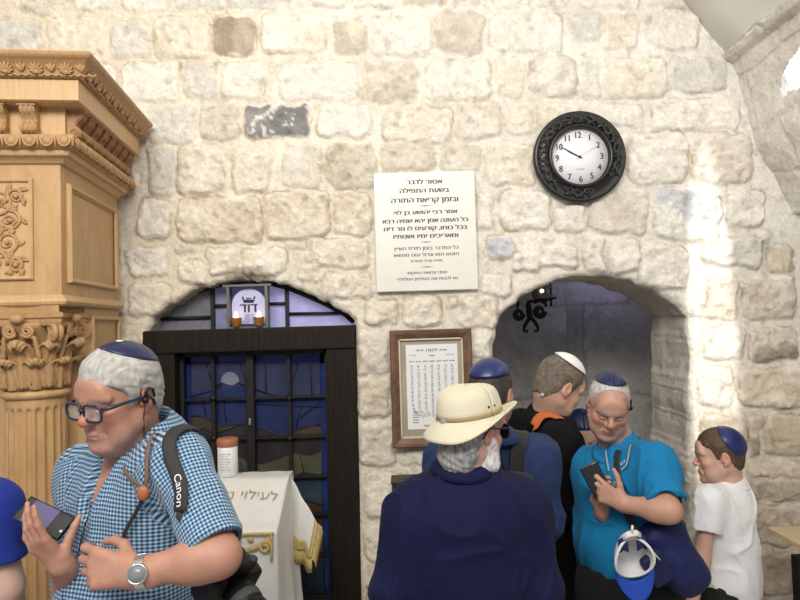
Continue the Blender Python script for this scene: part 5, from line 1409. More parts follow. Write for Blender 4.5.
def eyes(parent, H, look=(0, 1, -.15), iris=(.09, .13, .16)):
    w = mat('eye_white', (.62, .58, .55), .25); ir = mat('iris', iris, .2); pu = mat('pupil', (.008, .008, .008), .1)
    for q in (-1, 1):
        mb = MB(); c = np.array((q * .0325, .0795, .0045)); mb.ball(c, .0122, 16, 12)
        mb.v = [tuple(H.W(v)) for v in mb.v]
        l = nrm(look)
        b = nrm(np.cross(l, (0, 0, 1))); cc = np.cross(b, l)
        for (mi, r0, off) in ((1, .0056, .0004), (2, .0026, .0008)):
            k = MB(); G = []
            for i in range(17):
                ph = 2 * pi * i / 16; G.append([H.W(c + (l * cos(t) + (b * cos(ph) + cc * sin(ph)) * sin(t)) * (.0122 + off)) for t in np.linspace(.001, r0 / .0122, 4)])
            mb.cur = mi; mb.grid(G)
        mb.build('eye', [w, ir, pu], parent, world=True)
def glasses(parent, H, m, lens, hw=.026, hh=.0185, y=.110, thick=.0026, z=.004, dark=False):
    mb = MB()
    for q in (-1, 1):
        P = []
        for t in np.linspace(0, 2 * pi, 28, endpoint=False):
            x = hw * np.sign(cos(t)) * abs(cos(t)) ** .55; zz = hh * np.sign(sin(t)) * abs(sin(t)) ** .6
            P.append(H.W((q * .0335 + x, y - .14 * abs(x + 0) * (1 if q * x > 0 else 0) - .004, z + zz)))
        mb.tube(P, thick * H.s, 6, closed=True)
        mb.tube([H.W((q * .060, y - .010, z + .010)), H.W((q * .076, y - .03, z + .012)), H.W((q * .083, .03, z + .012)), H.W((q * .084, -.012, z + .012)), H.W((q * .083, -.03, z - .006)), H.W((q * .080, -.036, z - .02))], [thick * 1.3, thick * 1.3, thick, thick, thick, thick * .8], 6)
    mb.tube([H.W((-.010, y - .002, z + .006)), H.W((0, y + .002, z + .009)), H.W((.010, y - .002, z + .006))], thick * .9, 6)
    o = mb.build('glasses', m, parent, world=True)
    for q in (-1, 1):
        k = MB(); n = 24; c = H.W((q * .0335, y - .006, z)); P = []
        for t in np.linspace(0, 2 * pi, n, endpoint=False):
            x = hw * np.sign(cos(t)) * abs(cos(t)) ** .55; zz = hh * np.sign(sin(t)) * abs(sin(t)) ** .6; P.append(H.W((q * .0335 + x, y - .14 * abs(x) * (1 if q * x > 0 else 0) - .005, z + zz)))
        b = H.R[:, 1] * .0008; P2 = [p - b for p in P]
        k.add(P + P2, [tuple(range(n)), tuple(range(2 * n - 1, n - 1, -1))] + [(i, n + i, n + (i + 1) % n, (i + 1) % n) for i in range(n)]); k.build('lens', lens, o, world=True)
    return o
def collar(parent, H, T, m, r=.066, rise=.036, open_deg=30, spread=.03, name='collar', lean=.012, lift=0.0, drop=.040):
    """turned-down collar standing round the neck"""
    G = []; u = nrm(H.pt(0, -.02, -.06) - T.N); u = nrm(u * .5 + T.u * .5); f = nrm(T.f - u * (T.f @ u)); rr = np.cross(f, u)
    for i in range(49):
        ph = rad(open_deg) + (2 * pi - 2 * rad(open_deg)) * i / 48; dv = f * cos(ph) + rr * sin(ph); fr = max(0, cos(ph))
        base = T.N - f * .004 + u * (.004 + lift - drop * fr)
        e = (1 - abs(2 * i / 48 - 1)); tip = max(0, 1 - e / .16)
        row = [base + dv * (r + .003), base + dv * (r - .002) + u * rise * .6, base + dv * (r + .001) + u * (rise - .012 * tip), base + dv * (r + .008) + u * (rise * .92 - .014 * tip), base + dv * (r + .018 + lean) + u * (rise * .3 - .02 * tip), base + dv * (r + .024 + lean * 1.5 + .012 * tip) - u * (.008 + spread * tip)]
        G.append(row)
    mb = MB(); mb.sheet(G, .0028); return mb.build(name, m, parent, world=True)
def band(parent, S, path, w, m, name='strap', off=.004, th=.0025, project=True, n=40):
    """flat strap laid along a path on the surface of S"""
    path = np.array(path, float); t = np.linspace(0, 1, len(path)); tt = np.linspace(0, 1, n)
    P = np.stack([np.interp(tt, t, path[:, i]) for i in range(3)], 1)
    for _ in range(4): P[1:-1] = (P[:-2] + 2 * P[1:-1] + P[2:]) / 4
    if project: P, g = S.project(P, off)
    else: _, g = S.project(P, off, 1)
    for _ in range(2): P[1:-1] = (P[:-2] + 2 * P[1:-1] + P[2:]) / 4; g[1:-1] = (g[:-2] + 2 * g[1:-1] + g[2:]) / 4
    tg = np.gradient(P, axis=0); sd = np.cross(tg, g); sd /= np.linalg.norm(sd, axis=1, keepdims=True) + 1e-9
    G = [[p + s_ * w * (k / 4 - .5) for k in range(5)] for p, s_ in zip(P, sd)]
    if project:
        Q, _ = S.project(np.array(G).reshape(-1, 3), off, 3); G = (Q.reshape(n, 5, 3) + np.array(G)) / 2
    mb = MB(); mb.sheet(G, th); return mb.build(name, m, parent, world=True), P, sd, g
def trousers(S, T, knees, ankles, rk=.075, ra=.06, hipr=.095):
    for i, (k, a) in enumerate(zip(knees, ankles)):
        q = -1 if i == 0 else 1
        hp = T.pt(q * .5 * T.hw, 0, -.03); S.cap(hp, k, hipr, rk, .05); S.cap(k, a, rk, ra, .03)
    S.ell(T.pt(0, 0, -.01), (T.hw + .008, T.hd + .008, .14), T.R, .05)
def shoes(parent, ankles, f, m):
    for a in ankles:
        S = SDF(); a = np.asarray(a); b = np.array((a[0], a[1], .045)); ff = nrm((f[0], f[1], 0))
        S.cap(b - ff * .05, b + ff * .13, .042, .036, .02); S.cap(b - ff * .01 + (0, 0, .02), b + (0, 0, .06), .042, .045, .02); S.plane((0, 0, .006), (0, 0, -1), .004)
        emit_mesh('shoe', S, .008, m, parent)
# ================================================================== PEOPLE
SK = dict(rough=.5, spec=.4, vcol=True, bump=.12, bscale=260, sss=.10)
M['skin'] = mat('skin', **SK)
M['hair'] = mat('hair', rough=.6, spec=.25, vcol=True, bump=.3, bscale=320)
M['navy_satin'] = mat('navy_satin', (.008, .014, .065), .34, spec=.5, sheen=.0, bump=.15, bscale=40)
M['royal_satin'] = mat('royal_blue_satin', (.009, .020, .115), .30, spec=.6, sheen=.0, bump=.15, bscale=40)
M['white_cotton'] = mat('white_cotton', (.80, .80, .80), .8, sheen=.2, bump=.2, bscale=90)
M['camera_black'] = mat('camera_black', (.004, .004, .0045), .5, spec=.25)
M['strap_black'] = mat('black_webbing', (.018, .017, .018), .7, bump=.3, bscale=300)
def cloth(name, col, rough=.85, sheen=.04, noise=.06, nscale=120, bump=.25, bscale=500): return mat(name, col, rough, spec=.2, sheen=sheen, noise=noise, nscale=nscale, bump=bump, bscale=bscale)
def gingham():
    m = bpy.data.materials.new('blue_gingham'); m.use_nodes = True; nt = m.node_tree; N = nt.nodes; L = nt.links; b = N['Principled BSDF']
    b.inputs['Roughness'].default_value = .85; b.inputs['Specular IOR Level'].default_value = .2; b.inputs['Sheen Weight'].default_value = .15
    outs = []
    for a in ('gx', 'gy'):
        at_ = N.new('ShaderNodeAttribute'); at_.attribute_name = a
        mu = N.new('ShaderNodeMath'); mu.operation = 'MULTIPLY'; mu.inputs[1].default_value = 2 * pi / .0086; L.new(at_.outputs['Fac'], mu.inputs[0])
        si = N.new('ShaderNodeMath'); si.operation = 'SINE'; L.new(mu.outputs[0], si.inputs[0])
        mr = N.new('ShaderNodeMapRange'); mr.inputs['From Min'].default_value = -.25; mr.inputs['From Max'].default_value = .25; L.new(si.outputs[0], mr.inputs['Value']); outs.append(mr.outputs['Result'])
    r1 = N.new('ShaderNodeMath'); r1.operation = 'MULTIPLY_ADD'; r1.inputs[1].default_value = .55; L.new(outs[1], r1.inputs[0])
    r0 = N.new('ShaderNodeMath'); r0.operation = 'MULTIPLY'; r0.inputs[1].default_value = .45; L.new(outs[0], r0.inputs[0]); L.new(r0.outputs[0], r1.inputs[2])
    cr = N.new('ShaderNodeValToRGB'); e = cr.color_ramp.elements; e[0].color = (.36, .49, .62, 1); e[0].position = .05; e[1].color = (.016, .032, .075, 1); e[1].position = .97
    x = e.new(.5); x.color = (.11, .21, .33, 1)
    L.new(r1.outputs[0], cr.inputs['Fac']); L.new(cr.outputs['Color'], b.inputs['Base Color'])
    return m
def body(S, h, base, cols, label, it=2):
    V, F = S.mesh(h); V = relax(V, F, it); base = np.array((base[0], base[1], 0.0))
    o = obj_np('person', V - base, F, M['skin'], None, True, None, cols(V)); o.location = base
    tag(o, label, 'person'); return o
def arm_skin(S, sh, el, wr, r=(.05, .043, .042, .027), d=None):
    sh, el, wr = map(np.asarray, (sh, el, wr))
    S.cap(sh, el, r[0], r[1], .03); S.cap(el, wr, r[1], r[3], .02); S.ell(el * .72 + wr * .28, (r[2] * 1.08,) * 3, None, .03)
FAST = False
# ---------------------------------------------------------------- man with glasses and checked shirt, front left
def person_checked():
    H = Head(at(121, 398, 1.47), (-.45, -.89), pitch=11, roll=-3, sc=.91)
    T = Torso(at(142, 650, 1.54), at(138, 444, 1.54), (-.62, -.78), at(177, 461, 1.40), at(86, 471, 1.63), cw=.178, cd=.125, bw=.180, bd=.145, bo=.03, hw=.18, hd=.14, sr=.050)
    eL, wL = at(220, 556, 1.27), at(137, 573, 1.245); eR, wR = at(80, 595, 1.52), at(62, 564, 1.37)
    S = SDF(); add_head(S, H, jowl=.010, nose=1.12); add_neck(S, H, T.N, .062); T.add(S, -.012)
    arm_skin(S, T.sh[0], eL, wL, (.047, .040, .039, .028)); arm_skin(S, T.sh[1], eR, wR, (.047, .040, .039, .028))
    hL = at(97, 568, 1.255) - wL
    add_hand(S, wL, hL, np.array((.25, .85, -.3)), (.1, .1, .9), curl=(38, 48, 55, 60), thumb=(28, 22), sc=1.02, tout=.55, tn=.35)
    kR = at(43, 546, 1.345)
    add_hand(S, wR, kR - wR, np.array((.25, .93, .15)), (.7, .1, .75), curl=(12, 18, 24, 30), thumb=(-4, -4), sc=.84, tout=.50, tn=.95, spread=8)
    tone = (.43, .22, .155)
    o = body(S, .003, T.P, lambda V: skin_cols(V, H, tone, (.38, .18, .14), (.20, .16, .14), (.36, .28, .25), .5, .6), 'man in blue checked shirt, glasses and wristwatch holding a phone beside the column')
    eyes(o, H, (-.1, 1, -.7))
    hair(o, H, [(-.12, -.055), (-.07, -.065), (-.045, -.030), (-.022, .022), (.004, .030), (.010, -.012), (.024, -.010), (.036, .030), (.050, .046), (.075, .062), (.12, .066)], M['hair'], (.50, .485, .46), (.30, .29, .275), thick=.014, tuft=.0022, seed=5, h=.0026,
         fringe=lambda q: -.012 * np.exp(-((q[:, 0] + .02) / .03) ** 2) * (q[:, 1] > .05))
    k = kippah(o, H, (-.16, -.40, .90), 46, M['navy_satin'], puff=.01, lift=.0155)
    mb = MB(); mb.ball(H.W(CRAN_C + nrm((-.02, -.12, 1)) * (CRAN_R + .0165)), (.010, .008, .003), 10, 6); mb.build('kippah_emblem', M['white_cotton'], k, world=True)
    glasses(o, H, mat('dark_blue_frame', (.02, .024, .05), .3), mat('clear_lens', (.9, .92, .95), .05, alpha=.10, spec=.6), hw=.0285, hh=.0205, y=.117, thick=.0034, z=-.001)
    # earpiece with cable
    mb = MB(); mb.ball(H.pt(-.088, -.001, .001), .0085, 10, 8); mb.tube([H.pt(-.088, -.002, .012), H.pt(-.0885, -.014, .030), H.pt(-.086, -.030, .022), H.pt(-.084, -.034, .000)], .0028, 6); mb.tube([H.pt(-.089, .002, -.004), H.pt(-.082, .006, -.04), H.pt(-.065, .0, -.10)], .0012, 5)
    mb.build('earpiece', M['black'], o, world=True)
    # shirt
    C = SDF(); T.add(C, .010); C.plane(T.pt(0, 0, -.16), -T.u)
    elC = T.sh[0] * .10 + eL * .90; erC = T.sh[1] * .14 + eR * .86
    sleeve(C, [T.sh[0], T.sh[0] * .5 + elC * .5 + np.array((.008, 0, 0)), elC], (.058, .059, .060), .045); sleeve(C, [T.sh[1], T.sh[1] * .5 + erC * .5, erC], (.058, .058, .060), .045)
    nk = T.N + T.f * .055 - T.u * .03
    C.cap(nk + T.f * .03 + T.u * .07, nk - T.u * .115 + T.f * .075, .056, .010, .01, 's')
    fd = folds(11, .008, (9, 9, 6))
    def attrs(V):
        out = []
        q = (V - T.P) @ T.R; th = np.arctan2(q[:, 0], q[:, 1]); gx = th * .155; gy = q[:, 2].copy()
        dT = np.minimum(d_ell(q - np.array((0, 0, T.L * .66)), np.array((T.cw, T.cd, .4 * T.L))), d_ell(q - np.array((0, T.bo, T.L * .34)), np.array((T.bw, T.bd, .4 * T.L))))
        for sh, e in ((T.sh[0], elC), (T.sh[1], erC)):
            a = nrm(e - sh); b = nrm(np.cross(a, (0.3, -1, .2))); c = np.cross(a, b); w = V - sh; t = w @ a
            dA = d_cap(V, sh + a * .02, e, .056, .06); m = (dA < dT) & (t > -.02)
            gx = np.where(m, np.arctan2(w @ c, w @ b) * .066, gx); gy = np.where(m, t, gy)
        return {'gx': gx, 'gy': gy}
    G = gingham(); V, F = C.mesh(.004, fd); V = relax(V, F, 1); sh_o = obj_np('shirt', V, F, G, o, True, None, None, attrs(V), world=True)
    # collar wings in the same cloth
    co = collar(o, H, T, G, .078, .044, 38, .035, lift=.020, drop=.065)
    me = co.data; Vc = np.array([v.co[:] for v in me.vertices]); n = len(Vc)
    for nm, vals in (('gx', np.arctan2(Vc[:, 0] - Vc[:, 0].mean(), Vc[:, 1] - Vc[:, 1].mean()) * .085), ('gy', Vc[:, 2])):
        a = me.attributes.new(nm, 'FLOAT', 'POINT'); a.data.foreach_set('value', vals.astype(np.float32))
    # placket and buttons
    fr = [T.N + T.f * .14 - T.u * (.09 + .36 * t) + T.r * .004 for t in np.linspace(0, 1, 12)]
    pk, P, sd, g = band(o, C, fr, .030, G, 'placket', .0045, .002)
    for nm in ('gx', 'gy'):
        a = pk.data.attributes.new(nm, 'FLOAT', 'POINT'); vv = np.array([v.co[:] for v in pk.data.vertices]); a.data.foreach_set('value', (vv[:, 2] if nm == 'gy' else vv[:, 0]).astype(np.float32))
    bm_ = mat('pearl_button', (.72, .74, .74), .3)
    for i in (6, 16, 26, 35):
        mb = MB(); q = Vector(g[i]).to_track_quat('Z', 'Y').to_matrix().to_4x4(); mb.lathe([(.0001, .002), (.005, .0022), (.0058, .0012), (.0058, -.001)], 14, Matrix.Translation(P[i] + g[i] * .003) @ q); mb.build('button', bm_, o, world=True)
    # lanyard
    lm = mat('brown_cord', (.17, .10, .065), .7); y = T.N
    cl = at(106, 503, 1.25)
    A = [at(153, 424, 1.40), at(147, 440, 1.35), at(132, 465, 1.29), at(118, 487, 1.26), at(107, 503, 1.25)]; B = [at(104, 462, 1.36), at(100, 480, 1.30), at(103, 494, 1.26), at(106, 503, 1.25)]
    lan, P1, _, _ = band(o, C, A, .010, lm, 'lanyard', .010, .002, n=24); l2, _, _, _ = band(lan, C, B, .009, lm, 'cord', .010, .002, n=18)
    e = P1[-1]; mb = MB(); mb.ball(e + np.array((0, -.006, -.004)), (.014, .008, .016), 12, 8); mb.build('clasp', mat('orange_brown_leather', (.35, .115, .045), .5), lan, world=True)
    cd, _, _, _ = band(lan, C, [at(106, 506, 1.25), at(101, 525, 1.25), at(94, 545, 1.26), at(92, 556, 1.26)], .008, M['strap_black'], 'cord', .011, .003, n=16)
    # trousers
    Tr = SDF(); trousers(Tr, T, [T.pt(-.10, .03, -.48), T.pt(.10, .03, -.48)], [T.pt(-.10, 0, -.92), T.pt(.10, 0, -.92)]); emit_mesh('trousers', Tr, .009, cloth('grey_cotton', (.13, .14, .16)), o)
    shoes(o, [T.pt(-.10, 0, -.93), T.pt(.10, 0, -.93)], T.f, M['black'])
    # wristwatch
    d = nrm(wL - eL); c = wL + d * .002 - d * .012; side = nrm(np.cross(d, (0, 0, 1))); up = np.cross(side, d)
    st = mat('brushed_steel', (.62, .62, .60), .25, .9); mb = MB()
    for i in range(26):
        a = 2 * pi * i / 26; cc = c + (side * cos(a) * .0355 + up * sin(a) * .0315)
        Mx = Matrix([[d[k], -side[k] * sin(a) + up[k] * cos(a), side[k] * cos(a) + up[k] * sin(a), cc[k]] for k in range(3)] + [[0, 0, 0, 1]])
        mb.box((-.009, -.0038, -.0016), (.009, .0038, .0016), Mx, bev=.001)
    w = mb.build('watch', st, o, world=True)
    nf = nrm(np.array((0, -1, .25)) - d * (np.array((0, -1, .25)) @ d)); q = Vector(nf).to_track_quat('Z', 'Y').to_matrix().to_4x4(); mx = Matrix.Translation(c + nf * .034) @ q
    mb = MB(); mb.lathe([(.0001, -.004), (.019, -.004), (.0205, 0), (.0195, .005), (.0165, .0065), (.0160, .005)], 30, mx); mb.build('case', st, w, world=True)
    mb = MB(); mb.lathe([(.0001, .0052), (.0163, .0052), (.0163, .004)], 24, mx)
    mb.build('dial', mat('grey_dial', (.20, .21, .22), .25), w, world=True)
    # phone in the right hand
    ph = empty('phone', tuple(at(44, 518, 1.392))); tag(ph, 'black smartphone with purple reflection on its back held by the man in the checked shirt', 'phone')
    ax = nrm(at(66, 529, 1.38) - at(21, 507, 1.39)); nn = nrm(np.array((.10, -.68, .66)) - ax * (np.array((.10, -.68, .66)) @ ax)); bb = np.cross(nn, ax)
    mx = Matrix([[ax[k], bb[k], nn[k], (0, 0, 0)[k]] for k in range(3)] + [[0, 0, 0, 1]])
    mb = MB(); mb.box((-.058, -.029, -.0045), (.058, .029, .0045), mx, bev=.004); mb.build('case', M['black'], ph)
    mb = MB(); mb.box((-.040, -.026, .0040), (.022, .026, .0050), mx, bev=.0004); mb.build('back_glass', mat('purple_reflection', (.030, .016, .13), .15, spec=.7), ph)  # purple reflection on the phone put into the glass colour
    mb = MB(); mb.box((-.059, -.028, -.0052), (.059, .028, -.0043), mx, bev=.0003); mb.build('screen', mat('screen_glass', (.01, .01, .012), .1), ph)
    mb = MB(); mb.lathe([(.0001, .0056), (.003, .0056), (.003, .0044)], 12, mx @ Matrix.Translation((.053, -.010, 0))); mb.build('flash', mat('flash_lens', (.8, .8, .8), .2), ph)
    # camera on a shoulder strap
    cam_root = empty('camera', tuple(at(228, 578, 1.335))); tag(cam_root, 'black camera with lens hanging at the hip of the man in the checked shirt', 'camera')
    fw = nrm((.62, -.62, -.48)); rt = nrm(np.cross(fw, (0.35, 0, 1))); up = np.cross(rt, fw); b0 = at(228, 578, 1.335)
    mx = Matrix([[rt[k], fw[k], up[k], 0] for k in range(3)] + [[0, 0, 0, 1]])
    mb = MB(); mb.box((-.062, -.028, -.042), (.062, .028, .036), mx, bev=.010); mb.box((.032, -.02, -.042), (.068, .042, .030), mx, bev=.010)
    mb.box((-.024, -.030, .026), (.024, .030, .060), mx, bev=.009); mb.build('camera_body', M['camera_black'], cam_root)
    mb = MB(); my = mx @ Matrix.Rotation(rad(-90), 4, 'X')
    mb.lathe([(.0001, .02), (.031, .02), (.032, .045), (.034, .05), (.034, .085), (.0325, .088), (.036, .092), (.036, .118), (.030, .119), (.027, .105), (.0001, .10)], 36, my @ Matrix.Translation((-.004, 0, 0))); mb.build('lens', M['camera_black'], cam_root)
    mb = MB(); mb.lathe([(.0345, .060), (.0358, .062), (.0358, .078), (.0345, .080)], 36, my @ Matrix.Translation((-.004, 0, 0)), close=False); mb.build('focus_ring', mat('ribbed_rubber', (.04, .04, .04), .8), cam_root)
    for dx in (-.045, .048):
        mb = MB(); mb.lathe([(.0001, .046), (.0095, .046), (.0105, .044), (.0105, .034)], 18, mx @ Matrix.Translation((dx, -.002, 0))); mb.build('dial', mat('grip_dark', (.03, .03, .03), .5), cam_root)
    pth = [at(205, 428, 1.44), at(192, 414, 1.40), at(175, 411, 1.35), at(163, 418, 1.30), at(160, 440, 1.265), at(168, 472, 1.25), at(182, 512, 1.27), at(196, 540, 1.30), at(212, 562, 1.34)]
    st_, P, sd, g = band(cam_root, C, pth[:7], .030, M['strap_black'], 'strap', .010, .003, n=46)
    mb = MB(); mb.tube([P[-1], pth[7], pth[8]], [.006, .005, .005], 6, flat=(2.2, .6)); mb.build('strap_end', M['strap_black'], cam_root, world=True)
    V, F = text_mesh('Canon', .021, extrude=0); V[:, 0] -= V[:, 0].min(); L = V[:, 0].max()
    dl = np.concatenate([[0], np.cumsum(np.linalg.norm(np.diff(P, axis=0), axis=1))]); s0 = dl[-1] - .080
    ss = s0 + V[:, 0] * (.070 / L); Q = np.stack([np.interp(ss, dl, P[:, i]) for i in range(3)], 1); SD = np.stack([np.interp(ss, dl, sd[:, i]) for i in range(3)], 1); GN = np.stack([np.interp(ss, dl, g[:, i]) for i in range(3)], 1)
    sg = 1 if (SD[0] @ np.array((1, 0, 0))) > 0 else -1
    mb = MB(); mb.add(Q + SD * (sg * (V[:, 2] - .0075) * 1.0)[:, None] + GN * .0030, F); mb.build('strap_lettering', mat('white_print', (.75, .75, .75), .6), st_, world=True, recalc=False)
person_checked()
# ---------------------------------------------------------------- arm and sleeve at the left edge
def person_edge():
    H = Head(at(-62, 425, 1.5), (.3, .95), 5, 0, .95)
    T = Torso(at(-60, 665, 1.52), at(-62, 468, 1.52), (.3, .95), at(-118, 500, 1.56), at(-9, 508, 1.47), cw=.165)
    e, w = at(4, 588, 1.46), at(2, 660, 1.56); e2, w2 = at(-132, 590, 1.55), at(-110, 650, 1.68)
    S = SDF(); add_head(S, H, detail=False); add_neck(S, H, T.N); T.add(S, -.010); arm_skin(S, T.sh[1], e, w, (.048, .040, .038, .027)); arm_skin(S, T.sh[0], e2, w2)
    add_hand(S, w, w - e, (-.9, .2, 0), (.2, .9, 0)); add_hand(S, w2, w2 - e2, (.9, .2, 0), (.2, .9, 0))
    o = body(S, .0045, T.P, lambda V: skin_cols(V, H, (.52, .34, .27)), 'person in royal blue short sleeve cut off by the left edge, only an arm showing')
    hair(o, H, [(-.12, -.05), (-.03, -.02), (.02, .0), (.05, .05), (.12, .07)], M['hair'], (.1, .08, .06), (.05, .04, .03), h=.005)
    C = SDF(); T.add(C, .010); C.plane(T.pt(0, 0, -.10), -T.u); ec = T.sh[1] * .30 + e * .70 + np.array((.0, 0, 0)); ec2 = T.sh[0] * .3 + e2 * .7
    sleeve(C, [T.sh[1], ec], (.058, .060), .04); sleeve(C, [T.sh[0], ec2], (.058, .060), .04)
    emit_mesh('t_shirt', C, .005, cloth('royal_blue_jersey', (.014, .032, .24)), o, folds(21, .004))
    Tr = SDF(); trousers(Tr, T, [T.pt(-.1, .03, -.45), T.pt(.1, .03, -.45)], [T.pt(-.1, 0, -.88), T.pt(.1, 0, -.88)]); emit_mesh('trousers', Tr, .01, cloth('dark_cotton', (.03, .03, .035)), o); shoes(o, [T.pt(-.1, 0, -.89), T.pt(.1, 0, -.89)], T.f, M['black'])
person_edge()
# ---------------------------------------------------------------- man in the cream hat, from behind
def person_hat():
    H = Head(at(470, 431, 1.75), (.72, .69), pitch=8, roll=0, sc=.93)
    T = Torso(at(466, 626, 1.76), at(463, 467, 1.75), (.22, .97), at(412, 513, 1.74), at(522, 508, 1.78), cw=.175, cd=.125, bw=.18, bd=.145, hw=.18, sr=.056)
    eL, wL = at(393, 590, 1.70), at(428, 650, 1.92); eR, wR = at(540, 588, 1.73), at(512, 655, 1.95)
    S = SDF(); add_head(S, H, jowl=.004, nose=1.1); add_neck(S, H, T.N, .058); T.add(S, -.012); arm_skin(S, T.sh[0], eL, wL); arm_skin(S, T.sh[1], eR, wR)
    add_hand(S, wL, (.5, .7, -.2), (0, .2, -1), (.6, .5, 0)); add_hand(S, wR, (-.5, .7, -.2), (0, .2, -1), (-.6, .5, 0))
    o = body(S, .0034, T.P, lambda V: skin_cols(V, H, (.56, .33, .28), red=.5), 'man in navy shirt and cream brimmed hat standing with his back to the camera')
    eyes(o, H)
    hair(o, H, [(-.14, -.128), (-.07, -.134), (-.035, -.115), (-.024, -.02), (-.018, .03), (.006, .03), (.014, -.03), (.026, -.03), (.034, .04), (.06, .07), (.12, .08)], M['hair'], (.46, .45, .44), (.17, .17, .175), thick=.012, tuft=.005, seed=15, h=.0032, zmax=.040, nape=True)
    # beard
    B = SDF()
    for q in (-1, 1):
        B.cap(H.pt(q * .064, .012, -.030), H.pt(q * .052, .030, -.085), .022, .029, .02); B.cap(H.pt(q * .052, .030, -.085), H.pt(0, .085, -.125), .029, .032, .02); B.cap(H.pt(q * .012, .105, -.052), H.pt(q * .035, .085, -.08), .009, .014, .01)
    B.ell(H.pt(0, .075, -.14), (.035, .03, .04), H.R, .02)
    emit_mesh('beard', B, .003, M['hair'], o, lambda P: .0042 * vnoise(P[:, 0] * 95, P[:, 1] * 95, P[:, 2] * 40, seed=8) + .002 * vnoise(P[:, 0] * 260, P[:, 1] * 260, P[:, 2] * 110, seed=9), lambda V: np.clip(.62 + .18 * vnoise(V[:, 0] * 190, V[:, 1] * 190, V[:, 2] * 60, seed=4), 0, 1)[:, None] * np.array((1, .98, .97)), it=0)
    # hat
    cream = cloth('cream_canvas', (.62, .575, .435), .8, .2, .04, 40, .2, 350)
    tilt = Matrix.Rotation(rad(13), 3, 'X') @ Matrix.Rotation(rad(-2), 3, 'Y'); A = np.array(tilt); c0 = np.array((0, -.006, .054))
    def hp(r, a, z, ex=1.22): l = c0 + A @ np.array((r * .089 * cos(a), r * .089 * ex * sin(a), z)); return H.W(l * np.array((.95, .95, .93)))
    n = 64; mb = MB(); G = []
    prof = [(1.05, -.004), (1.04, .024), (1.0, .050), (.95, .065), (.88, .076), (.76, .084), (.60, .090), (.40, .0935), (.15, .095), (.002, .095)]
    for i in range(n + 1):
        a = 2 * pi * i / n; G.append([hp(r * (1 + .012 * sin(3 * a + z * 30)), a, z + .003 * sin(2 * a + 1)) for r, z in prof])
    mb.sheet(G, .0035)
    hat = mb.build('hat', cream, o, world=True)
    mb = MB(); G = []
    for i in range(n + 1):
        a = 2 * pi * i / n; row = []
        for k in range(9):
            t = k / 8; dz = -.002 - .030 * t - .012 * t * t
            fr = max(0, sin(a)); sd_ = abs(cos(a)); bk = max(0, -sin(a))
            dz += t * t * (.058 * max(0, cos(a - .35)) ** 2 + .035 * fr ** 3 - .006 * bk) + .008 * t * sin(2 * a + .6) - .012 * t * max(0, -cos(a)) 
            row.append(hp(1.05 + .55 * t, a, dz, 1.20 - .04 * t))
        G.append(row)
    mb.sheet(G, .004); br = mb.build('brim', cream, hat, world=True)
    for t in (.35, .7, .97):
        k = MB(); k.tube([np.array(G[i][min(8, int(t * 8))]) + H.R[:, 2] * .0022 for i in range(n)], .0008, 4, closed=True); k.build('stitching', mat('cream_thread', (.60, .54, .40), .8), br, world=True)
    mb = MB(); mb.sheet([[hp(1.062, 2 * pi * i / n, z + .002 * sin(4 * pi * i / n)) for z in (-.002, .006, .013)] for i in range(n + 1)], .003); mb.build('hat_band', cloth('khaki_ribbon', (.33, .25, .13)), hat, world=True)
    for a in (rad(-8), rad(172)):
        for da in (0, .24):
            mb = MB(); mb.ball(hp(1.045, a + da, .030), .0042, 8, 6); mb.build('eyelet', M['iron'], hat, world=True)
    glasses(o, H, mat('black_frame', (.012, .012, .014), .3), mat('dark_lens', (.01, .01, .012), .08, alpha=.9), hw=.028, hh=.021, y=.120, thick=.0024)
    # shirt
    navy = cloth('navy_cotton', (.005, .007, .040), .8, .02, .08, 60, .25, 420)
    C = SDF(); T.add(C, .014); C.plane(T.pt(0, 0, -.22), -T.u)
    sleeve(C, [T.sh[0], eL, wL], (.066, .060, .045), .06, .02); sleeve(C, [T.sh[1], eR, wR], (.066, .060, .045), .06, .02)
    emit_mesh('shirt', C, .0045, navy, o, folds(37, .008, (15, 15, 4.5)))
    collar(o, H, T, navy, .062, .018, 30, .006, lean=.004)
    Tr = SDF(); trousers(Tr, T, [T.pt(-.1, .03, -.42), T.pt(.1, .03, -.42)], [T.pt(-.1, 0, -.84), T.pt(.1, 0, -.84)]); emit_mesh('trousers', Tr, .01, cloth('dark_grey_cotton', (.05, .05, .055)), o); shoes(o, [T.pt(-.1, 0, -.85), T.pt(.1, 0, -.85)], T.f, M['black'])
person_hat()
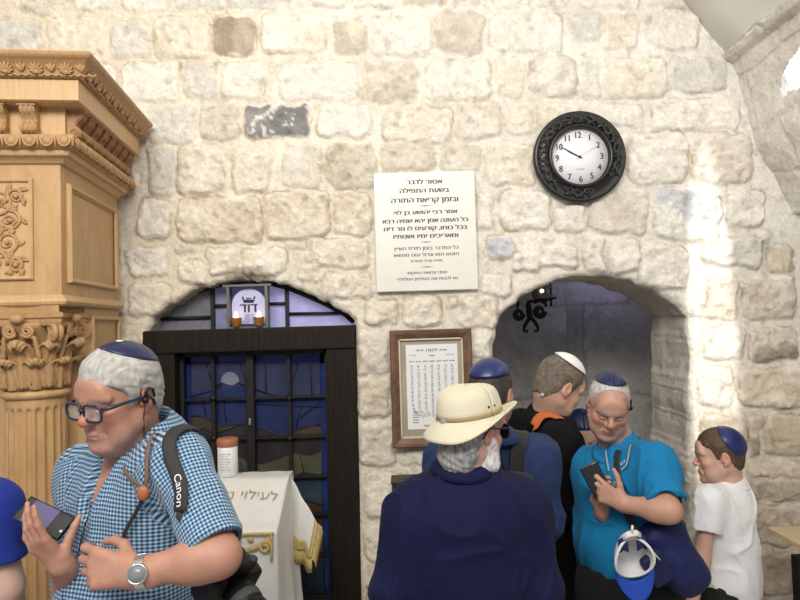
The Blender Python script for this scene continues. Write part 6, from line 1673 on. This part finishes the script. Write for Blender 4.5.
# ---------------------------------------------------------------- man in the dark jacket with blue kippah, behind the hat
def person_jacket():
    H = Head(at(491, 396, 2.16), (.40, .92), pitch=4, sc=.90)
    T = Torso(at(494, 580, 2.16), at(490, 438, 2.14), (.22, .97), at(447, 461, 2.12), at(537, 457, 2.18), cw=.16, cd=.11, bw=.165, sr=.054)
    eL, wL = at(432, 535, 2.10), at(455, 550, 2.32); eR, wR = at(547, 520, 2.10), at(538, 545, 2.32)
    S = SDF(); add_head(S, H); add_neck(S, H, T.N, .056); T.add(S, -.012); arm_skin(S, T.sh[0], eL, wL); arm_skin(S, T.sh[1], eR, wR)
    add_hand(S, wL, wL - eL, (.5, 0, -.8), (.5, .3, .4)); add_hand(S, wR, wR - eR, (-.5, 0, -.8), (-.5, .3, .4))
    o = body(S, .004, T.P, lambda V: skin_cols(V, H, (.42, .23, .165)), 'man in dark blue jacket and satin blue kippah seen from behind, past the cream hat')
    eyes(o, H)
    hair(o, H, [(-.12, -.05), (-.07, -.055), (-.04, -.03), (-.025, .02), (.0, .03), (.012, -.015), (.03, .0), (.045, .05), (.12, .07)], M['hair'], (.075, .06, .05), (.03, .025, .022), thick=.006, tuft=.0012, seed=25, h=.004)
    kippah(o, H, (0, -.22, .97), 62, M['royal_satin'], puff=.03, lift=.013)
    m = cloth('dark_blue_denim', (.018, .036, .105), .75, .05, .15, 45, .25, 350)
    C = SDF(); T.add(C, .018); C.plane(T.pt(0, 0, -.16), -T.u); sleeve(C, [T.sh[0], eL, wL], (.068, .058, .044), .05, .02); sleeve(C, [T.sh[1], eR, wR], (.068, .058, .044), .05, .02)
    emit_mesh('jacket', C, .005, m, o, folds(43, .009, (9, 9, 6))); collar(o, H, T, m, .066, .04, 30, .02)
    Tr = SDF(); trousers(Tr, T, [T.pt(-.1, .03, -.43), T.pt(.1, .03, -.43)], [T.pt(-.1, 0, -.86), T.pt(.1, 0, -.86)]); emit_mesh('trousers', Tr, .01, cloth('black_trouser', (.02, .02, .022)), o); shoes(o, [T.pt(-.1, 0, -.87), T.pt(.1, 0, -.87)], T.f, M['black'])
    # black rucksack on his back
    b = empty('backpack', tuple(T.pt(.045, -.22, .22))); tag(b, 'black backpack on the back of the man in the dark blue jacket', 'backpack'); bk = cloth('black_nylon', (.016, .016, .018), .5, .1, .1, 40, .3, 200)
    B = SDF(); B.box(T.pt(.03, -.185, .24), (.125, .052, .19), T.R, .05, .01); B.box(T.pt(.03, -.228, .18), (.09, .022, .10), T.R, .028, .02); emit_mesh('bag', B, .006, bk, b, folds(47, .004, (10, 10, 10)))
    for q in (-.085, .10): band(b, C, [T.pt(q, -.15, .36), T.pt(q, -.10, .45), T.pt(q * .95, .0, .49), T.pt(q * .95, .12, .42), T.pt(q, .16, .28)], .05, bk, 'shoulder_strap', .006, .008)
    mb = MB(); mb.tube([T.pt(.03 - .03, -.20, .43), T.pt(.03 - .02, -.21, .475), T.pt(.03 + .02, -.21, .475), T.pt(.03 + .03, -.20, .43)], .006, 6); mb.build('grab_handle', bk, b, world=True)
person_jacket()
# ---------------------------------------------------------------- man with white kippah and orange strap
def person_white_kippah():
    H = Head(at(557, 388, 2.52), (.90, .42), pitch=27, roll=4, sc=.97)
    T = Torso(at(543, 545, 2.56), at(544, 419, 2.55), (.88, .47), at(530, 440, 2.74), at(560, 444, 2.37), cw=.17, cd=.13, bd=.14, sr=.060)
    eR, wR = at(568, 508, 2.36), at(594, 518, 2.50); eL, wL = at(545, 510, 2.76), at(585, 520, 2.74)
    S = SDF(); add_head(S, H, nose=1.08); add_neck(S, H, T.N, .057); T.add(S, -.012); arm_skin(S, T.sh[0], eL, wL); arm_skin(S, T.sh[1], eR, wR)
    add_hand(S, wL, wL - eL, (0, -.9, -.2), (.2, 0, 1)); add_hand(S, wR, wR - eR, (0, .9, -.2), (.2, 0, 1))
    o = body(S, .0036, T.P, lambda V: skin_cols(V, H, (.50, .30, .225), browc=(.12, .09, .07), stubble=(.34, .24, .20)), 'bowed man in black hooded top with orange bag strap and white kippah')
    eyes(o, H, (0, 1, -.4))
    hair(o, H, [(-.12, -.05), (-.07, -.06), (-.045, -.03), (-.022, .02), (.0, .032), (.010, -.010), (.026, .0), (.040, .040), (.06, .056), (.12, .072)], M['hair'], (.20, .165, .13), (.09, .075, .06), thick=.010, tuft=.002, seed=35, h=.0034)
    kippah(o, H, (.22, .12, .95), 46, M['white_cotton'], puff=.05, lift=.016)
    m = cloth('black_fleece', (.005, .005, .0055), .95, .0)
    C = SDF(); T.add(C, .018); sleeve(C, [T.sh[0], eL, wL], (.07, .06, .046), .05, .02); sleeve(C, [T.sh[1], eR, wR], (.07, .06, .046), .05, .02)
    C.cap(T.pt(0, 0, .1), T.pt(0, .0, -.75), .17, .21, .08); C.plane(T.pt(0, 0, -.80), -T.u)
    emit_mesh('robe', C, .006, m, o, folds(53, .010, (10, 10, 4)))
    Hd = SDF(); a0 = T.N - T.f * .095 + T.u * .012
    for ph in np.linspace(-1.9, 1.9, 9):
        p = T.N + T.u * (.012 - .012 * abs(ph)) - T.f * .098 * cos(ph) * 1.0 + T.r * .105 * sin(ph); Hd.ell(p, (.040, .040, .034), T.R, .03)
    Hd.ell(T.N - T.f * .135 - T.u * .05, (.085, .05, .075), T.R, .04)
    emit_mesh('hood', Hd, .006, m, o, folds(55, .004, (12, 12, 12)))
    Z = SDF().add(C).add(Hd); orange = cloth('orange_webbing', (.50, .135, .045), .7)
    path = [at(560, 415, 2.37), at(555, 410, 2.40), at(546, 416, 2.42), at(537, 424, 2.44), at(529, 434, 2.48), at(522, 452, 2.52), at(517, 472, 2.56)]
    band(o, Z, path, .038, orange, 'bag_strap', .010, .004, n=36)
    mb = MB(); mb.tube([at(576, 525, 2.33), at(578, 560, 2.32), at(582, 604, 2.31)], .006, 6); mb.build('side_cord', mat('grey_cord', (.22, .21, .20), .8), o, world=True)
    mb = MB(); mb.ball(H.pt(.040, -.085, -.060), .008, 8, 6); mb.build('collar_tag', mat('label_white', (.5, .5, .5), .6), o, world=True)
    shoes(o, [T.pt(-.08, 0, -.80), T.pt(.08, 0, -.80)], T.f, M['black'])
person_white_kippah()
# ---------------------------------------------------------------- child half hidden between the two men
def person_hidden():
    H = Head(at(582, 437, 3.0), (-.15, -.98), pitch=14, sc=.92)
    T = Torso(at(592, 565, 3.04), at(586, 472, 3.03), (-.1, -.98), at(614, 490, 3.03), at(562, 490, 3.05), cw=.13, cd=.09, bw=.125, bd=.10, hw=.125, hd=.10, sr=.045)
    eL, wL = at(620, 530, 3.04), at(615, 565, 3.0); eR, wR = at(560, 530, 3.07), at(566, 565, 3.05)
    S = SDF(); add_head(S, H); add_neck(S, H, T.N, .05); T.add(S, -.010); arm_skin(S, T.sh[0], eL, wL, (.035, .03, .03, .022)); arm_skin(S, T.sh[1], eR, wR, (.035, .03, .03, .022))
    add_hand(S, wL, (0, 0, -1), (-1, 0, 0), (0, -1, 0), sc=.8); add_hand(S, wR, (0, 0, -1), (1, 0, 0), (0, -1, 0), sc=.8)
    o = body(S, .004, T.P, lambda V: skin_cols(V, H, (.50, .31, .24)), 'small child in navy cap almost hidden between the bowed man and the man in turquoise')
    eyes(o, H)
    hair(o, H, [(-.12, -.05), (-.03, -.02), (.01, .0), (.04, .05), (.12, .07)], M['hair'], (.10, .07, .05), (.05, .035, .03), h=.004)
    kippah(o, H, (0, .12, .97), 62, M['navy_satin'], puff=.02, lift=.014)
    C = SDF(); T.add(C, .009, hips=True); C.plane(T.pt(0, 0, -.08), -T.u); sleeve(C, [T.sh[0], T.sh[0] * .4 + eL * .6], (.045, .05), .03); sleeve(C, [T.sh[1], T.sh[1] * .4 + eR * .6], (.045, .05), .03)
    emit_mesh('t_shirt', C, .006, cloth('pale_jersey', (.62, .62, .64)), o, folds(63, .003))
    Tr = SDF(); trousers(Tr, T, [T.pt(-.07, .02, -.34), T.pt(.07, .02, -.34)], [T.pt(-.07, 0, -.66), T.pt(.07, 0, -.66)], .055, .05, .075); emit_mesh('trousers', Tr, .01, cloth('blue_cotton', (.04, .05, .09)), o); shoes(o, [T.pt(-.07, 0, -.68), T.pt(.07, 0, -.68)], T.f, M['black'])
person_hidden()
# ---------------------------------------------------------------- man in turquoise
def person_turquoise():
    H = Head(at(608, 406, 2.09), (-.20, -.98), pitch=24, roll=-7, sc=.80)
    T = Torso(at(628, 590, 2.13), at(620, 446, 2.14), (-.80, -.60), at(655, 466, 1.985), at(594, 466, 2.24), cw=.155, cd=.128, bw=.160, bd=.138, bo=.015, hw=.165, hd=.14, sr=.056)
    eL, wL = at(669, 511, 1.85), at(624, 504, 1.93); eR, wR = at(598, 530, 2.24), at(602, 511, 2.03)
    S = SDF(); add_head(S, H, jowl=.008, nose=1.22, ears=1.1, brow=1.2); add_neck(S, H, T.N, .062); T.add(S, -.012); arm_skin(S, T.sh[0], eL, wL, (.042, .034, .032, .025)); arm_skin(S, T.sh[1], eR, wR, (.042, .034, .032, .025))
    add_hand(S, wL, at(600, 490, 1.94) - wL, (-.25, .85, .35), (-.05, -.2, 1), curl=(42, 50, 58, 62), thumb=(10, 10), sc=.84, tout=.85, tn=.10)
    add_hand(S, wR, at(595, 488, 2.0) - wR, (.45, -.75, .2), (.2, .2, .7), curl=(30, 35, 42, 46), thumb=(15, 15), sc=.82)
    tone = (.45, .25, .18)
    o = body(S, .003, T.P, lambda V: skin_cols(V, H, tone, (.36, .14, .12), (.34, .29, .26), (.42, .31, .27), .5, .9), 'balding man in turquoise t-shirt looking towards the camera with a phone in both hands')
    eyes(o, H, (.02, 1, .22))
    hair(o, H, [(-.12, -.045), (-.07, -.055), (-.045, -.03), (-.022, .02), (.004, .028), (.012, -.010), (.026, -.004), (.034, .030), (.045, .075), (.06, .11), (.12, .16)], M['hair'], (.60, .58, .56), (.36, .34, .33), thick=.006, tuft=.0018, seed=45, h=.003)
    kippah(o, H, (0, -.26, .97), 47, M['navy_satin'], puff=.03, lift=.012)
    mb = MB(); mb.ball(H.pt(-.090, -.002, .0), .009, 10, 8); mb.tube([H.pt(-.090, -.002, .012), H.pt(-.090, -.014, .032), H.pt(-.087, -.032, .02), H.pt(-.084, -.034, -.01)], .0032, 6); mb.build('earpiece', M['black'], o, world=True)
    m = cloth('turquoise_jersey', (.006, .165, .36), .8, .03, .05, 60, .2, 350)
    C = SDF(); T.add(C, .010); C.plane(T.pt(0, 0, .085), -T.u + T.r * .05)
    ec = T.sh[0] * .16 + eL * .84; ec2 = T.sh[1] * .4 + eR * .6
    sleeve(C, [T.sh[0], ec], (.058, .060), .05); sleeve(C, [T.sh[1], ec2], (.058, .060), .05)
    emit_mesh('t_shirt', C, .004, m, o, folds(73, .009, (9, 9, 7)))
    G = []
    for i in range(41):
        a = 2 * pi * i / 40; dv = T.f * cos(a) + T.r * sin(a); fr = max(0, cos(a)); b = T.N + T.u * (.022 - .055 * fr)
        G.append([b + dv * (.068 + .012 * fr) , b + dv * (.071 + .014 * fr) + T.u * .006, b + dv * (.084 + .016 * fr) - T.u * .012])
    mb = MB(); mb.sheet(G, .003); mb.build('neckband', m, o, world=True)
    # sleeve badge and chest print
    bp, g = C.project([at(671, 488, 1.86)], .0025); q = Vector(g[0]).to_track_quat('Z', 'Y').to_matrix().to_4x4(); mb = MB(); mx = Matrix.Translation(bp[0]) @ q
    mb.lathe([(.0001, .0015), (.0115, .0015), (.0118, 0)], 24, mx); bd = mb.build('sleeve_badge', mat('badge_white', (.60, .66, .74), .6), o, world=True)
    mb = MB(); mb.tube([mx @ Vector((.0075 * cos(t), .0075 * sin(t), .002)) for t in np.linspace(0, 2 * pi, 20, endpoint=False)], .0011, 5, closed=True); mb.tube([mx @ Vector((x, .003 * sin(x * 900), .002)) for x in np.linspace(-.005, .005, 9)], .0011, 5); mb.build('badge_mark', mat('badge_grey', (.16, .24, .36), .6), bd, world=True)
    pr = mat('white_print_jersey', (.66, .68, .70), .7)
    V, F = text_mesh('YO', .034, extrude=0); V[:, 0] -= V[:, 0].mean(); c = at(605, 459, 1.99); Q, g = C.project(c + V[:, :1] * np.array((.92, -.35, .1)) + V[:, 2:] * np.array((.05, -.1, 1.0)), .0045, 7)
    mb = MB(); mb.add(Q, F); mb.build('chest_print', pr, o, world=True, recalc=False)
    lan, P, _, _ = band(o, C, [at(626, 438, 2.02), at(622, 450, 1.98), at(614, 460, 1.96), at(606, 466, 1.97)], .005, mat('grey_lanyard', (.35, .35, .36), .6), 'lanyard', .009, .002, n=20)
    band(o, C, [at(597, 446, 2.06), at(598, 460, 2.03), at(601, 468, 2.02)], .005, mat('grey_lanyard', (.35, .35, .36), .6), 'lanyard', .009, .002, n=12)
    Tr = SDF(); trousers(Tr, T, [T.pt(-.10, .03, -.43), T.pt(.10, .03, -.43)], [T.pt(-.10, 0, -.84), T.pt(.10, 0, -.84)], hipr=.10); Tr.ell(T.pt(0, .01, .07), (.155, .14, .10), T.R, .05); emit_mesh('trousers', Tr, .008, cloth('black_cotton', (.012, .012, .014)), o); shoes(o, [T.pt(-.10, 0, -.85), T.pt(.10, 0, -.85)], T.f, M['black'])
    # phone
    ph = empty('phone', tuple(at(596, 480, 1.955))); tag(ph, 'black phone held up in both hands by the man in the turquoise t-shirt', 'phone')
    ax = nrm(at(602, 491, 1.95) - at(590, 468, 1.97)); nn = nrm(np.array((-.25, -.85, .30)) - ax * (np.array((-.25, -.85, .3)) @ ax)); bb = np.cross(nn, ax)
    mx = Matrix([[ax[k], bb[k], nn[k], 0] for k in range(3)] + [[0, 0, 0, 1]])
    mb = MB(); mb.box((-.052, -.030, -.0045), (.052, .030, .0045), mx, bev=.004); mb.build('case', M['black'], ph)
    mb = MB(); mb.box((-.050, -.027, -.0052), (.050, .027, -.0043), mx, bev=.0003); mb.build('screen', mat('phone_screen', (.012, .012, .016), .1), ph)
    mb = MB(); mb.box((-.048, .008, .0040), (-.030, .025, .0058), mx, bev=.001); mb.build('lens_plate', mat('lens_black', (.02, .02, .02), .15), ph)
    # navy shoulder bag with cross strap
    nyl = cloth('navy_nylon', (.010, .015, .070), .5, .02, .12, 30, .3, 160)
    bag = empty('shoulder_bag', tuple(at(671, 556, 1.96))); tag(bag, 'navy blue nylon shoulder bag hanging at the hip of the man in turquoise', 'bag')
    d = np.stack([nrm((.86, .10, .50)), nrm((-.10, 1, 0)), nrm((-.50, 0, .86))], 1); u_, _, v_ = np.linalg.svd(d); Rb = u_ @ v_
    B = SDF(); B.box(at(671, 553, 1.96), (.062, .075, .118), Rb, .035, .02); B.ell(at(674, 562, 1.95), (.06, .085, .105), Rb, .04); B.ell(at(683, 568, 1.96), (.05, .07, .06), Rb, .04); B.cap(at(656, 512, 1.965), at(667, 530, 1.96), .018, .05, .05)
    emit_mesh('bag_body', B, .0045, nyl, bag, folds(83, .009, (9, 9, 7), amp2=.001))
    pk = SDF(); pk.box(at(657, 568, 1.885), (.040, .018, .052), Rb, .016, .02); emit_mesh('front_pocket', pk, .004, cloth('dark_navy_nylon', (.010, .014, .055), .5), bag, folds(85, .004, (14, 14, 10)))
    mb = MB(); mb.tube([at(650, 549, 1.87), at(654, 553, 1.865), at(660, 560, 1.86)], .0022, 6); mb.build('zip', mat('zip_white', (.6, .6, .62), .5), bag, world=True)
    Z = SDF().add(C)
    st, P, sd, g = band(bag, Z, [at(604, 438, 2.02), at(602, 446, 2.02), at(605, 462, 2.0), at(613, 485, 1.97), at(622, 510, 1.95), at(634, 530, 1.95), at(650, 545, 1.95)], .022, M['strap_black'], 'strap', .008, .003, n=44)
    band(bag, Z, [at(606, 437, 2.06), at(622, 436, 2.2), at(645, 455, 2.22), at(662, 490, 2.2), at(664, 515, 2.1)], .024, M['strap_black'], 'strap', .008, .003, n=40)
    # baseball cap hanging upside down from the bag strap
    cp = empty('baseball_cap', tuple(at(632, 560, 1.86))); tag(cp, 'royal blue and white baseball cap hanging with its white lining showing, beside the navy bag', 'cap')
    c = at(632, 556, 1.875); ax = np.stack([nrm((.98, -.05, .12)), nrm((.05, .95, .28)), nrm((-.12, -.27, .95))], 1)
    W_ = lambda x, y, z: c + ax @ np.array((x, y, z)) * .90
    wl = cloth('white_twill', (.62, .62, .63), .8); bl = cloth('royal_blue_twill', (.018, .06, .38), .7)
    mb = MB(); G = []
    for i in range(33):
        a = 2 * pi * i / 32; row = []
        for k in range(9):
            t = k / 8 * pi / 2; sq = 1 - .12 * max(0, sin(a)) * (1 - k / 8)
            row.append(W_(.063 * cos(t) * cos(a) * sq, -.02 + .075 * sin(t) - .012 * cos(2 * a) * cos(t), .078 * cos(t) * sin(a) * sq + .006))
        G.append(row)
    mb.sheet(G, .003); cr = mb.build('crown', wl, cp, world=True)
    mb = MB(); rim = [g_[0] for g_ in G[:-1]]; mb.tube(rim, .0045, 6, closed=True); mb.build('sweatband', cloth('sweatband_white', (.68, .68, .68)), cp, world=True)
    mb = MB(); GB = []
    for i in range(25):
        s = -1 + 2 * i / 24; row = []
        for k in range(9):
            t = k / 8; a = pi * 1.5 + s * 1.12; r0 = np.array((.064 * cos(a), .080 * sin(a) + .004))
            ext = .058 * t * (1 - .55 * s * s); row.append(W_(r0[0] * (1 + .10 * t), -.026 - .030 * t * (1 - .6 * s * s) + .02 * s * s * t, r0[1] - ext))
        GB.append(row)
    mb.sheet(GB, .005); mb.build('peak', bl, cp, world=True)
    for sx in (-1, 1):
        k = MB(); k.sheet([[W_(.03 * sx + .016 * u, -.016 + .004 * v, .040 + .045 * v - .012 * abs(u)) for v in np.linspace(0, 1, 5)] for u in np.linspace(-1, 1, 7)], .004); k.build('back_panel', cloth('dark_blue_twill', (.014, .022, .10)), cp, world=True)
    mb = MB(); mb.tube([W_(-.03, -.014, .082), W_(-.01, -.02, .098), W_(.014, -.018, .098), W_(.03, -.012, .082)], .006, 6, flat=(1.6, .5)); mb.tube([W_(.0, -.018, .096), W_(.004, -.015, .125)], .004, 6); mb.build('back_strap', cloth('white_strap', (.66, .66, .67)), cp, world=True)
    k = MB(); k.box((-.010, -.003, -.008), (.010, .001, .008)); k.v = [tuple(W_(-.034 + v[0], -.018 + .03 + v[1], .012 + v[2])) for v in k.v]; k.build('label', mat('cap_label', (.75, .75, .74), .6), cp, world=True)
person_turquoise()
# ---------------------------------------------------------------- boy in white
def person_boy():
    H = Head(at(720, 457, 2.55), (-.95, .30), pitch=4, roll=3, sc=.86)
    T = Torso(at(726, 578, 2.55), at(731, 487, 2.55), (-.80, .60), at(711, 500, 2.46), at(741, 501, 2.64), cw=.118, cd=.085, bw=.118, bd=.095, hw=.12, hd=.095, sr=.044)
    eL, wL = at(702, 558, 2.44), at(691, 607, 2.38); eR, wR = at(733, 560, 2.70), at(708, 590, 2.75)
    S = SDF(); add_head(S, H, nose=.85); add_neck(S, H, T.N, .047); T.add(S, -.008); arm_skin(S, T.sh[0], eL, wL, (.033, .030, .030, .021)); arm_skin(S, T.sh[1], eR, wR, (.033, .030, .030, .021))
    add_hand(S, wL, wL - eL, (.4, .9, 0), (-.9, .2, 0), sc=.8, curl=(20, 25, 30, 35)); add_hand(S, wR, wR - eR, (-.4, -.9, 0), (0, 0, 1), sc=.8)
    o = body(S, .0034, T.P, lambda V: skin_cols(V, H, (.56, .35, .27), (.42, .18, .15), (.10, .065, .05), None, .4, .1), 'boy in white t-shirt and blue kippah turned to the left at the right side')
    eyes(o, H)
    hair(o, H, [(-.12, -.045), (-.07, -.058), (-.045, -.035), (-.022, .018), (.002, .030), (.012, -.012), (.024, -.004), (.036, .030), (.05, .050), (.075, .058), (.12, .060)], M['hair'], (.135, .085, .055), (.06, .04, .028), thick=.009, tuft=.002, seed=55, h=.0032)
    kippah(o, H, (-.30, -.82, .50), 58, M['royal_satin'], puff=.07, lift=.012, trim=M['royal_satin'], gores=4)
    m = cloth('white_jersey', (.78, .79, .82), .85, .2, .03, 60, .2, 350)
    C = SDF(); T.add(C, .010); C.cap(T.pt(0, -.01, .12), T.pt(0, -.005, -.03), .108, .120, .05); C.plane(T.pt(0, 0, -.07), -T.u)
    ec = T.sh[0] * .46 + eL * .54; ec2 = T.sh[1] * .46 + eR * .54
    sleeve(C, [T.sh[0], ec], (.049, .056), .03); sleeve(C, [T.sh[1], ec2], (.049, .056), .03)
    emit_mesh('t_shirt', C, .0042, m, o, folds(93, .007, (9, 9, 6)))
    G = []
    for i in range(33):
        a = 2 * pi * i / 32; dv = T.f * cos(a) + T.r * sin(a); fr = max(0, cos(a)); b = T.N + T.u * (.014 - .03 * fr); G.append([b + dv * (.053 + .008 * fr), b + dv * (.056 + .008 * fr) + T.u * .005, b + dv * (.068 + .010 * fr) - T.u * .010])
    mb = MB(); mb.sheet(G, .003); mb.build('neckband', m, o, world=True)
    Tr = SDF(); trousers(Tr, T, [T.pt(-.07, .02, -.34), T.pt(.07, .02, -.34)], [T.pt(-.07, 0, -.64), T.pt(.07, 0, -.64)], .058, .052, .066); Tr.ell(T.pt(0, 0, -.07), (.105, .080, .065), T.R, .04); emit_mesh('trousers', Tr, .007, cloth('dark_green_cotton', (.018, .026, .018)), o, folds(95, .004)); shoes(o, [T.pt(-.07, 0, -.68), T.pt(.07, 0, -.68)], T.f, M['black'])
person_boy()
